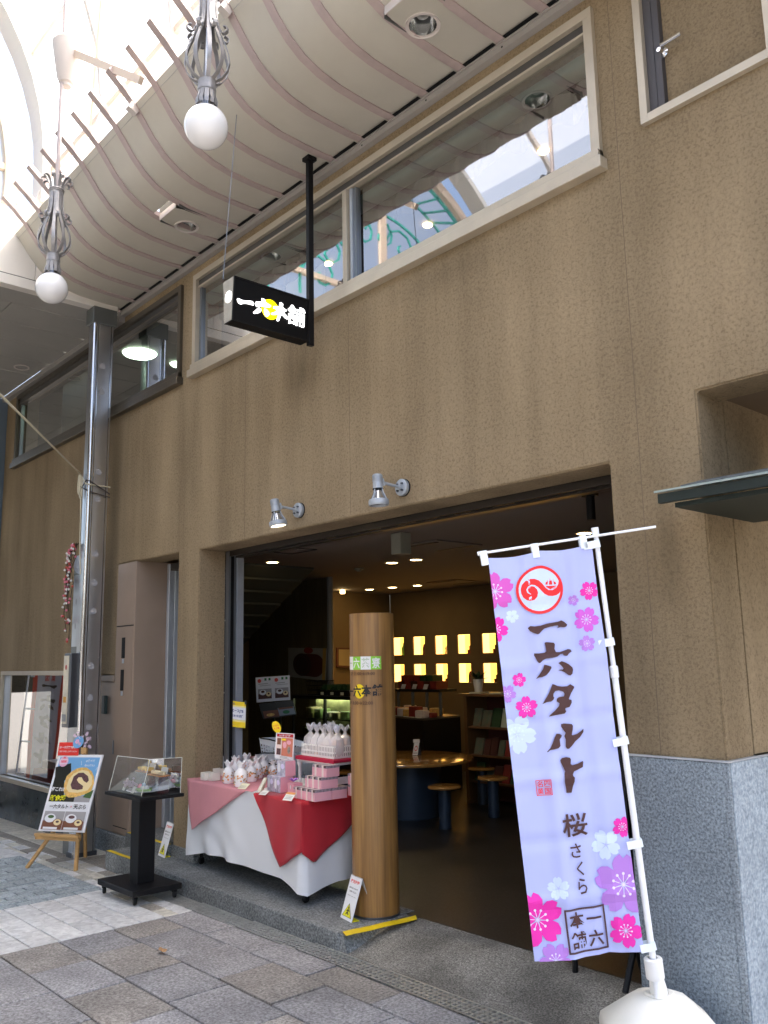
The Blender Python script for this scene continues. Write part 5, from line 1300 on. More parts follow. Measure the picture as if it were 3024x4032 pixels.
for f_, top in ((fL, a.lerp(b_, .28) - en * .03), (fR, a.lerp(b_, .86) - en * .03)):
    d = (top - f_) * 2.6 if f_ is fL else (top - f_) * 2.6
    e_ = tp + (Vector((0, 0, 0)))
    bm = B(); strip(bm, [f_, top - en * .03, top.lerp(e_, .95) - en * .03], ed, .026, .020); obj('leg', bm, 'pine', ez, sm=False)
bm = B(); strip(bm, [fB, tp], ed, .024, .018); obj('leg', bm, 'pine', ez, sm=False)
# poster
best = None
n0 = None
for k in range(5, 40):
    t = R(k); n_ = (en * cos(t) + Vector((0, 0, sin(t)))).normalized(); p0 = a + en * .012
    c = [on_plane(x, y, p0, n_) for x, y in ((230, 2972), (410, 2971), (327, 3279), (152, 3270))]
    w1_, h1_ = c[1] - c[0], c[3] - c[0]; e_ = abs(w1_.normalized().dot(h1_.normalized())) + abs((c[1] - c[0]).length - (c[2] - c[3]).length)
    if best is None or e_ < best[0]: best = (e_, c, n_, k)
_, pc, pn_, _k = best
uu = ((pc[1] - pc[0]) + (pc[2] - pc[3])).normalized(); vv = ((pc[3] - pc[0]) + (pc[2] - pc[1])).normalized(); vv = (vv - uu * vv.dot(uu)).normalized()
PW = ((pc[1] - pc[0]).length + (pc[2] - pc[3]).length) / 2; PH = ((pc[3] - pc[0]).length + (pc[2] - pc[1]).length) / 2
p0 = (pc[0] + pc[1] + pc[2] + pc[3]) / 4 - uu * PW / 2 - vv * PH / 2
if uu.cross(vv).dot(pn_) > 0: pass
FP = planeF(p0, uu, vv, pn_)
po = thing('menu_poster', pc[3], 'tall framed food poster with a rolled cake slice, resting on the pine easel', 'poster')
bm = B(); hexa(bm, [FP(0, 0, -.012), FP(PW, 0, -.012), FP(PW, PH, -.012), FP(0, PH, -.012), FP(0, 0, 0), FP(PW, 0, 0), FP(PW, PH, 0), FP(0, PH, 0)]); obj('board', bm, 'poster_white', po, sm=False)
m_ = .022
hp = homog([(230, 2972), (410, 2971), (327, 3279), (152, 3270)])
def pp(x, y): u, v = hp(130 + x / 4.021, 2900 + y / 4.021); return (u * PW, v * PH)
X0, X1 = m_, PW - m_
v1 = pp(600, 1052)[1]; v2 = pp(600, 1205)[1]; v3 = PH - .012
LP = [(s_rect(X0, m_, X1, v1), 'poster_sky'), (s_poly([pp(350, 500), pp(600, 430), pp(600, 560), pp(560, 640), pp(490, 720), pp(480, 1045), (X0, v1), (X0, v1 - .2)]), 'poster_black'), (s_rect(X0, v1 - .05, X0 + (X1 - X0) * .62, v1), 'poster_black'),
      (s_rect(X0 + (X1 - X0) * .62, v1 - .05, X1, v1), 'poster_grey'), (s_poly([pp(820, 930), pp(960, 860), pp(900, 1000), pp(780, 980)]), 'poster_green')]
dc = pp(730, 735); dr = .155 * PW / .45
dough = [pp(*q) for q in ((760, 500), (850, 500), (930, 560), (970, 650), (965, 760), (920, 880), (800, 940), (650, 980), (560, 985), (500, 950), (480, 880), (490, 760), (530, 640), (620, 560), (690, 520))]
LP += [(s_poly(dough), 'poster_dough')]
LP += [(s_poly([pp(*q) for q in ((780, 540), (880, 560), (940, 660), (930, 780), (860, 870), (700, 910), (560, 900), (520, 840), (560, 700), (640, 600))]), 'poster_cream')]
LP += [(s_poly([pp(*q) for q in ((640, 650), (720, 590), (800, 585), (870, 640), (885, 710), (850, 750), (800, 720), (770, 660), (720, 660), (690, 700), (720, 750), (790, 800), (780, 850), (700, 865), (610, 850), (590, 780), (620, 710))]), 'poster_bean')]
nc = pp(485, 405)
LP += [(s_disc(nc[0], nc[1], .044, .044, 18), 'poster_pink'), (s_frame(nc[0] - .036, nc[1] - .020, nc[0] + .036, nc[1] + .020, .004), 'poster_white'), (s_text('NEW', nc[0], nc[1], w=.052, h=.018, bold=.02), 'poster_red'), (s_poly([(nc[0] - .018, nc[1] - .026), (nc[0] + .018, nc[1] - .026), (nc[0], nc[1] - .038)]), 'poster_red')]
q = pp(920, 390); LP += [(s_text('#食べて', q[0], q[1], w=.085, bold=.02), 'poster_white')]; q = pp(905, 465); LP += [(s_text('みんけん♪', q[0], q[1], w=.10, bold=.02), 'poster_white')]
LP += [(s_line([pp(772, 395), pp(770, 465)], .003), 'poster_white'), (s_line([pp(1030, 490), pp(1002, 545)], .003), 'poster_white')]
q = pp(395, 850); LP += [(s_text('何これ!?', q[0], q[1], w=.125, h=.036, bold=.04), 'poster_white')]; q = pp(390, 990); LP += [(s_text('新食感', q[0], q[1], w=.15, h=.048, bold=.06), 'poster_yellow')]
LP += [(s_text('一六タルト', X0 + (X1 - X0) * .30, (v1 + v2) / 2, w=(X1 - X0) * .46, bold=.02), 'ink_black'), (s_text('の', X0 + (X1 - X0) * .60, (v1 + v2) / 2, w=.014, bold=.02), 'poster_red'), (s_text('天ぷら', X0 + (X1 - X0) * .81, (v1 + v2) / 2, w=(X1 - X0) * .30, bold=.02), 'ink_black')]
xm = (X0 + X1) / 2; vh = v3 - v2
for k in range(2):
    xa = X0 if not k else xm + .003; xb = xm - .003 if not k else X1; w_ = xb - xa
    LP += [(s_rect(xa, v2, xb, v3), 'poster_grey'), (s_rect(xa, v2 + vh * .52, xb, v3), 'poster_wood'), (s_disc(xa + w_ * .34, v2 + vh * .38, w_ * .27, vh * .24), 'poster_white'), (s_disc(xa + w_ * .36, v2 + vh * .30, w_ * .15, vh * .09), 'poster_green' if not k else 'poster_bean'),
           (s_disc(xa + w_ * .74, v2 + vh * .62, w_ * .24, vh * .21), 'poster_wood'), (s_disc(xa + w_ * .74, v2 + vh * .60, w_ * .18, vh * .17), 'poster_cream'), (s_disc(xa + w_ * .74, v2 + vh * .57, w_ * .08, vh * .06), 'poster_bean'), (s_rect(xa + w_ * .1, v3 - vh * .14, xa + w_ * .8, v3 - vh * .02), 'poster_white')]
decals('poster_print', po, FP, LP, step=.00025)
# red card, fan and blossoms on the easel's top
cd = thing('red_notice_card', pc[0], 'red notice card with white lettering on top of the framed poster', 'card')
c0_ = on_plane(234, 2927, p0, pn_); c1_ = on_plane(316, 2940, p0, pn_)
FR = planeF(on_plane(237, 2924, p0, pn_) + pn_ * .008, uu, (on_plane(229, 2975, p0, pn_) - on_plane(237, 2924, p0, pn_)).normalized(), pn_)
cw = (on_plane(316, 2927, p0, pn_) - on_plane(237, 2924, p0, pn_)).length; ch_ = (on_plane(229, 2975, p0, pn_) - on_plane(237, 2924, p0, pn_)).length
bm = B(); hexa(bm, [FR(*q, -.003) for q in ((0, 0), (cw, 0), (cw, ch_), (0, ch_))] + [FR(*q, 0) for q in ((0, 0), (cw, 0), (cw, ch_), (0, ch_))]); obj('card', bm, 'poster_red', cd, sm=False)
decals('lettering', cd, FR, [(s_text('2F 一六茶寮で提供中', cw * .5, ch_ * .38, w=cw * .9, h=ch_ * .2, bold=.03), 'poster_white'), (s_text('店内でお召し上がりください', cw * .5, ch_ * .70, w=cw * .86, h=ch_ * .13, bold=.02), 'poster_white')])
fan = thing('round_blue_card', pc[0], 'round blue card with pink blossoms above the red notice card', 'card')
fc = on_plane(309, 2923, p0 - pn_ * -.02, pn_)
bm = B(); lathe(bm, [(0, 0), (.050, 0), (.050, .004), (0, .004)], fc, 30, axis=pn_); obj('disc', bm, 'poster_sky', fan, sm=False)
decals('print', fan, planeF(fc + pn_ * .0045, uu, vv, pn_), [(sakura(-.01, -.005, .022, .3), 'poster_pink'), (sakura(.02, .014, .014, .8), 'poster_pink')])
bl = thing('cherry_sprig', pc[1], 'sprig of artificial pale pink cherry blossoms above the framed poster', 'flowers')
mat('blossom', (.74, .58, .70), .6); mat('blossom_deep', (.6, .25, .4), .6)
bm = B(); bmd = B(); rb = random.Random(3)
for k in range(34):
    px_ = 290 + rb.random() * 70; py_ = 2885 + rb.random() * 55
    if px_ < 325 and py_ > 2912: continue
    p = on_plane(px_, py_, p0 + pn_ * .02, pn_) + pn_ * rb.uniform(-.03, .02)
    nn = (pn_ + Vector((rb.uniform(-.6, .6), rb.uniform(-.6, .6), rb.uniform(-.3, .6)))).normalized(); u, v = frame_of(nn); r_ = rb.uniform(.010, .016)
    for j in range(5):
        a_ = j * 2 * pi / 5; a2 = a_ + .5; a3 = a_ - .5
        d_1 = u * cos(a_) + v * sin(a_); l1_ = u * cos(a2) + v * sin(a2); l2_ = u * cos(a3) + v * sin(a3)
        bm.faces.new([bm.verts.new(q) for q in (p, p + l2_ * r_ * .75 + nn * .003, p + d_1 * r_ + nn * .004, p + l1_ * r_ * .75 + nn * .003)])
obj('blossoms', bm, 'blossom', bl, sm=False)
bm = B(); s0 = on_plane(332, 2968, p0, pn_)
for px_, py_ in ((300, 2890), (330, 2888), (352, 2900), (345, 2930)): tube(bm, [s0, s0.lerp(on_plane(px_, py_, p0, pn_), .6) - pn_ * .01, on_plane(px_, py_, p0, pn_)], .003, 5)
obj('twig', bm, 'twig', bl, sm=True)
bm = B(); obox(bm, on_plane(318, 2968, p0, pn_), uu, -pn_, .05, .03, .05); obj('wood_clip', bm, 'pine', bl, sm=False)

# ---- black pedestal with acrylic case
BX = [(-6.10, -.70), (-5.58, -.685), (-5.565, -.335), (-6.085, -.35)]
st = thing('pedestal_stand', (-5.84, -.51, -.02), 'black pedestal stand on casters with a square column', 'stand')
def plate(bm, P, z0, z1): hexa(bm, [(x, y, z0) for x, y in P] + [(x, y, z1) for x, y in P])
bm = B(); plate(bm, BX, .045, .082); bmesh.ops.bevel(bm, geom=list(bm.edges), offset=.003, segments=1, affect='EDGES'); obj('base_plate', bm, 'black_metal', st, sm=False)
cx_, cy_ = -5.80, -.515
bm = B(); box(bm, cx_ - .062, cx_ + .062, cy_ - .062, cy_ + .062, .0825, .655, bev=.003); obj('pedestal_column', bm, 'black_metal', st, sm=False)
TZ = .685
cap = lambda x, y, z: on_z(300 + x / 2.765, 3100 + y / 2.765, z)
t1, t2, t3 = cap(310, 42, TZ), cap(695, 122, TZ), cap(1177, 62, TZ)
t4 = t1 + (t3 - t2)
bm = B(); plate(bm, [(p.x, p.y) for p in (t1, t2, t3, t4)], TZ - .022, TZ); bmesh.ops.bevel(bm, geom=list(bm.edges), offset=.002, segments=1, affect='EDGES'); obj('top_plate', bm, 'black_metal', st, sm=False)
for (x, y) in BX:
    c = Vector((x + (.04 if x < -5.8 else -.04), y + (.035 if y < -.5 else -.035), .012))
    bm = B(); lathe(bm, [(0, -.011), (.022, -.011), (.026, -.006), (.026, .006), (.022, .011), (0, .011)], c + Vector((0, 0, .0)), 18, axis=(.3, 1, 0)); box(bm, c.x - .012, c.x + .012, c.y - .014, c.y + .014, c.z + .012, .045); obj('caster', bm, 'black_metal', st, sm=40)
cs = thing('acrylic_case', (t1 + t3) / 2, 'clear acrylic display case with sample sweets on the black pedestal', 'display case')
c7 = lambda x, y: (400 + x / 4.88, 2900 + y / 4.88)
bl_, bf, br = on_z(*c7(142, 1030), TZ + .002), on_z(*c7(762, 1148), TZ + .002), on_z(*c7(1513, 1078), TZ + .002)
ZT = TZ + .235
tl2, tf, tr2 = on_z(*c7(305, 372), ZT), on_z(*c7(932, 440), ZT), on_z(*c7(1545, 402), ZT)
bb_ = bl_ + (br - bf); tb = tl2 + (tr2 - tf)
for q in ((bl_, bf, tf, tl2), (bf, br, tr2, tf), (br, bb_, tb, tr2), (bb_, bl_, tl2, tb), (tl2, tf, tr2, tb)):
    bm = B(); quad(bm, *q); obj('acrylic_pane', bm, 'acrylic', cs, sm=False)
bm = B()
for p, q in ((bl_, tl2), (bf, tf), (br, tr2), (tl2, tf), (tf, tr2)): tube(bm, [p, q], .0022, 6)
obj('bright_edge', bm, mat('acryl_edge', (.80, .82, .74), .3), cs, sm=False)
def inside(u, v, h=0.0): return bl_ + (bf - bl_) * u + (bb_ - bl_) * v + Vector((0, 0, h))
# sweets
mat('plate_white', (.80, .82, .84), .2); mat('tray_wood', (.42, .20, .08), .4); mat('sweet_yellow', (.85, .60, .15), .5); mat('sweet_cream', (.82, .68, .42), .5, var=.2, vscale=60); mat('sweet_pink', (.85, .28, .38), .5); mat('sweet_green', (.42, .62, .25), .5); mat('sweet_blue', (.40, .60, .80), .5); mat('ice_clear', (.8, .85, .88), .1)
pt = thing('oval_dish', inside(.6, .5), 'oval white dish with a green wagashi inside the acrylic case', 'dish')
bm = B(); c = inside(.62, .5, .004); lathe(bm, [(0, .002), (.08, .002), (.145, .016), (.142, .018), (.08, .005), (0, .005)], c, 34); obj('plate', bm, 'plate_white', pt, sm=True)
bm = B(); lathe(bm, [(0, .005), (.045, .005), (.058, .02), (.055, .024), (.04, .012), (0, .010)], c + Vector((.0, -.03, 0)), 24); obj('green_dish', bm, 'sweet_green', pt, sm=True)
bm = B()
for dx, dy, r_ in ((-.02, 0, .018), (.022, .005, .020), (0, .02, .016)):
    s = bmesh.ops.create_icosphere(bm, subdivisions=2, radius=r_); bmesh.ops.translate(bm, verts=s['verts'], vec=c + Vector((dx, -.03 + dy, .026)))
obj('sweet', bm, 'plate_white', pt, sm=True)
bm = B(); s = bmesh.ops.create_icosphere(bm, subdivisions=2, radius=.013); bmesh.ops.translate(bm, verts=s['verts'], vec=c + Vector((.005, -.035, .05))); obj('sweet', bm, 'sweet_blue', pt, sm=True)
for nm, u0, w_, m2, lb_ in (('sample_tray', .30, .17, 'sweet_yellow', 'raised wooden tray with yellow cake slices and a card, left in the acrylic case'), ('sample_tray', .78, .19, 'sweet_cream', 'raised wooden tray with a row of small cream cakes, right in the acrylic case')):
    tt = thing(nm, inside(u0, .75), lb_, 'tray'); c = inside(u0, .72, .12)
    if m2 == 'sweet_cream': c = inside(.82, .58, .115)
    bm = B(); box(bm, c.x - w_ / 2, c.x + w_ / 2, c.y - .045, c.y + .045, c.z, c.z + .008, bev=.002); obj('board', bm, 'tray_wood', tt, sm=False)
    bm = B()
    for sx in (-1, 1): box(bm, c.x + sx * w_ * .4 - .002, c.x + sx * w_ * .4 + .002, c.y - .04, c.y + .04, TZ + .003, c.z - .0005)
    obj('clear_riser', bm, 'acrylic', tt, sm=False)
    for i in range(5 if m2 == 'sweet_cream' else 3):
        bm = B(); p = c + Vector((-w_ * .38 + i * w_ * (.19 if m2 == 'sweet_cream' else .32), 0, .019)); 
        if m2 == 'sweet_cream': lathe(bm, [(0, -.010), (.015, -.010), (.018, 0), (.014, .012), (0, .014)], p, 14)
        else: box(bm, p.x - .015, p.x + .012, p.y - .03, p.y + .03, p.z - .010, p.z + .012, bev=.003)
        obj('cake', bm, m2, tt, sm=True)
    bm = B(); p = c + Vector((-.0, -.05 + .09, .03)); hexa(bm, [(p.x - .045, p.y, c.z + .009), (p.x + .045, p.y, c.z + .009), (p.x + .045, p.y + .003, c.z + .009), (p.x - .045, p.y + .003, c.z + .009), (p.x - .045, p.y + .008, c.z + .05), (p.x + .045, p.y + .008, c.z + .05), (p.x + .045, p.y + .011, c.z + .05), (p.x - .045, p.y + .011, c.z + .05)]); obj('name_card', bm, 'card_white', tt, sm=False)
bs = thing('blossom_basket', inside(.2, .4), 'small bunch of pale pink blossoms with a pink sweet, left in the acrylic case', 'flowers')
bm = B(); rb = random.Random(9)
for k in range(20):
    p = inside(.34 + rb.uniform(-.12, .12), .30 + rb.uniform(-.1, .1), .03 + rb.uniform(0, .05)); s = bmesh.ops.create_icosphere(bm, subdivisions=1, radius=rb.uniform(.008, .014)); bmesh.ops.translate(bm, verts=s['verts'], vec=p)
obj('blossoms', bm, 'blossom', bs, sm=False)
bm = B(); s = bmesh.ops.create_icosphere(bm, subdivisions=2, radius=.022); bmesh.ops.translate(bm, verts=s['verts'], vec=inside(.48, .42, .03)); obj('sweet', bm, 'sweet_pink', bs, sm=True)
for u0, v0, lb_ in ((.16, .2, 'white name card at the left front corner of the acrylic case'), (.58, .08, 'white name card leaning at the front of the acrylic case')):
    p = inside(u0, v0, .002); bm = B(); hexa(bm, [p, p + Vector((.038, 0, 0)), p + Vector((.038, .002, 0)), p + Vector((0, .002, 0)), p + Vector((.006, .02, .042)), p + Vector((.044, .02, .042)), p + Vector((.044, .022, .042)), p + Vector((.006, .022, .042))])
    o = obj('name_card', bm, 'card_white', None, sm=False, org=p); tag(o, lb_, 'card')

# ---- caution signs (A-shaped)
def caution(fl_, fr_, fb_, tl_, tr_, zf, label):
    """front feet left/right, back foot, top left/right given in photo px"""
    a, b2, c = on_z(*fl_, zf), on_z(*fr_, zf), on_z(*fb_, zf)
    w = (b2 - a).normalized(); W = (b2 - a).length
    mid_ = (b2 + c) / 2; h = .275
    top_b = mid_.copy(); top_b.z = zf + h
    # top right corner lies above the middle between front and back foot
    hh = on_plane(*tr_, mid_, w); top_b = Vector((mid_.x, mid_.y, hh.z)); top_a = top_b - (b2 - a)
    t = thing('caution_sign', a, label, 'sign', 'small folding caution signs on the entrance platform')
    dn = (a - top_a).normalized(); n = dn.cross(w).normalized()
    if n.dot(CAM - a) < 0: n = -n
    F = planeF(top_a, w, dn, n); L = (a - top_a).length
    bm = B(); hexa(bm, [F(*q, -.004) for q in ((0, 0), (W, 0), (W, L), (0, L))] + [F(*q, 0) for q in ((0, 0), (W, 0), (W, L), (0, L))]); obj('front_panel', bm, 'poster_white', t, sm=False)
    bm = B(); e = c - (b2 - a); nb = (c - top_b).cross(w).normalized(); quads = [top_a, top_b, c, e]; hexa(bm, [q + nb * .002 for q in quads] + [q - nb * .002 for q in quads]); obj('back_panel', bm, mat('caution_back', (.42, .42, .43), .35), t, sm=False)
    bm = B()
    ff = (c - b2); hexa(bm, [b2 + ff * .05 + Vector((0, 0, .001)), b2 + ff * .34 + Vector((0, 0, .001)), a + ff * .34 + Vector((0, 0, .001)), a + ff * .05 + Vector((0, 0, .001))] + [b2 + ff * .05 + Vector((0, 0, .005)), b2 + ff * .34 + Vector((0, 0, .005)), a + ff * .34 + Vector((0, 0, .005)), a + ff * .05 + Vector((0, 0, .005))])
    hexa(bm, [b2 + ff * .66 + Vector((0, 0, .001)), b2 + ff * .96 + Vector((0, 0, .001)), a + ff * .96 + Vector((0, 0, .001)), a + ff * .66 + Vector((0, 0, .001))] + [b2 + ff * .66 + Vector((0, 0, .005)), b2 + ff * .96 + Vector((0, 0, .005)), a + ff * .96 + Vector((0, 0, .005)), a + ff * .66 + Vector((0, 0, .005))])
    obj('foot_tape', bm, 'caution_yellow', t, sm=False)
    tri = [(W * .1, L * .93), (W * .9, L * .93), (W * .5, L * .62)]; ty = L * .82
    lay = [(s_text('足元注意', W / 2, L * .13, w=W * .8, h=L * .085, bold=.05), 'caution_red'), (s_text('段差がありますので', W / 2, L * .28, w=W * .74, h=L * .04, bold=.02), 'ink_black'), (s_text('ご注意ください', W / 2, L * .36, w=W * .66, h=L * .04, bold=.02), 'ink_black'), (s_text('Watch your step', W / 2, L * .46, w=W * .72, h=L * .035, bold=.01), 'print_grey'),
           (s_poly(tri), 'ink_black'), (s_poly([(W * .14, L * .922), (W * .86, L * .922), (W * .5, L * .645)]), 'caution_yellow'),
           (s_join(s_disc(W * .52, L * .72, W * .045, n=10), s_line([(W * .52, L * .745), (W * .50, L * .82), (W * .62, L * .87)], W * .07), s_line([(W * .5, L * .82), (W * .40, L * .88)], W * .06), s_line([(W * .40, L * .80), (W * .52, L * .765), (W * .64, L * .80)], W * .05)), 'ink_black')]
    decals('print', t, F, lay, step=.0004)
caution((1340, 3611), (1383, 3634), (1475, 3616), (1385, 3440), (1435, 3459), .09, 'white folding caution sign with a yellow triangle at the foot of the wooden column')
cq = lambda x, y: (300 + x / 2.765, 3100 + y / 2.765)
caution(cq(890, 738), cq(960, 771), cq(1145, 735), cq(970, 392), cq(1028, 400), .09, 'white folding caution sign with a yellow triangle by the side door step')

# ---- sales table with cloths
TTZ = .695
A0, B0 = Vector((-5.99, -.045, 0)), Vector((-4.475, -.115, 0))
tu = (B0 - A0).normalized(); tv = Vector((-tu.y, tu.x, 0)); TL_ = (B0 - A0).length; TD = .60
def T(u, v, z=0.0): return A0 + tu * u + tv * v + Vector((0, 0, z))
tb_ = thing('sales_table', (-5.2, .2, .09), 'long sales table on casters covered with a white cloth in the shop entrance', 'table')
bm = B(); hexa(bm, [T(0.01, .01, TTZ - .03), T(TL_ - .01, .01, TTZ - .03), T(TL_ - .01, TD - .01, TTZ - .03), T(.01, TD - .01, TTZ - .03), T(.01, .01, TTZ - .004), T(TL_ - .01, .01, TTZ - .004), T(TL_ - .01, TD - .01, TTZ - .004), T(.01, TD - .01, TTZ - .004)]); obj('tabletop', bm, 'white_paint', tb_, sm=False)
for u, v in ((.07, .06), (TL_ - .05, .05), (TL_ - .05, TD - .06), (.07, TD - .06)):
    p = T(u, v, .09); bm = B(); tube(bm, [p + Vector((0, 0, .05)), T(u, v, TTZ - .031)], .012, 8); obj('leg', bm, 'black_metal', tb_, sm=True)
    bm = B(); lathe(bm, [(0, -.012), (.022, -.012), (.027, 0), (.022, .012), (0, .012)], p + Vector((0, 0, .0275)), 16, axis=(1, .3, 0)); box(bm, p.x - .014, p.x + .014, p.y - .014, p.y + .014, p.z + .03, p.z + .05); obj('caster', bm, 'black_metal', tb_, sm=40)
wc = thing('white_tablecloth', (-5.2, .2, .3), 'white cloth hanging to the casters over the long sales table', 'tablecloth')
perim = [(0, 0), (TL_, 0), (TL_, TD), (0, TD)]
def edge_pt(s, out, z):
    """s along perimeter"""
    L4 = [TL_, TD, TL_, TD]; i = 0
    while i < 3 and s > L4[i]: s -= L4[i]; i += 1
    (u0, v0), (u1, v1) = perim[i], perim[(i + 1) % 4]; t = s / L4[i]
    nrm = ((0, -1), (1, 0), (0, 1), (-1, 0))[i]
    # soften the corners
    return T(u0 + (u1 - u0) * t + nrm[0] * out, v0 + (v1 - v0) * t + nrm[1] * out, z), i, t
PER = 2 * (TL_ + TD); NS = 220; NZ = 16
bm = B(); grid = []
for j in range(NZ + 1):
    f_ = j / NZ; row = []
    for i in range(NS):
        s = PER * i / NS; p, side, t = edge_pt(s, .006, 0)
        hem = .195
        if side == 0: hem = .20 + .012 * sin(t * 3)
        corner = min(abs(s - c) for c in (0, TL_, TL_ + TD, 2 * TL_ + TD, PER))
        hem -= .045 * max(0, 1 - corner / .25)
        z = TTZ + .002 - (TTZ - hem) * f_
        amp = (.004 + .030 * f_) * (1 if corner > .1 else .8)
        wave = amp * (.5 * sin(s * 19 + 2 * sin(s * 3)) + .5 * sin(s * 8.3 + 1.3)) * (0.35 + .65 * abs(sin(s * 1.9 + .6)))
        # pulled diagonal folds towards the front right corner and a bulge at the corners
        if side == 0: wave += .010 * f_ * sin((t * 1.0 - f_ * .38) * 34) * max(0, 1 - abs(t - .25) * 2.6)
        out = .008 + wave * .8 + .006 * f_ + .010 * f_ * max(0, 1 - corner / .12)
        p, _, _ = edge_pt(s, out, z); row.append(bm.verts.new(p))
    grid.append(row)
for j in range(NZ):
    for i in range(NS): bm.faces.new((grid[j][i], grid[j][(i + 1) % NS], grid[j + 1][(i + 1) % NS], grid[j + 1][i]))
bm.faces.new(grid[0])
obj('cloth', bm, 'cloth_white', wc, sm=60)
def drape(name, poly_fn, mtl, label, cat='cloth'):
    t = thing(name, T(.5, 0, TTZ), label, cat); bm = B(); poly_fn(bm); o = obj('cloth_sheet', bm, mtl, t, sm=60)
    s = o.modifiers.new('s', 'SOLIDIFY'); s.thickness = .002; s.offset = 1
    return t
def hang_tri(bm, s0, s1, s_tip, z_tip, side, out0=.022, n=18, wav=.008):
    """triangle of cloth hanging from the table edge between s0 and s1 (metres along the side), tip at (s_tip, z_tip)"""
    rows = []
    for j in range(n + 1):
        f_ = j / n; a_ = s0 + (s_tip - s0) * f_; b2 = s1 + (s_tip - s1) * f_; z = TTZ + .006 - (TTZ - z_tip) * f_; r_ = []
        m = 14
        for i in range(m + 1):
            t = i / m; s = a_ + (b2 - a_) * t; o_ = out0 + .012 * f_ + wav * f_ * sin(s * 23 + f_ * 2) + .010 * f_
            if side == 0: p = T(s, -o_, z)
            elif side == 1: p = T(TL_ + o_, s, z)
            else: p = T(-o_, s, z)
            r_.append(bm.verts.new(p))
        rows.append(r_)
    for a_, b2 in zip(rows, rows[1:]):
        for i in range(len(a_) - 1): bm.faces.new((a_[i], a_[i + 1], b2[i + 1], b2[i]))
def top_poly(bm, pts):
    bm.faces.new([bm.verts.new(T(u, v, TTZ + .0055)) for u, v in pts])
def pink(bm):
    top_poly(bm, [(-.018, -.02), (.93, -.02), (.55, TD + .0), (-.018, TD)])
    hang_tri(bm, -.018, .86, .10, .345, 0)
    hang_tri(bm, -.018, .45, .02, .50, 3)
drape('pink_cloth', pink, 'cloth_pink', 'dusty pink cloth with a pointed corner hanging over the left of the white tablecloth')
def hang_poly(bm, zs, side, out0=.024, n=34, m=14):
    """cloth hanging from the edge; zs = [(s, lower z), ...]"""
    cols = []; s0, s1 = zs[0][0], zs[-1][0]
    for i in range(n + 1):
        s = s0 + (s1 - s0) * i / n
        for (a_, za), (b2, zb2) in zip(zs, zs[1:]):
            if a_ <= s <= b2 + 1e-6: z1 = za + (zb2 - za) * (s - a_) / (b2 - a_)
        c = []
        for j in range(m + 1):
            f_ = j / m; z = TTZ + .006 - (TTZ + .004 - z1) * f_; o_ = out0 + .010 * f_ + .007 * f_ * sin(s * 26 + f_)
            c.append(bm.verts.new(T(s, -o_, z) if side == 0 else T(TL_ + o_, s, z)))
        cols.append(c)
    for a_, b2 in zip(cols, cols[1:]):
        for j in range(m): bm.faces.new((a_[j], a_[j + 1], b2[j + 1], b2[j]))
def red(bm):
    top_poly(bm, [(.985, -.023), (TL_ + .022, -.023), (TL_ + .022, TD), (1.2, TD)])
    hang_poly(bm, [(.985, TTZ - .002), (1.30, .282), (TL_ + .033, .41)], 0)
    hang_poly(bm, [(-.033, .40), (.055, .335), (.62, TTZ - .002)], 1)
drape('red_cloth', red, 'cloth_red', 'crimson cloth with two pointed corners hanging over the right end of the white tablecloth')

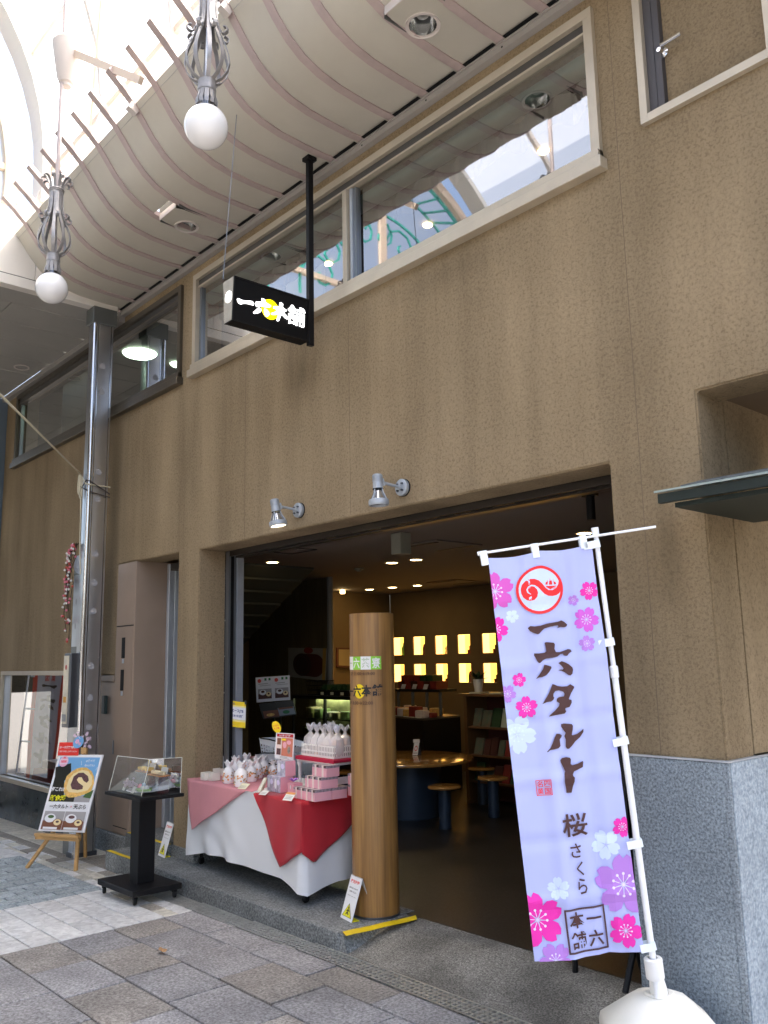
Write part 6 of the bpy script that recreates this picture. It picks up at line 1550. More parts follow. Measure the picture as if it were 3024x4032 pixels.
# goods
def onT(px, py, dz=0.0): return on_z(px, py, TTZ + .009 + dz)
k5 = lambda x, y: (880 + x / 3.19, 2800 + y / 3.19)     # detail crop of the table
Z0 = TTZ + .009
mat('box_pink', (.80, .40, .47), .5); mat('box_band', (.80, .66, .62), .5); mat('box_lid', (.28, .23, .27), .45, var=.4, vscale=60); mat('box_logo', (.10, .06, .05), .5); mat('box_photo', (.33, .32, .44), .4, var=.6, vscale=45, color2=(.68, .66, .76)); mat('box_cream', (.80, .76, .66), .5)
mat('bag_film', (.86, .85, .85), .25, var=.06, vscale=40); mat('dot_orange', (.75, .33, .10), .5); mat('dot_brown', (.35, .22, .10), .5); mat('ribbon_orange', (.80, .22, .05), .4)
def pbox(name, c, w, d, h, label, group, kind='pink', parts=True):
    """gift box: c = front right bottom corner in table space (u, v, z)"""
    u, v, z = c; P = lambda a, b_, e: T(u + a, v + b_, z + e)
    t = thing(name, P(0, 0, 0), label, 'gift box', group)
    def hx(bm, a0, a1, b0, b1, e0, e1, mi=0): hexa(bm, [P(a0, b0, e0), P(a1, b0, e0), P(a1, b1, e0), P(a0, b1, e0), P(a0, b0, e1), P(a1, b0, e1), P(a1, b1, e1), P(a0, b1, e1)], mi)
    bm = B(); hx(bm, -w, 0, 0, d, 0, h); obj('body', bm, 'box_pink' if kind == 'pink' else ('box_cream' if kind == 'cream' else 'box_pink'), t, sm=False)
    if kind == 'pink':
        bm = B(); hx(bm, -w - .001, .001, -.001, d + .001, h * .80, h + .001); obj('patterned_lid', bm, 'box_lid', t, sm=False)
        bm = B(); hx(bm, -w * .62, -w * .38, -.0018, d + .0018, -.0, h + .0018); obj('paper_band', bm, 'box_band', t, sm=False)
        bm = B(); hx(bm, -w * .34, -w * .04, -.0022, .02, h * .82, h + .0022); obj('dark_seal', bm, 'box_logo', t, sm=False)
    elif kind == 'photo':
        bm = B(); hx(bm, -w - .001, .0, -.001, -.0002, 0, h); hx(bm, -w, 0, 0, d, h + .0002, h + .001); obj('photo_wrap', bm, 'box_photo', t, sm=False)
        F = planeF(P(-w, -.0013, h), tu, (0, 0, -1), -tv); decals('window', t, F, [(s_disc(w * .25, h * .45, w * .17, h * .33), 'poster_white'), (s_line([(w * .62, h), (w * .60, h * .55), (w * .75, h * .3)], .003), 'box_logo'), (s_disc(w * .7, h * .35, w * .22, h * .18), 'bp_stamen')])
    else:
        F = planeF(P(-w, -.0005, h), tu, (0, 0, -1), -tv); decals('label', t, F, [(s_disc(w * .5, h * .35, w * .12, h * .2), 'card_white'), (s_rect(0, h * .8, w, h), 'box_band')])
    return t
# stack of pink boxes: bottom row front
gname = 'pink gift boxes stacked on the red cloth'
fr = onT(*k5(1150, 1142)); lu = (fr - A0).dot(tu); lv = (fr - A0).dot(tv)
bw2, bh2, bd2 = .058, .066, .125
for k in range(4): pbox('gift_box', (lu - k * bw2 * 1.03, lv, Z0), bw2, bd2, bh2, 'pink gift box in the lowest row, front, number %s from the right' % ('one two three four'.split()[k],), gname)
for k in range(3): pbox('gift_box', (lu - k * bw2 * 1.03, lv + bd2 * 1.04, Z0), bw2, bd2 * .9, bh2, 'pink gift box in the lowest row, behind the front boxes, %s' % ('right', 'middle', 'left')[k], gname)
z2 = Z0 + bh2 + .002
for k in range(3): pbox('gift_box', (lu - .004 - k * bw2 * 1.03, lv + .05, z2), bw2, bd2, bh2, 'pink gift box in the middle row of the stack, %s' % ('right', 'middle', 'left')[k], gname)
z3 = z2 + bh2 + .002
for k in range(2): pbox('gift_box', (lu - .0 - k * bw2 * 1.35, lv + .085, z3), bw2 * 1.3, bd2 * .8, bh2, 'pink gift box on top of the stack, %s' % ('right', 'left')[k], gname)
for k in range(3):
    pbox('gift_box', (lu + .004, lv + .30 + .0 * k, Z0 + k * (bh2 + .002)), bw2 * 1.2, .10, bh2, 'pink gift box in the rear column next to the wooden column, %s' % ('bottom', 'middle', 'top')[k], gname) if k < 2 else None
# photo boxes and a tilted box
p = onT(*k5(715, 1030)); pu, pv = (p - A0).dot(tu), (p - A0).dot(tv)
pbox('photo_box', (pu, pv, Z0), .078, .10, .098, 'lilac photo wrapped box, right one of the lower pair', 'photo boxes', 'photo'); pbox('photo_box', (pu - .083, pv, Z0), .078, .10, .098, 'lilac photo wrapped box, left one of the lower pair', 'photo boxes', 'photo')
pbox('photo_box', (pu + .004, pv + .035, Z0 + .1), .10, .08, .098, 'lilac photo wrapped box on top of the lower pair', 'photo boxes', 'photo')
p = onT(*k5(830, 1062)); pu, pv = (p - A0).dot(tu), (p - A0).dot(tv)
t = pbox('gift_box', (pu, pv + .03, Z0), .07, .07, .07, 'pink box with a lilac ribbon bow in front of the box stack', gname, 'plain')
bm = B(); rc = T(pu - .03, pv + .05, Z0 + .08)
for a_ in range(6):
    d = Vector((cos(a_), sin(a_), .5)); strip(bm, [rc, rc + d * .025 + Vector((0, 0, .006)), rc + d * .035, rc + d * .012], Vector((-sin(a_), cos(a_), .2)), .012, .001)
obj('ribbon_bow', bm, 'bp_lilac', t, sm=30)
def card(px, py, w, h, label, m_='card_white', head=None, tilt=.9, z=None, rot=.25, parent=None):
    c = on_z(px, py, (z or Z0)); d = Vector((cos(rot) * tu.x - sin(rot) * tu.y, cos(rot) * tu.y + sin(rot) * tu.x, 0)); bk = Vector((-d.y, d.x, 0)); up = (bk * cos(tilt) + Vector((0, 0, 1)) * sin(tilt)).normalized()
    t = thing('price_card', c, label, 'card', 'small price cards')
    n = d.cross(up).normalized()
    if n.z < 0: n = -n
    F = planeF(c + up * h, d, -up, n)
    bm = B(); hexa(bm, [F(*q, -.0015) for q in ((0, 0), (w, 0), (w, h), (0, h))] + [F(*q, 0) for q in ((0, 0), (w, 0), (w, h), (0, h))]); obj('card', bm, m_, t, sm=False)
    L = [(s_line([(w * .12, h * (.45 + .17 * i)), (w * .85, h * (.45 + .17 * i))], h * .05), 'print_grey') for i in range(3)]
    if head: L.append((s_rect(0, 0, w, h * .25), head))
    decals('print', t, F, L)
    return t
# cream boxes and dotted bags on the pink cloth
for k, (x, y) in enumerate(((755, 3064), (783, 3066))):
    p = onT(x + 50, y + 10); pu, pv = (p - A0).dot(tu), (p - A0).dot(tv); pbox('cream_box', (pu, pv, Z0), .062, .07, .055, 'cream paper box at the left end of the pink cloth, %s one' % ('left', 'right')[k], 'cream boxes', 'cream')
def bag(c, r, h, label, rnd):
    t = thing('dotted_bag', c, label, 'gift bag', 'white dotted bags tied with orange ribbon'); c = Vector(c)
    prof = [(r * .9, 0), (r * 1.05, .012), (r * 1.06, h * .42), (r * .95, h * .58), (r * .5, h * .70), (r * .42, h * .73), (r * .6, h * .84), (r * .85, h * .95)]
    bm = B(); rings = []
    for rr, z in prof: rings.append([bm.verts.new(c + Vector((rr * cos(a_) * (1 + .08 * sin(3 * a_ + z * 40)), rr * .8 * sin(a_) * (1 + .10 * cos(4 * a_ + z * 60)), z + (.012 * sin(5 * a_) if z > h * .8 else 0)))) for a_ in [i * pi / 9 for i in range(18)]])
    for a_, b2 in zip(rings, rings[1:]):
        for i in range(18): bm.faces.new((a_[i], a_[(i + 1) % 18], b2[(i + 1) % 18], b2[i]))
    bm.faces.new(rings[0][::-1]); o = obj('paper', bm, 'bag_film', t, sm=60)
    FBg = lambda u, v, off=0.0: c + Vector(((r * 1.04 + off) * cos(u / r) * (1 + .08 * sin(3 * (u / r) + v * 40)), (r * .84 + off) * sin(u / r) * (1 + .10 * cos(4 * (u / r) + v * 60)), v))
    L = [(s_disc(r * (-1.9 + 1.9 * rnd.random() * 1.15), h * (.06 + .42 * rnd.random()), .0045 + .003 * rnd.random(), n=8), rnd.choice(('dot_orange', 'dot_orange', 'dot_brown'))) for _ in range(22)]
    decals('dots', t, FBg, L, step=.0002, base=.001)
    bm = B(); q = c + Vector((0, 0, h * .69)); lathe(bm, [(r * .24, -.004), (r * .27, 0), (r * .24, .004)], q, 14, cap=False); strip(bm, [q + Vector((r * .25, -r * .1, 0)), q + Vector((r * .45, -r * .3, -.012)), q + Vector((r * .55, -r * .35, -.035))], (0, 1, 0), .008, .0015); obj('ribbon', bm, 'ribbon_orange', t, sm=30)
    return t
rn = random.Random(21)
for k, (x, y, w) in enumerate(((890, 3085, 1.05), (938, 3098, 1.15), (980, 3078, 1.0), (918, 3058, 1.0), (1003, 3066, 1.05), (960, 3050, 1.05), (1030, 3050, .95))):
    bag(onT(x, y) + tv * .02, .045 * w, .150 * w, 'white dotted gift bag with orange ribbon, %s of the cluster' % ('leftmost front', 'front middle', 'front right', 'back left', 'right rear', 'back middle', 'rightmost back')[k], rn)
for k, (x, y) in enumerate(((800, 3047), (842, 3050), (770, 3042))):
    p = onT(x + 40, y + 6); pu, pv = (p - A0).dot(tu), (p - A0).dot(tv); pbox('cream_box', (pu, pv, Z0), .06, .06, .05, 'cream paper box in the rear row on the pink cloth, %s one' % ('middle', 'right', 'left')[k], 'cream boxes', 'cream')
for k, (x, y, w) in enumerate(((868, 3046, .9), (900, 3040, .95), (1062, 3062, .9))):
    bag(onT(x, y) + tv * .03, .043 * w, .14 * w, 'white dotted gift bag with orange ribbon, %s' % ('far left behind the cluster', 'second behind the cluster', 'next to the photo boxes')[k], rn)
card(1018, 3128, .06, .045, 'small white price card lying before the photo boxes', tilt=.5)
for k, (x, y, h) in enumerate(((1010, 3118, .09), (1055, 3040, .15))):
    c = onT(x, y) + tv * .02; t = thing('sweet_packet', c, ('small gold and white sweet packet lying at the front between bags and photo boxes', 'tall gold and white sweet packet leaning behind the photo boxes')[k], 'packet')
    bm = B(); hexa(bm, [c + Vector(q) for q in ((-.03, 0, 0), (.03, -.01, 0), (.03, .015, 0), (-.03, .02, 0), (0.01, .03, h), (.06, .02, h), (.06, .028, h), (.01, .04, h))]); bmesh.ops.bevel(bm, geom=list(bm.edges), offset=.004, segments=2, affect='EDGES'); obj('foil', bm, mat('foil_gold', (.78, .66, .48), .25, .3, var=.35, vscale=35), t, sm=40)
card(1112, 3150, .075, .06, 'price card with an orange heading standing on the front edge of the red cloth', head='dot_orange', tilt=.75)
card(935, 3105, .075, .055, 'yellowish price card at the front edge of the pink cloth', m_='card_cream', tilt=.6)
card(838, 3030, .055, .085, 'tall white card standing behind the cream boxes at the left of the table', tilt=1.2)
# back stock: jars, long box
t = thing('long_box', onT(1010, 3010), 'long open cream carton behind the dotted bags', 'box'); p = onT(1000, 3012); bm = B(); hexa(bm, [p + Vector(q) for q in ((-.18, 0, 0), (.10, 0, 0), (.10, .10, 0), (-.18, .10, 0), (-.18, 0, .05), (.10, 0, .05), (.10, .10, .05), (-.18, .10, .05))]); obj('carton', bm, 'box_cream', t, sm=False)
bm = B(); box(bm, p.x - .17, p.x + .09, p.y + .01, p.y + .09, p.z + .05, p.z + .055); obj('contents', bm, 'box_pink', t, sm=False)
t = thing('printed_tin', onT(1095, 3040), 'patterned teal and gold tin behind the framed price board', 'tin'); p = onT(1085, 3035) + tv * .05
bm = B(); box(bm, p.x - .05, p.x + .05, p.y - .04, p.y + .04, Z0, Z0 + .15, bev=.006); obj('tin_body', bm, mat('tin_print', (.10, .22, .22), .4, var=.5, vscale=50, color2=(.55, .45, .28)), t, sm=False)
bm = B(); box(bm, p.x - .052, p.x + .052, p.y - .042, p.y + .042, Z0 + .15, Z0 + .165, bev=.003); obj('tin_lid', bm, mat('tin_lid', (.45, .38, .27), .4, .3), t, sm=False)
# riser shelf with bagged sweets
rs = thing('riser_shelf', T(1.2, .2, Z0), 'small white legged shelf standing on the red cloth beside the wooden column', 'shelf')
RZ = .915
q1 = on_z(1160, 2962, RZ); q2 = on_z(1316, 2994, RZ)
ru, rv = (q2 - A0).dot(tu), (q2 - A0).dot(tv); RWd = .44; RDp = .27
def Rp(a, b_, z): return T(ru - RWd + a, rv + b_, z)
def rx(bm, a0, a1, b0, b1, z0, z1, mi=0): hexa(bm, [Rp(a0, b0, z0), Rp(a1, b0, z0), Rp(a1, b1, z0), Rp(a0, b1, z0), Rp(a0, b0, z1), Rp(a1, b0, z1), Rp(a1, b1, z1), Rp(a0, b1, z1)], mi)
bm = B(); rx(bm, 0, RWd, 0, RDp, RZ - .035, RZ - .004); obj('shelf_top', bm, 'white_plastic', rs, sm=False)
for a_, b2 in ((.015, .015), (RWd - .015, .015), (RWd - .015, RDp - .015), (.015, RDp - .015)):
    p = Rp(a_, b2, 0); bm = B(); tube(bm, [(p.x, p.y, Z0), (p.x, p.y, RZ - .036)], .011, 12); tube(bm, [(p.x, p.y, RZ - .06), (p.x, p.y, RZ - .0365)], .018, 12); obj('leg', bm, 'white_plastic', rs, sm=True)
bm = B(); rx(bm, RWd - .012, RWd - .006, .03, RDp + .1, Z0 + .055, Z0 + .10); obj('side_rail', bm, 'white_plastic', rs, sm=False)
rc_ = thing('shelf_cloth', Rp(.2, .1, RZ), 'strip of crimson cloth covering the top of the small white shelf', 'cloth')
bm = B(); rx(bm, -.005, RWd + .005, -.006, RDp, RZ - .0035, RZ + .0); rx(bm, -.005, RWd + .005, -.009, -.0062, RZ - .022, RZ); rx(bm, RWd + .0052, RWd + .0075, -.009, RDp, RZ - .018, RZ); obj('cloth_sheet', bm, mat('shelf_crimson', (.50, .012, .055), .8), rc_, sm=False)
# woven plastic basket
bk = thing('plastic_basket', Rp(.2, .12, RZ), 'white lattice plastic basket full of bagged sweets on the small shelf', 'basket')
bx0, bx1, by0, by1, bz0, bz1 = .03, RWd - .03, .02, .22, RZ + .003, RZ + .085
bm = B()
rx(bm, bx0, bx1, by0, by1, bz0, bz0 + .004)
for z_ in (bz0 + .0041, bz0 + .033, bz0 + .070): 
    rx(bm, bx0, bx1, by0, by0 + .003, z_, z_ + .010); rx(bm, bx0, bx1, by1 - .003, by1, z_, z_ + .010); rx(bm, bx0, bx0 + .003, by0 + .0031, by1 - .0031, z_, z_ + .010); rx(bm, bx1 - .003, bx1, by0 + .0031, by1 - .0031, z_, z_ + .010)
i = 0
while bx0 + i * .018 < bx1 - .006:
    a_ = bx0 + i * .018; rx(bm, a_, a_ + .007, by0 - .001, by0 + .002, bz0 + .004, bz0 + .079); i += 1
i = 0
while by0 + i * .018 < by1: a_ = by0 + i * .018; rx(bm, bx1 - .002, bx1 + .001, a_, a_ + .007, bz0 + .004, bz0 + .079); i += 1
obj('lattice', bm, 'white_plastic', bk, sm=False)
mat('cellophane', (.90, .90, .94), .14, alpha=.40)
mat('sweet_mix', (.80, .62, .58), .5, var=.25, vscale=60, color2=(.85, .78, .66)); mat('cello_top', (.62, .63, .70), .18, .35, var=.35, vscale=60)
for k in range(9):
    cx_ = bx0 + .035 + (k % 5) * .078 + (.03 if k > 4 else 0); cy_ = by0 + (.05 if k < 5 else .15); c = Rp(cx_, cy_, RZ + .012)
    t = thing('sweet_bag', c, 'cellophane bag of pastel sweets, %s in the white lattice basket' % ('front row, leftmost', 'front row, second from left', 'front row, centre', 'front row, second from right', 'front row, rightmost', 'back row, leftmost', 'back row, second from left', 'back row, second from right', 'back row, rightmost')[k], 'sweet bag', 'cellophane bags of sweets in the basket')
    bm = B(); rb = random.Random(k)
    for q in range(12):
        p = c + Vector((rb.uniform(-.026, .026), rb.uniform(-.026, .026), rb.uniform(.015, .095))); box(bm, p.x - .012, p.x + .012, p.y - .009, p.y + .009, p.z - .014, p.z + .014, mi=q % 4, bev=.002, M=None)
    obj('sweets', bm, ['sweet_mix', 'card_white', mat('sweet_orange', (.85, .42, .25), .5), mat('sweet_lilac', (.70, .55, .75), .5)], t, sm=False)
    H_ = .195 + .012 * sin(k * 2.3); prof = [(.034, 0), (.046, .03), (.048, .085), (.040, .115), (.015, .138), (.010, .150), (.020, .168), (.030, H_)]
    bm = B(); rings = [[bm.verts.new(c + Vector((r_ * cos(a_) * (1 + .12 * sin(3 * a_ + k)), r_ * sin(a_) * (1 + .15 * cos(5 * a_ + k)), z + (.012 * sin(4 * a_ + k) if z > .17 else 0)))) for a_ in [i * pi / 8 for i in range(16)]] for r_, z in prof]
    for ri_, (a_, b2) in enumerate(zip(rings, rings[1:])):
        for i in range(16): f = bm.faces.new((a_[i], a_[(i + 1) % 16], b2[(i + 1) % 16], b2[i])); f.material_index = 1 if ri_ > 4 and i % 2 else 0
    obj('film', bm, ['cellophane', 'cello_top'], t, sm=30)
    bm = B(); lathe(bm, [(.009, .148), (.010, .152), (.009, .156)], c, 12, cap=False); obj('tie', bm, 'foil_gold', t, sm=True)
card(1297, 2943, .06, .04, 'small white price card leaning on the lattice basket', z=RZ + .002, tilt=.6, rot=.5)
# framed price board with a round yellow tag
pb = thing('price_board', onT(1125, 3040), 'white framed picture price board with a red heading standing behind the photo boxes', 'sign')
pp0 = T(.93, .22, 0); pn2 = Vector((.45, -.9, 0)).normalized()
pb4 = [on_plane(*k5(*q), pp0, pn2) for q in ((662, 270), (890, 285), (876, 628), (640, 588))]
uu2 = (pb4[1] - pb4[0]).normalized(); vv2 = (pb4[3] - pb4[0]).normalized(); W2 = (pb4[1] - pb4[0]).length; H2 = (pb4[3] - pb4[0]).length
FQ = lambda u, v, off=0.0: pb4[0] * (1 - u) * (1 - v) + pb4[1] * u * (1 - v) + pb4[2] * u * v + pb4[3] * (1 - u) * v + pn2 * off
bm = B(); hexa(bm, [FQ(*q, -.006) for q in ((0, 0), (1, 0), (1, 1), (0, 1))] + [FQ(*q, 0) for q in ((0, 0), (1, 0), (1, 1), (0, 1))]); obj('board', bm, 'poster_white', pb, sm=False)
decals('print', pb, FQ, [(s_rect(.06, .03, .95, .15), 'cloth_red'), (s_text('いちご餅', .5, .09, w=.6, h=.07, bold=.03), 'poster_white'), (s_rect(.06, .17, .34, .86), 'box_band'), (s_rect(.10, .20, .30, .45), 'poster_wood'), (s_rect(.10, .60, .32, .84), 'poster_bean'), (s_rect(.36, .17, .95, .86), mat('board_salmon', (.62, .20, .13), .5)), (s_disc(.52, .45, .10, .12), 'box_pink'), (s_disc(.74, .34, .12, .08), 'box_pink'), (s_disc(.76, .62, .08, .14), 'tile_taupe'), (s_rect(.34, .20, .58, .28), 'moon_yellow'), (s_line([(.3, .90), (.7, .90)], .015), 'print_grey'), (s_line([(.3, .945), (.8, .945)], .015), 'print_grey')])
lp = on_plane(*k5(700, 600), pp0, pn2); bm = B(); tube(bm, [(lp.x, lp.y + .01, Z0), (lp.x, lp.y + .01, lp.z + .02)], .004, 8); obj('stand_rod', bm, 'alu_grey', pb, sm=True)
tg = thing('yellow_tag', FQ(.1, -.1), 'tilted oval yellow tag with red lettering above the price board', 'tag')
tc_ = on_plane(*k5(665, 200), pp0, pn2); ua = R(70)
du = (on_plane(*k5(712, 245), pp0, pn2) - on_plane(*k5(620, 150), pp0, pn2)).normalized(); ax1 = (on_plane(*k5(690, 272), pp0, pn2) - on_plane(*k5(640, 125), pp0, pn2)); ax2 = (on_plane(*k5(713, 185), pp0, pn2) - on_plane(*k5(613, 205), pp0, pn2))
FT = lambda u, v, off=0.0: tc_ + ax2 * (u / 2) + ax1 * (v / 2) + pn2 * off
bm = B(); vs = [(cos(a_), sin(a_)) for a_ in [i * pi / 14 for i in range(28)]]; prism(bm, [FT(u, v, .0) for u, v in vs], -pn2 * .003); obj('oval', bm, 'moon_yellow', tg, sm=False)
decals('lettering', tg, FT, [(s_text('いよかん', 0, -.28, w=1.3, h=.3, bold=.03), 'caution_red'), (s_text('新発売', 0, .22, w=1.3, h=.3, bold=.03), 'caution_red')])
# green sign hanging behind the shelf
gs = thing('green_sign', Rp(.5, .3, .85), 'small green sign with pale lettering behind the white shelf, half hidden by the wooden column', 'sign')
gp = T(1.3, .42, 0); gn = (Vector((.35, -1, 0))).normalized(); g4 = [on_plane(*k5(*q), gp, gn) for q in ((1422, 535), (1640, 505), (1640, 618), (1420, 642))]
FG = lambda u, v, off=0.0: g4[0] * (1 - u) * (1 - v) + g4[1] * u * (1 - v) + g4[2] * u * v + g4[3] * (1 - u) * v + gn * off
bm = B(); hexa(bm, [FG(*q, -.004) for q in ((0, 0), (1, 0), (1, 1), (0, 1))] + [FG(*q, 0) for q in ((0, 0), (1, 0), (1, 1), (0, 1))]); obj('plate', bm, mat('sign_green', (.012, .09, .035), .4), gs, sm=False)
decals('lettering', gs, FG, [(s_text('ICHIROKU', .56, .42, w=.92, h=.36, bold=.0), mat('sign_lettering', (.45, .55, .40), .5)), (s_rect(0, .86, 1, 1), 'card_white')])
# yellow welcome paper clipped to the jamb
wp = thing('welcome_paper', (-5.95, .33, 1.1), 'yellow and white paper notice clipped to the entrance frame', 'notice')
wpn = Vector((.62, -.78, 0)).normalized(); w4 = [on_plane(*q, (-5.94, .31, 0), wpn) for q in ((907, 2758), (969, 2766), (966, 2867), (902, 2860))]
FW = lambda u, v, off=0.0: w4[0] * (1 - u) * (1 - v) + w4[1] * u * (1 - v) + w4[2] * u * v + w4[3] * (1 - u) * v + wpn * (off + .006 * sin(u * 3))
bm = B(); n = 6
gr_ = [[bm.verts.new(FW(i / n, j / n)) for i in range(n + 1)] for j in range(n + 1)]
for j in range(n):
    for i in range(n): bm.faces.new((gr_[j][i], gr_[j][i + 1], gr_[j + 1][i + 1], gr_[j + 1][i]))
o = obj('sheet', bm, mat('paper_white', (.78, .80, .84), .5), wp, sm=60)
decals('print', wp, FW, [(s_rect(0, 0, 1, .16), 'moon_yellow'), (s_rect(0, .16, 1, .22), mat('paper_yellow', (.85, .76, .30), .5)), (s_rect(0, .78, 1, 1), 'moon_yellow'), (s_rect(0, .70, 1, .78), 'paper_yellow'), (s_text('歓迎', .2, .10, w=.22, h=.08, bold=.02), mat('ink_blue', (.04, .08, .25), .6)), (s_text('エースJTB', .5, .38, w=.72, h=.14, bold=.03), 'ink_blue'), (s_text('日本の旬 愛媛', .5, .56, w=.66, h=.10, bold=.02), 'ink_blue'), (s_text('ご案内', .2, .90, w=.24, h=.05), 'print_grey')], cuts=([i / n for i in range(1, n)], [i / n for i in range(1, n)]), step=.0004)
bm = B()
for u in (.1, .95): c = FW(u, 0); box(bm, c.x - .008, c.x + .008, c.y - .004, c.y + .006, c.z - .015, c.z + .012)
obj('clip', bm, 'alu_grey', wp, sm=False)
# stacked white shopping baskets
def sbasket(c, tiltx, label):
    c = Vector(c); t = thing('shopping_basket', c, label, 'basket', 'white shopping baskets stacked beside the entrance frame')
    Mx = Matrix.Translation(c) @ Matrix.Rotation(R(tiltx[0]), 4, 'Y') @ Matrix.Rotation(R(tiltx[1]), 4, 'X') @ Matrix.Rotation(R(8), 4, 'Z')
    W, D_, H_ = .20, .14, .17
    def P(a_, b2, z): s = .80 + .20 * z / H_; return Mx @ Vector((a_ * s, b2 * s, z))
    for nm, (ax, sg_) in (('side_wall', (1, -1)), ('side_wall', (1, 1)), ('side_wall', (0, 1)), ('side_wall', (0, -1))):
        bm = B(); nx = 13 if ax else 9; L = W if ax else D_
        def Q(t_, z, o_=0):
            return P(t_, sg_ * (D_ + o_), z) if ax else P(sg_ * (W + o_), t_, z)
        def bar(t0, t1, z0, z1):
            hexa(bm, [Q(t0, z0), Q(t1, z0), Q(t1, z0, .003), Q(t0, z0, .003), Q(t0, z1), Q(t1, z1), Q(t1, z1, .003), Q(t0, z1, .003)])
        bar(-L, L, 0, .03); bar(-L, L, .125, .16); bar(-L, L, .16, H_)
        for i in range(nx + 1): t_ = -L + 2 * L * i / nx; bar(max(-L, t_ - .006), min(L, t_ + .006), .03, .125)
        for z_ in (.052, .075, .098): bar(-L, L, z_, z_ + .007)
        obj(nm, bm, 'basket_plastic' if 'basket_plastic' in MATS else mat('basket_plastic', (.80, .84, .88), .4), t, sm=False)
    bm = B(); hexa(bm, [P(-W, -D_, 0), P(W, -D_, 0), P(W, D_, 0), P(-W, D_, 0), P(-W, -D_, .004), P(W, -D_, .004), P(W, D_, .004), P(-W, D_, .004)]); obj('bottom', bm, 'basket_plastic', t, sm=False)
    bm = B()
    for sg_ in (-1, 1): tube(bm, [P(-W * .9, sg_ * (D_ + .012), H_ + .002), P(-W * .3, sg_ * (D_ + .02), H_ + .012), P(W * .3, sg_ * (D_ + .02), H_ + .012), P(W * .9, sg_ * (D_ + .012), H_ + .002)], .005, 6)
    obj('handle', bm, 'slot_black', t, sm=True)
    return t
bpx = on_y(1020, 2990, .62)
for k in range(4):
    sbasket((-5.83 + .008 * k, .70, .50 + .085 * k), ((0, 0), (1, -1), (-2, 1), (7, -4))[k], 'white slotted shopping basket with black handles, %s of the stack' % ('lowest', 'second from bottom', 'third', 'top, tilted one')[k])
bm = B(); box(bm, -6.0, -5.66, .56, .84, .09, .49, bev=.01); o = obj('basket_trolley', bm, 'alu_grey', sm=False, org=(-5.83, .7, .09)); tag(o, 'grey trolley box under the stack of white shopping baskets', 'trolley')
# ================================================================== shop interior
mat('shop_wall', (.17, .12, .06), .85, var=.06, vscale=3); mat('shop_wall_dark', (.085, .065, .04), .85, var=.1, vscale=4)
mat('shop_ceiling', (.15, .13, .12), .85); mat('stair_grey', (.055, .065, .06), .7)
mat('niche_back_glow', (1, .8, .4), .6, emit=(1, .56, .08), estr=.24); mat('niche_side_glow', (.85, .65, .35), .6, emit=(1, .66, .22), estr=.38)  # niche light put into glowing back and side walls, no lamps inside
mat('table_wood', (.42, .22, .06), .14, var=.15, vscale=5, stretch=(1, 6, 1), coat=.5); mat('ped_blue', (.045, .07, .11), .4, .3); mat('counter_black', (.008, .008, .009), .35)
mat('rack_wood', (.16, .075, .03), .4); mat('print_pale2', (.2, .22, .18), .5); mat('mag_mix', (.18, .13, .09), .5, var=.6, vscale=18, color2=(.08, .14, .10)); mat('bottle_green', (.12, .30, .04), .2)
mat('gift_dark', (.08, .02, .015), .5); mat('gift_red', (.25, .03, .02), .5); mat('leaf_dark', (.02, .06, .02), .6)
it = thing('shop_interior', (-5.8, 2.6, .09), 'dim warm interior of the sweet shop with wall of lit niches', 'room')
YB = 5.13; CZ = 2.5
n_holes = []
cols_ = [(-9.41, -9.175), (-8.98, -8.74), (-8.54, -8.31), (-8.11, -7.88), (-7.67, -7.43), (-7.22, -6.98), (-6.77, -6.53), (-6.32, -6.08)]
for a, b_ in cols_: n_holes += [(a, b_, 1.615, 1.865), (a, b_, 1.235, 1.482)]
bm = B(); wall_grid(bm, -9.45, -1.8, .0, 2.62, n_holes, YB, YB + .02); obj('niche_wall', bm, 'shop_wall', it, sm=False)
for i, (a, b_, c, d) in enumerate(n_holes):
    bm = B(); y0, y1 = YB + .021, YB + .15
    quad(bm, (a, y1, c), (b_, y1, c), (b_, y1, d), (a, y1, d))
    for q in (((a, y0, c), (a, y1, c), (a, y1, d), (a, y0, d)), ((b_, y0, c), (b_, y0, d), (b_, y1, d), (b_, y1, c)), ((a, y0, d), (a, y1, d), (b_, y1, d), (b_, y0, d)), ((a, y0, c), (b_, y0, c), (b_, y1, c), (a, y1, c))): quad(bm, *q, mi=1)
    obj('lit_niche', bm, ['niche_back_glow', 'niche_side_glow'], it, sm=False)
bm = B(); box(bm, -9.55, -9.452, 2.2, YB, .0, 2.62); obj('side_wall', bm, 'shop_wall', it, sm=False)
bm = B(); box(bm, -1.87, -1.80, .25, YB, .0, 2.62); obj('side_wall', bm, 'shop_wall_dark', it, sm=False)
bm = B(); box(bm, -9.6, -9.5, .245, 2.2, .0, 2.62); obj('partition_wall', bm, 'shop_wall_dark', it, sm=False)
bm = B(); box(bm, -9.55, -1.80, .37, YB + .2, CZ, CZ + .1); obj('plaster_ceiling', bm, 'shop_ceiling', it, sm=False)
bm = B(); box(bm, -9.45, -7.80, 2.69, 2.74, .0, CZ - .002); obj('bamboo_partition', bm, mat('bamboo_screen', (.11, .085, .045), .6, var=.5, vscale=14, stretch=(14, 1, .15)), it, sm=False)
bm = B(); tube(bm, [(-7.77, 2.69, .09), (-7.77, 2.69, CZ)], .035, 16); obj('slim_post', bm, mat('post_pale', (.22, .24, .25), .5), it, sm=True)
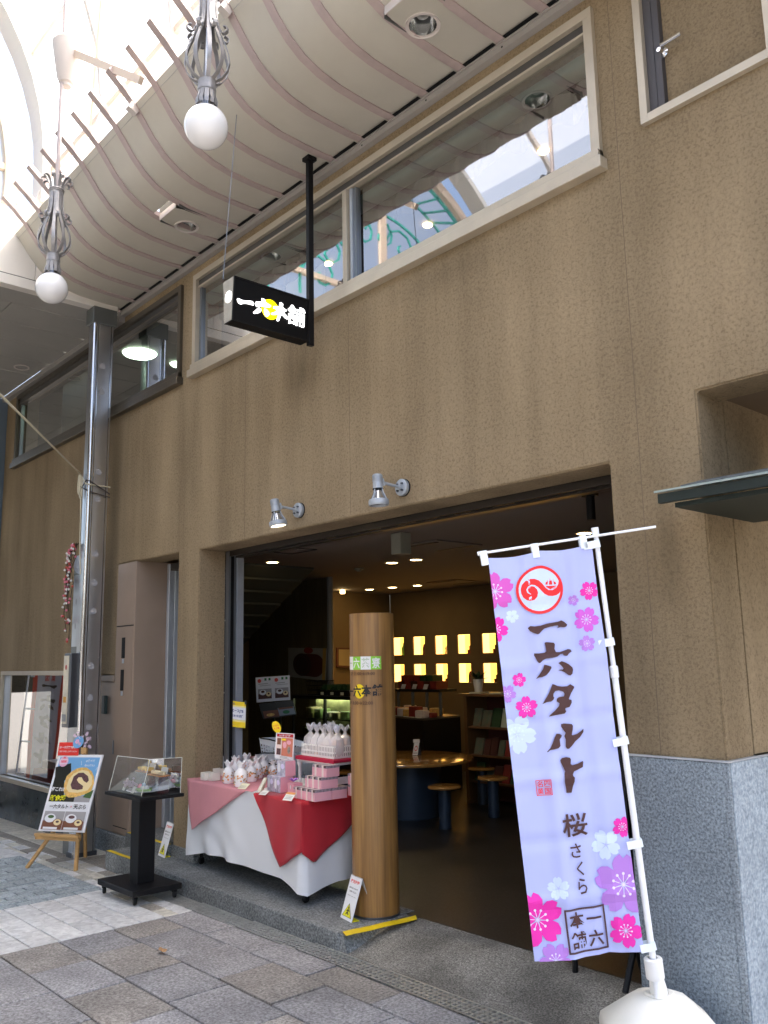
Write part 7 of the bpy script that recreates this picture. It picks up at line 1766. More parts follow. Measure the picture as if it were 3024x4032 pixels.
# underside of the staircase
sp0 = on_z(1235, 2235, CZ); sp1 = on_y(985, 2505, sp0.y)
dx_, dz_ = (sp0.x - sp1.x), (sp0.z - sp1.z)
bm = B()
lo = Vector((sp1.x - .25, 0, sp1.z - .08)); 
N_ = 7
for i in range(N_):
    xa = sp1.x + dx_ * (i - 1) / (N_ - 1) ; xb = sp1.x + dx_ * i / (N_ - 1); za = sp1.z + dz_ * (i - 1) / (N_ - 1); zb2 = sp1.z + dz_ * i / (N_ - 1)
    hexa(bm, [(xa + .012, 1.0, za), (xb, 1.0, zb2 - .02), (xb, sp0.y, zb2 - .02), (xa + .012, sp0.y, za), (xa + .012, 1.0, za + .3), (xb, 1.0, zb2 + .3), (xb, sp0.y, zb2 + .3), (xa + .012, sp0.y, za + .3)])
obj('stair_underside', bm, 'stair_grey', it, sm=False)
# ceiling fittings
for k, (px, py, lab) in enumerate(((1073, 2214, 'leftmost near the entrance frame'), (1543, 2216, 'left one of the pair in the middle'), (1638, 2204, 'right one of the pair in the middle'), (1455, 2321, 'left of the three at the back'), (1546, 2313, 'centre of the three at the back'), (1643, 2305, 'right of the three at the back'), (2300, 2100, 'above the banner rod'))):
    c = on_z(px, py, CZ - .001); t = thing('downlight', c, 'warm round ceiling downlight, ' + lab, 'ceiling light', 'warm downlights in the shop ceiling')
    r_ = .055
    bm = B(); lathe(bm, [(0, -.002), (r_, -.002)], c, 24, cap=False); obj('glowing_lens', bm, 'warm_bulb', t, sm=False)
    bm = B(); lathe(bm, [(r_ + .0005, -.004), (r_ + .012, -.003), (r_ + .014, .0)], c, 24, cap=False); obj('ring', bm, 'white_paint', t, sm=40)
    light('downlight_lamp', 'SPOT', c + Vector((0, 0, -.02)), 1.0 if 2 < k < 6 else .3, (1, .62, .26), .05, c + Vector((0, 0, -2)), R(105), .8, parent=t)
wl = on_y(1400, 2400, 4.0)
t = thing('wall_washer', (-9.1, 3.95, 2.45), 'small twin halogen lamp at the ceiling washing the side wall with warm light', 'ceiling light')
bm = B(); lathe(bm, [(0, 0), (.03, 0), (.03, .04), (0, .04)], (-9.1, 3.95, 2.45), 16); obj('lamp_body', bm, 'warm_bulb', t, sm=40)
light('washer_lamp', 'SPOT', (-9.12, 3.6, 2.40), 6, (1, .60, .22), .04, (-9.45, 3.75, .8), R(70), .5, parent=t)
c = on_z(1578, 2098, CZ); t = thing('ceiling_projector', c, 'pale rectangular box fixed under the shop ceiling near the entrance', 'box')
bm = B(); box(bm, c.x - .055, c.x + .055, c.y - .055, c.y + .055, CZ - .165, CZ - .005, bev=.004); obj('housing', bm, mat('box_olive', (.20, .20, .16), .6), t, sm=False)
c = on_z(2322, 1935, CZ); t = thing('track_spot', c, 'dark cylindrical fitting on the ceiling track at the right of the entrance', 'spotlight')
bm = B(); tube(bm, [c, c + Vector((0, 0, -.17))], .026, 16); box(bm, c.x - .045, c.x + .045, c.y - .02, c.y + .02, CZ - .03, CZ - .001); obj('fitting', bm, 'black_metal', t, sm=40)
c = on_z(1412, 2238, CZ); t = thing('smoke_detector', c, 'small round smoke detector on the shop ceiling', 'detector')
bm = B(); lathe(bm, [(0, -.035), (.02, -.035), (.035, -.02), (.05, -.015), (.05, 0), (0, 0)], c, 20); obj('detector_body', bm, 'box_olive', t, sm=40)
for px, py, w_, d_ in ((1720, 2148, .55, .55), (1790, 2290, .5, .5)):
    c = on_z(px, py, CZ - .001); t = thing('air_grille', c, 'square air conditioning grille in the shop ceiling, %s' % ('nearer' if py < 2200 else 'farther'), 'grille')
    bm = B(); box(bm, c.x - w_ / 2, c.x + w_ / 2, c.y - d_ / 2, c.y + d_ / 2, CZ - .012, CZ - .002, bev=.003); obj('panel', bm, 'shop_ceiling', t, sm=False)
    for s_ in (-1, 1): bm = B(); box(bm, c.x - w_ * .38, c.x + w_ * .38, c.y + s_ * d_ * .38 - .02, c.y + s_ * d_ * .38 + .02, CZ - .016, CZ - .0125); obj('slot', bm, 'slot_black', t, sm=False)
c = on_z(1300, 2120, CZ); t = thing('ceiling_hatch', (-6.35, 1.0, CZ), 'square hatch outline in the shop ceiling near the entrance', 'hatch')
bm = B()
a_, b2, c2, d2 = on_z(1000, 2169, CZ - .003), on_z(1100, 2153, CZ - .003), on_z(1248, 2164, CZ - .003), on_z(1150, 2181, CZ - .003)
for p, q in ((a_, b2), (b2, c2), (c2, d2), (d2, a_)): tube(bm, [p, q], .0035, 4)
obj('hatch_gap', bm, 'slot_black', t, sm=False)
# niche goods
rb = random.Random(4)
items = ['bottle', 'vase', 'box', 'box', 'box', 'box', 'vase', 'box']
for j, (zf, nm) in enumerate(((1.615, 'upper'), (1.235, 'lower'))):
    for i, (a, b_) in enumerate(cols_[:6]):
        w_ = b_ - a; c = Vector((b_ - .06, YB + .06, zf)); k = items[(i + 3 * j) % 8]
        if (i, j) == (2, 0): k = 'pale'
        ordn = ('first', 'second', 'third', 'fourth', 'fifth', 'sixth')[i]
        t = thing('display_item', c, {'bottle': 'green glass bottle', 'vase': 'dark tapering vase', 'box': 'dark red boxed sweets', 'pale': 'pale ornament'}[k] + ' in the %s lit niche of the %s row' % (ordn, nm), 'ornament')
        bm = B()
        if k == 'bottle': lathe(bm, [(0, 0), (.032, 0), (.034, .1), (.014, .14), (.013, .17), (0, .17)], c, 16); m_ = 'bottle_green'
        elif k == 'vase': lathe(bm, [(0, 0), (.035, 0), (.032, .09), (.02, .14), (0, .15)], c, 14); m_ = 'gift_dark'
        elif k == 'pale': lathe(bm, [(0, 0), (.035, 0), (.02, .05), (.028, .08), (.01, .11), (0, .11)], c, 12); m_ = 'sweet_cream'
        else:
            box(bm, c.x - .02, c.x + .055, c.y - .03, c.y + .02, zf, zf + .05); box(bm, c.x + .005, c.x + .045, c.y - .02, c.y + .01, zf + .0505, zf + .10); m_ = 'gift_red' if i % 2 else 'gift_dark'
        obj('display_body', bm, m_, t, sm=40)
# framed certificate on the side wall
t = thing('framed_certificate', (-9.45, 4.25, 1.6), 'dark framed certificate on the warm lit side wall', 'picture')
fq = [on_x(x, y, -9.445) for x, y in ((1323, 2550), (1400, 2551), (1400, 2629), (1323, 2627))]
bm = B(); hexa(bm, [p + Vector((.0, 0, 0)) for p in fq] + [p + Vector((.02, 0, 0)) for p in fq]); obj('frame', bm, 'gift_dark', t, sm=False)
fm = sum(fq, Vector()) / 4; bm = B(); quad(bm, *[fm + (p - fm) * .82 + Vector((.022, 0, 0)) for p in fq]); obj('sheet', bm, mat('cert_cream', (.34, .27, .14), .5), t, sm=False)
# big roll cake poster on the partition
t = thing('roll_cake_poster', (-8.0, 2.66, 1.5), 'large dim poster of a dark rolled cake on the bamboo partition', 'poster')
q4 = [on_y(*p, 2.66) for p in ((1137, 2550), (1288, 2553), (1284, 2682), (1138, 2664))]
FK = lambda u, v, off=0.0: q4[0] * (1 - u) * (1 - v) + q4[1] * u * (1 - v) + q4[2] * u * v + q4[3] * (1 - u) * v + Vector((0, -off, 0))
bm = B(); hexa(bm, [FK(*q, 0) for q in ((0, 0), (1, 0), (1, 1), (0, 1))] + [FK(*q, .01) for q in ((0, 0), (1, 0), (1, 1), (0, 1))]); obj('board', bm, mat('poster_dim', (.30, .30, .28), .5), t, sm=False)
decals('print', t, FK, [(s_disc(.72, .55, .24, .36), 'gift_dark'), (s_rect(.36, .19, .72, .91), 'gift_dark'), (s_disc(.38, .55, .24, .37), mat('roll_dark', (.04, .02, .018), .4)), (s_ring(.38, .55, .17, .19, 1.5), 'gift_dark'), (s_rect(.92, .0, 1.0, 1.0), mat('poster_gold', (.45, .28, .06), .5)), (s_disc(.55, .08, .12, .10), 'gift_red')], base=.0105)
# menu boards nearer
mp = Vector((-6.9, 1.5, 1.2)); mn = Vector((.75, -.66, 0)).normalized()
for corners, lab, dark in ((((1006, 2668), (1140, 2659), (1143, 2756), (1010, 2766)), 'white menu board with two meal photos standing on the counter', False), (((1019, 2772), (1153, 2758), (1169, 2814), (1036, 2832)), 'dark tilted photo board below the white menu board', True)):
    q4m = [on_plane(*p, mp, mn) for p in corners]
    FM = (lambda q: lambda u, v, off=0.0: q[0] * (1 - u) * (1 - v) + q[1] * u * (1 - v) + q[2] * u * v + q[3] * (1 - u) * v + mn * off)(q4m)
    t = thing('menu_board', q4m[3], lab, 'sign')
    bm = B(); hexa(bm, [FM(*q, -.008) for q in ((0, 0), (1, 0), (1, 1), (0, 1))] + [FM(*q, 0) for q in ((0, 0), (1, 0), (1, 1), (0, 1))]); obj('board', bm, 'poster_white' if not dark else 'poster_black', t, sm=False)
    if not dark:
        L = []
        for k in (0, 1):
            o_ = .5 * k; L += [(s_disc(o_ + .11, .15, .055, .08, 12), 'caution_red'), (s_rect(o_ + .26, .05, o_ + .32, .15), mat('menu_green', (.03, .2, .08), .5)), (s_rect(o_ + .38, .05, o_ + .44, .15), 'menu_green'), (s_line([(o_ + .08, .28), (o_ + .36, .27)], .02), 'print_grey'), (s_line([(o_ + .12, .35), (o_ + .44, .34)], .015), 'print_grey'),
                  (s_rect(o_ + .06, .48, o_ + .46, .88), 'poster_grey'), (s_rect(o_ + .06, .68, o_ + .46, .88), 'gift_dark'), (s_disc(o_ + .2, .62, .10, .11, 14), 'poster_white'), (s_disc(o_ + .2, .59, .055, .05, 12), 'gift_dark'), (s_disc(o_ + .37, .70, .075, .09, 14), 'poster_cream'), (s_disc(o_ + .37, .68, .03, .04, 10), 'gift_dark')]
        decals('print', t, FM, L)
    else: decals('print', t, FM, [(s_rect(.05, .5, .5, .95), 'poster_wood'), (s_rect(.5, .4, .97, .93), mat('photo_blue', (.25, .30, .36), .4)), (s_disc(.25, .78, .12, .10), 'poster_dough'), (s_rect(.52, .4, .95, .52), 'poster_wood'), (s_disc(.72, .72, .1, .12), 'menu_green')])
    bm = B(); cmid = (q4m[2] + q4m[3]) / 2 - mn * .02; tube(bm, [cmid + Vector((0, 0, .03)), (cmid.x, cmid.y, .09)], .012, 8); obj('stand_pole', bm, 'black_metal', t, sm=True)
# refrigerated counter
t = thing('cake_counter', (-7.0, 1.9, .09), 'dark glass fronted cake counter glowing faintly green behind the sweet basket', 'counter')
cy0 = 2.30; cL, cR = on_y(1150, 2737, cy0), on_y(1383, 2737, cy0); ctz = cL.z
bm = B(); box(bm, cL.x, cR.x, cy0, cy0 + .37, ctz - .035, ctz); obj('counter_top', bm, 'counter_black', t, sm=False)
bm = B(); box(bm, cL.x, cR.x, cy0 + .02, cy0 + .36, .09, ctz - .42); obj('lower_body', bm, 'counter_black', t, sm=False)
bm = B(); box(bm, cL.x, cR.x, cy0 + .33, cy0 + .36, ctz - .42, ctz - .036); obj('back_panel', bm, mat('counter_glow', (.30, .30, .16), .6, var=.4, vscale=8), t, sm=False)
for x in (cL.x, (cL.x * .45 + cR.x * .55), cR.x - .02): bm = B(); box(bm, x, x + .02, cy0 + .0, cy0 + .03, ctz - .42, ctz - .036); obj('post', bm, 'counter_black', t, sm=False)
bm = B(); quad(bm, (cL.x, cy0 + .01, ctz - .42), (cR.x, cy0 + .01, ctz - .42), (cR.x, cy0 + .01, ctz - .036), (cL.x, cy0 + .01, ctz - .036)); obj('front_glass', bm, 'show_glass', t, sm=False)
bm = B(); box(bm, cL.x + .02, cR.x - .02, cy0 + .28, cy0 + .31, ctz - .05, ctz - .038); obj('light_strip', bm, mat('strip_lit', (1, 1, .7), .5, emit=(.95, 1, .6), estr=5.0), t, sm=False)
bm = B(); box(bm, cL.x + .02, cR.x - .02, cy0 + .05, cy0 + .32, ctz - .25, ctz - .24); obj('glass_shelf', bm, 'acrylic', t, sm=False)
rb = random.Random(8)
for k in range(12):
    x = cL.x + .1 + (cR.x - cL.x - .2) * k / 11; h = rb.uniform(.05, .11); z_ = ctz - .239 if k % 2 else ctz - .419
    o = quick('cake_piece', ('sweet_green', 'sweet_cream', 'card_white')[k % 3], None, lambda bm: box(bm, x - .06, x + .05, cy0 + .10, cy0 + .25, z_, z_ + h, bev=.01), sm=False, org=(x, cy0 + .2, z_))
    tag(o, '%s cake, %s from the left on the %s of the glass cake counter' % (('green', 'cream', 'white')[k % 3], ('first', 'second', 'third', 'fourth', 'fifth', 'sixth')[k // 2], 'glass shelf' if k % 2 else 'floor'), 'cake', 'cakes inside the dark glass counter')
for k in range(3):
    x = (cR.x - .55) + .17 * k; o = quick('snack_tray', 'counter_black', None, lambda bm: (box(bm, x - .075, x + .075, cy0 + .05, cy0 + .35, ctz + .001, ctz + .06), bm)[1], sm=False, org=(x, cy0 + .2, ctz))
    tag(o, 'dark tray of packaged snacks on the cake counter, %s of three' % ('left', 'middle', 'right')[k], 'tray', 'snack trays on the cake counter')
    bm = B()
    for q in range(6): xx = x - .06 + .02 * q; box(bm, xx, xx + .015, cy0 + .07, cy0 + .33, ctz + .061, ctz + .075 + .02 * ((q * 7) % 3))
    obj('snack_packets', bm, 'leaf_dark', o, sm=False); bm = B(); box(bm, x - .02, x + .03, cy0 + .042, cy0 + .046, ctz + .01, ctz + .04); obj('price_tag', bm, 'card_cream', o, sm=False)
o = quick('pink_card', 'box_band', None, lambda bm: (hexa(bm, [Vector((cL.x + .55, cy0 + .06, ctz + .002)) + Vector(p) for p in ((0, 0, 0), (.14, 0, 0), (.14, .01, 0), (0, .01, 0), (0, .04, .06), (.14, .04, .06), (.14, .05, .06), (0, .05, .06))]), bm)[1], sm=False, org=(cL.x + .55, cy0, ctz)); tag(o, 'pale pink card lying on the dark cake counter', 'card')
bmk = B()
wb = Vector((cL.x + .25, cy0 + .2, ctz + .002))
for z_ in (.0, .05, .10, .15): 
    s_ = 1 + z_ * 1.2; r4 = [wb + Vector((a_ * s_, b2 * s_, z_)) for a_, b2 in ((-.10, -.09), (.10, -.09), (.10, .09), (-.10, .09), (-.10, -.09))]
    for p, q in zip(r4, r4[1:]): tube(bmk, [p, q], .004, 4)
for a_ in range(-4, 5):
    for sy in (-1, 1): tube(bmk, [wb + Vector((a_ * .025, sy * .09, 0)), wb + Vector((a_ * .025 * 1.18, sy * .09 * 1.18, .15))], .002, 4)
o = obj('wire_basket', bmk, 'black_metal', sm=False, org=wb); tag(o, 'black wire basket on the left of the cake counter', 'basket')

# round table and stools
RT = Vector((-6.27, 2.46, .09))
t = thing('round_table', RT, 'round polished wooden table on a thick blue grey drum pedestal', 'table')
bm = B(); lathe(bm, [(0, .495), (.59, .495), (.62, .502), (.625, .513), (.62, .526), (.60, .530), (0, .530)], RT, 56); obj('tabletop', bm, 'table_wood', t, sm=40)
bm = B(); lathe(bm, [(0, .0), (.31, .0), (.31, .494), (0, .494)], RT, 48); obj('drum_pedestal', bm, 'ped_blue', t, sm=40)
s0_ = None
for k, ((x, y), lab) in enumerate((((-5.555, 2.22 - .0), 'nearest wooden topped stool, in front of the round table'),)): pass
stools = [(on_z(1754, 3262, .09), 'lowest in the picture, right in front of the round table'), (on_z(1946, 3217, .09), 'rightmost, nearest the banner'), (on_z(1903, 3166, .09), 'farthest back, next to the magazine rack')]
def stool(c, lab):
    t = thing('stool', c, 'wooden topped stool, ' + lab, 'stool', 'wooden topped stools around the round table')
    bm = B(); lathe(bm, [(0, .33), (.10, .332), (.145, .340), (.150, .350), (.140, .361), (.10, .366), (0, .368)], c, 36); obj('seat', bm, 'table_wood', t, sm=50)
    bm = B(); lathe(bm, [(0, 0), (.055, 0), (.055, .329), (0, .329)], c, 24); obj('stool_post', bm, 'ped_blue', t, sm=40)
    return t
st0 = stool(stools[0][0], stools[0][1])
for c, lab in stools[1:]: dup(st0, c, 'wooden topped stool, ' + lab)
dup(st0, Vector((on_z(1372, 3040, .44).x, on_z(1372, 3040, .44).y, .09)), 'wooden topped stool mostly hidden behind the wooden column')
# table card
c = on_z(1640, 2972, .622); t = thing('table_card', c, 'small black stand with a white and red card on the round table', 'card')
dcd = Vector((.664, .748, 0)); ncd = Vector((.748, -.664, 0))
bm = B(); hexa(bm, [c + dcd * a_ + ncd * b2 + Vector((0, 0, z)) for z in (0, .115) for a_, b2 in (((-.04, .03), (.045, .03), (.045, -.03), (-.04, -.03)) if z == 0 else ((-.02, .004), (.035, .004), (.035, -.004), (-.02, -.004)))]); obj('holder', bm, 'black_metal', t, sm=False)
tl_c = c + dcd * -.02 + ncd * .0055 + Vector((0, 0, .115)); bl_c = c + dcd * -.04 + ncd * .0315
F = lambda u, v, off=0.0: tl_c + dcd * (.05 * u) + (bl_c - tl_c) * v + ncd * (.001 + off)
decals('card_print', t, F, [(s_rect(0, .0, 1, 1), 'card_white'), (s_disc(.5, .45, .3, .22, 16), 'caution_red'), (s_disc(.5, .45, .2, .14, 16), 'card_white'), (s_rect(.1, .8, .9, .86), 'print_grey')])
bm = B(); hexa(bm, [c + dcd * a_ + ncd * b2 + Vector((0, 0, z)) for z in (.116, .15) for a_, b2 in ((-.03, .01), (.035, .01), (.035, .004), (-.03, .004))]); obj('top_card', bm, 'card_white', t, sm=False)
# black display counter with riser and boxes
CYF = 3.35
e1, e2, e3 = on_z(1545, 2820, .90), on_z(1665, 2832, .90), on_z(1812, 2818, .90)
t = thing('display_counter', e2, 'black display counter heaped with wrapped sweets behind the round table', 'counter')
e4 = e1 + (e3 - e2); e0 = e1 + (e1 - e2) * .8; e40 = e0 + (e3 - e2)
bm = B(); hexa(bm, [Vector((p.x, p.y, .09)) for p in (e0, e2, e3, e40)] + [Vector((p.x, p.y, .885)) for p in (e0, e2, e3, e40)]); obj('counter_body', bm, 'counter_black', t, sm=False)
bm = B(); hexa(bm, [Vector((p.x, p.y, .886)) for p in (e0, e2, e3, e40)] + [Vector((p.x, p.y, .905)) for p in (e0, e2, e3, e40)]); obj('counter_edge', bm, mat('edge_grey', (.12, .11, .10), .4), t, sm=False)
def CP(u, v, z): p = e0.lerp(e2, u) + (e3 - e2) * v; return Vector((p.x, p.y, z))
rb = random.Random(2)
for k in range(14):
    u = .25 + .055 * k; v = rb.uniform(.15, .6) if k % 2 else .12; c = CP(min(u, .95), v, .906)
    o = quick('wrapped_sweets', ('sweet_mix', 'gift_red', 'poster_dough')[k % 3], None, lambda bm: (box(bm, c.x - .07, c.x + .07, c.y - .05, c.y + .05, .906, .906 + rb.uniform(.05, .12), bev=.015), bm)[1], sm=40, org=c); tag(o, '%s packet of wrapped sweets on the black counter, %s row, %s from the left' % (('pastel', 'red', 'golden')[k % 3], 'back' if k % 2 else 'front', ('first', 'second', 'third', 'fourth', 'fifth', 'sixth', 'seventh')[k // 2]), 'packet', 'wrapped sweets on the black display counter')
for k in range(5):
    c = CP(.45 + .11 * k, .03, .906); o = quick('price_card', 'card_cream', None, lambda bm: (hexa(bm, [c + Vector(p) for p in ((-.04, 0, 0), (.04, .0, 0), (.04, .01, 0), (-.04, .01, 0), (-.03, .03, .04), (.05, .03, .04), (.05, .035, .04), (-.03, .035, .04))]), bm)[1], sm=False, org=c); tag(o, 'small price card on the front of the black display counter, %s from the left' % ('first', 'second', 'third', 'fourth', 'fifth')[k], 'card', 'price cards along the black display counter')
t = thing('riser_table', CP(.4, .4, .906), 'small legged riser with red boxes on the black display counter', 'shelf')
ry = on_y(1555, 2712, 3.75); ry2 = on_y(1738, 2712, 3.75)
bm = B(); box(bm, ry.x, ry2.x, 3.72, 4.0, ry.z - .03, ry.z); obj('riser_top', bm, 'counter_black', t, sm=False)
for x in (ry.x + .05, ry.x + .3, ry2.x - .25, ry2.x - .03): bm = B(); tube(bm, [(x, 3.76, .906), (x, 3.76, ry.z - .031)], .02, 10); obj('leg', bm, mat('riser_leg', (.10, .11, .10), .5), t, sm=True)
for k in range(7):
    x = ry.x + .10 + .11 * k; z_ = ry.z + .001
    if x > ry2.x - .1: break
    o = quick('red_gift_box', 'gift_red' if k % 2 else 'gift_dark', None, lambda bm: (box(bm, x - .05, x + .05, 3.76, 3.95, z_, z_ + .09), bm)[1], sm=False, org=(x, 3.85, z_)); tag(o, 'dark red gift box, lower row on the riser, %s from the left' % ('first', 'second', 'third', 'fourth', 'fifth', 'sixth', 'seventh')[k], 'gift box', 'dark red gift boxes on the riser')
    if k < 5:
        o = quick('red_gift_box', 'gift_red' if k < 3 else 'leaf_dark', None, lambda bm: (box(bm, x - .02, x + .08, 3.78, 3.95, z_ + .0905, z_ + .16), bm)[1], sm=False, org=(x, 3.85, z_)); tag(o, 'dark gift box, upper row on the riser, %s from the left' % ('first', 'second', 'third', 'fourth', 'fifth')[k], 'gift box', 'dark gift boxes in the upper row on the riser')
for k in range(3):
    c = on_y(1585 + 44 * k, 2706, 3.74); o = quick('price_card', 'card_white', None, lambda bm: (hexa(bm, [c + Vector(p) for p in ((-.04, 0, -.03), (.03, .0, -.03), (.03, .004, -.03), (-.04, .004, -.03), (-.02, .01, .035), (.05, .01, .035), (.05, .014, .035), (-.02, .014, .035))]), bm)[1], sm=False, org=c); tag(o, 'white price card on the edge of the riser with red boxes, %s' % ('left', 'middle', 'right')[k], 'card')
# magazine rack
r0, r1 = on_y(1830, 2740, 3.3), on_y(2040, 2740, 3.3)
t = thing('magazine_rack', (r0.x, 3.3, .09), 'dark wooden rack of leaflets and books beside the black counter', 'rack')
zt2 = r0.z
for x in (r0.x, r1.x): bm = B(); box(bm, x - .02, x + .02, 3.3, 3.7, .09, zt2); obj('side_panel', bm, mat('rack_side', (.13, .065, .022), .4), t, sm=False)
bm = B(); box(bm, r0.x - .06, r1.x + .06, 3.26, 3.74, zt2, zt2 + .025); obj('top_board', bm, 'rack_wood', t, sm=False)
bm = B(); box(bm, r0.x + .02, r1.x - .02, 3.62, 3.69, .09, zt2 - .001); obj('back_board', bm, 'gift_dark', t, sm=False)
for z_ in (.30, .56, .84): bm = B(); box(bm, r0.x + .021, r1.x - .021, 3.32, 3.61, z_, z_ + .02); obj('shelf', bm, 'rack_wood', t, sm=False)
rb = random.Random(6)
for j, z_ in enumerate((.32, .58, .86)):
    x = r0.x + .05
    while x < r1.x - .12:
        w_ = rb.uniform(.07, .12); h = rb.uniform(.12, .19); mm_ = rb.choice(('mag_mix', 'mag_mix', 'gift_red', 'leaf_dark', 'print_pale', 'gift_dark'))
        o = quick('leaflet', mm_, None, lambda bm: (hexa(bm, [(x, 3.35, z_ + .001), (x + w_, 3.35, z_ + .001), (x + w_, 3.37, z_ + .001), (x, 3.37, z_ + .001), (x, 3.40, z_ + h), (x + w_, 3.40, z_ + h), (x + w_, 3.42, z_ + h), (x, 3.42, z_ + h)]), bm)[1], sm=False, org=(x, 3.36, z_)); nl = globals().get('nl', {}); nl[j] = nl.get(j, 0) + 1; tag(o, '%s leaflet, %s from the left on the %s shelf of the rack' % ({'gift_dark': 'dark brown', 'card_white': 'white', 'mag_mix': 'mottled', 'gift_red': 'red', 'leaf_dark': 'dark green', 'print_pale': 'pale green'}[mm_], ('first', 'second', 'third', 'fourth', 'fifth', 'sixth', 'seventh', 'eighth', 'ninth', 'tenth')[nl[j] - 1], ('bottom', 'middle', 'top')[j]), 'leaflet', 'leaflets in the dark wooden rack'); x += w_ + .015
c = on_y(1885, 2735, 3.45); c.z = zt2 + .026; t = thing('potted_plant', c, 'small dark leaved plant in a white pot on the magazine rack', 'plant')
bm = B(); lathe(bm, [(0, 0), (.04, 0), (.055, .14), (.05, .14), (0, .13)], c, 18); obj('pot', bm, 'card_white', t, sm=40)
bm = B()
for k in range(16):
    a_ = k * 2.4; d = Vector((cos(a_), sin(a_), .6 + .4 * sin(k))).normalized(); s_ = Vector((-sin(a_), cos(a_), 0)); b0 = c + Vector((0, 0, .13)); L = .10 + .02 * (k % 3)
    bm.faces.new([bm.verts.new(p) for p in (b0, b0 + d * L * .5 + s_ * .025, b0 + d * L, b0 + d * L * .5 - s_ * .025)])
obj('leaves', bm, 'leaf_dark', t, sm=False)
for k, x in enumerate((r0.x + .14, r0.x + .42)):
    c = Vector((x, 3.36, zt2 + .026)); o = quick('leaflet_stack', 'card_cream', None, lambda bm: (box(bm, c.x - .08, c.x + .08, 3.30, 3.44, c.z, c.z + .012), bm)[1], sm=False, org=c); tag(o, 'flat stack of leaflets on top of the magazine rack, %s' % ('left', 'right')[k], 'leaflets')
c = Vector((r0.x + .52, 3.5, zt2 + .026)); o = quick('pos_screen', 'counter_black', None, lambda bm: (box(bm, c.x - .10, c.x + .10, 3.48, 3.51, c.z + .22, c.z + .38, bev=.005), box(bm, c.x - .01, c.x + .01, 3.49, 3.5, c.z, c.z + .219), bm)[2], sm=False, org=c); tag(o, 'small black screen on a thin post above the magazine rack', 'screen')

# ================================================================== showcase window at the left and what it mirrors
swn = thing('showcase_window', (-9.2, 0, .37), 'large low showcase window reflecting a banner and a cloth covered table', 'window')
sx0, sx1, sz0, sz1 = SHOW
bm = B(); box(bm, sx0 - .03, sx1 + .02, -.03, .04, sz1 - .01, sz1 + .035, bev=.004); box(bm, sx0 - .03, sx0 + .01, -.028, .04, sz0, sz1 - .011); box(bm, sx0 - .03, sx1 + .02, -.045, .04, sz0 - .05, sz0, bev=.004); box(bm, sx0 + .02, sx0 + .05, .0, .05, sz0 + .001, sz1 - .011, mi=1); obj('frame', bm, ['alu_beige', 'alu_white'], swn, sm=False)
bm = B(); quad(bm, (sx0 + .05, .03, sz0), (sx1, .03, sz0), (sx1, .03, sz1), (sx0 + .05, .03, sz1)); obj('glass', bm, 'show_glass', swn, sm=False)
bm = B(); box(bm, sx0 - .05, sx1 + .05, .9, .95, .2, 1.6); obj('grey_back_cloth', bm, mat('back_grey', (.10, .105, .10), .8), swn, sm=False)
bm = B(); box(bm, sx0 - .05, sx1 + .05, .245, .9, .25, .32); obj('showcase_floor', bm, mat('floor_green', (.05, .06, .055), .3), swn, sm=False)
bm = B(); box(bm, sx0 - .05, sx1 + .05, .245, .9, 1.55, 1.6); box(bm, sx1 + .0, sx1 + .05, .245, .9, .32, 1.55); obj('showcase_lining', bm, 'back_grey', swn, sm=False)
# second banner, standing in the street beyond the left edge of the frame
n2 = Vector((-10.75, -.85, Gz(-11)))
def mir(px, py, y_=.85): p = on_y(px, py, y_); return Vector((p.x, -p.y, p.z))
s3 = lambda x, y: (x / 3.316, 2600 + y / 3.316)
PN = Vector((.60, .80, 0)).normalized()      # facing of the mirrored banner plane (towards the window)
vb = on_y(*s3(560, 800), .80)
VN = Vector((.68, -.73, 0)).normalized()
def vm(x, y):
    p = on_plane(*s3(x, y), vb, VN); return Vector((p.x, .06 - p.y, p.z))
f4 = [vm(470, -250), vm(905, -250), vm(700, 1560), vm(330, 1560)]
b2nd = thing('red_edged_banner', f4[3], 'second banner, white with red edges, seen as a reflection in the showcase window', 'banner')
rn_ = Vector((VN.x, -VN.y, 0))
fu = lambda x, y: x
h2 = homog([(470, -250), (905, -250), (700, 1560), (330, 1560)])
def FN(u, v, off=0.0): return f4[0] * (1 - u) * (1 - v) + f4[1] * u * (1 - v) + f4[2] * u * v + f4[3] * (1 - u) * v + rn_ * (off + .01 * sin(v * 12 + u * 3))
bm = B(); gr2 = [[bm.verts.new(FN(i / 8, j / 24)) for i in range(9)] for j in range(25)]
for j in range(24):
    for i in range(8): bm.faces.new((gr2[j][i], gr2[j][i + 1], gr2[j + 1][i + 1], gr2[j + 1][i]))
mat('banner2', (.62, .60, .64), .7); mat('edge_red', (.72, .09, .05), .6); mat('ink_brown2', (.07, .05, .035), .6)
o = obj('cloth', bm, 'banner2', b2nd, sm=60)
P2 = lambda x, y: h2(x, y)
CU2 = ([i / 8 for i in range(1, 8)], [i / 24 for i in range(1, 24)])
q2 = []
q2.append((s_rect(0, 0, .14, 1), 'edge_red')); q2.append((s_rect(.90, 0, 1, 1), 'edge_red'))
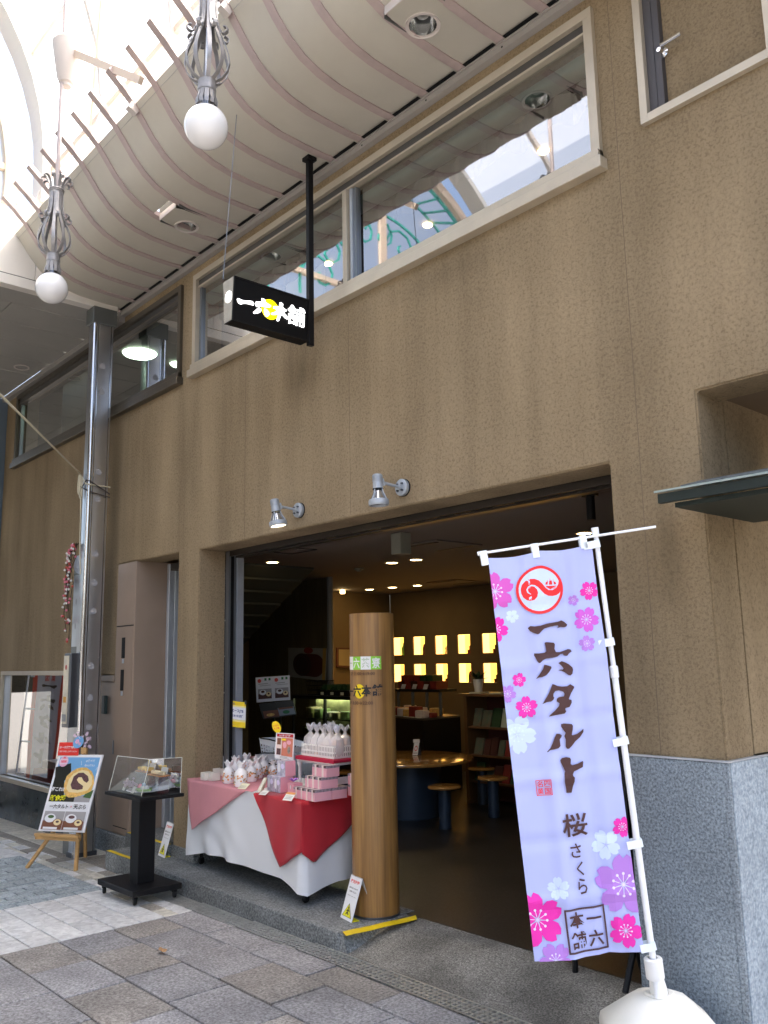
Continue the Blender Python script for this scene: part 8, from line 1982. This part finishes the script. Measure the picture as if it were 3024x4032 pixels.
gl2 = [[(537, 395), (560, 385), (600, 398), (680, 405), (730, 400), (742, 418), (700, 452), (670, 440), (640, 420), (590, 420), (545, 425)],
       [(610, 540), (655, 533), (650, 590), (715, 595), (722, 615), (700, 648), (650, 625), (590, 610), (540, 622), (518, 605), (530, 582), (600, 590)], [(545, 665), (590, 650), (580, 690), (540, 735), (515, 735), (515, 700)], [(625, 665), (660, 665), (690, 700), (700, 742), (660, 720), (630, 700)],
       [(515, 805), (560, 812), (620, 790), (640, 830), (672, 890), (650, 888), (600, 850), (580, 850), (560, 880), (600, 900), (630, 970), (570, 950), (520, 905), (530, 870), (510, 830)],
       [(505, 1020), (570, 1015), (565, 1070), (555, 1130), (530, 1157), (500, 1130), (445, 1080), (442, 1065), (510, 1085)], [(575, 1075), (600, 1065), (625, 1110), (648, 1155), (590, 1145), (578, 1110)],
       [(515, 1215), (560, 1212), (545, 1300), (535, 1380), (495, 1375), (500, 1320), (440, 1290), (430, 1270), (445, 1255), (510, 1270)]]
q2 += [(s_poly([P2(*p) for p in g]), 'ink_brown2') for g in gl2]
for ch, x, y in (('四', 615, 215), ('国', 612, 305), ('名', 700, 215), ('菓', 692, 305)):
    c = P2(x, y); s_ = s_text(ch, c[0], c[1], h=.042, w=.13, bold=.01); q2.append(((([(2 * c[0] - a_, b2) for a_, b2 in s_[0]]), s_[1]), 'edge_red'))
decals('cloth_print', b2nd, FN, q2, cuts=CU2, step=.0004, base=.0012)
pt_, pb2 = vm(440, -300), vm(185, 1690)
bm = B(); tube(bm, [pt_, pb2, pb2 + (pb2 - pt_).normalized() * .2], .012, 10); obj('pole', bm, 'pole_white', b2nd, sm=True)
bm = B()
for (x, y) in ((375, 205), (375, 630), (310, 1055), (240, 1475)): c1_ = vm(x - 40 if y > 300 else x + 30, y); c2_ = vm(x + 80, y + 5); tube(bm, [c1_, c2_], .012, 6)
obj('loop_tab', bm, 'pole_white', b2nd, sm=True)
bm = B(); bq = vm(150, 1800); lathe(bm, [(0, 0), (.2, 0), (.2, .13), (.08, .24), (0, .25)], (bq.x, bq.y, Gz(-11)), 8); obj('base_tank', bm, 'tank_plastic', b2nd, sm=False)
# second cloth covered table, seen in the glass
rt = thing('red_cloth_table', (-10.3, -.5, 0), 'small table under a crimson cloth, seen as a reflection in the showcase window', 'table')
vt = on_y(*s3(560, 1500), .55)
def vt_(x, y, dy=0.0): p = on_y(*s3(x, y), .55 + dy); return Vector((p.x, .06 - p.y, p.z))
a_, b2, c_, d_3 = vt_(440, 1410), vt_(720, 1430), vt_(720, 1730), vt_(390, 1640)
bm = B(); quad(bm, a_, b2, c_, d_3); bk_ = Vector((-.1, -.45, 0)); quad(bm, a_ + bk_, b2 + bk_, b2, a_); quad(bm, a_ + bk_, a_, d_3, vt_(240, 1620, .3)); obj('cloth', bm, 'cloth_red', rt, sm=False)
bm = B(); e_ = vt_(560, 1380); box(bm, e_.x - .15, e_.x + .25, e_.y - .3, e_.y - .05, a_.z - .01, a_.z + .10); obj('stacked_goods', bm, 'sweet_mix', rt, sm=False)
bm = B(); box(bm, a_.x - .05, b2.x + .05, a_.y - .5, a_.y - .02, Gz(-10), a_.z - .05); obj('table_body', bm, 'counter_black', rt, sm=False)
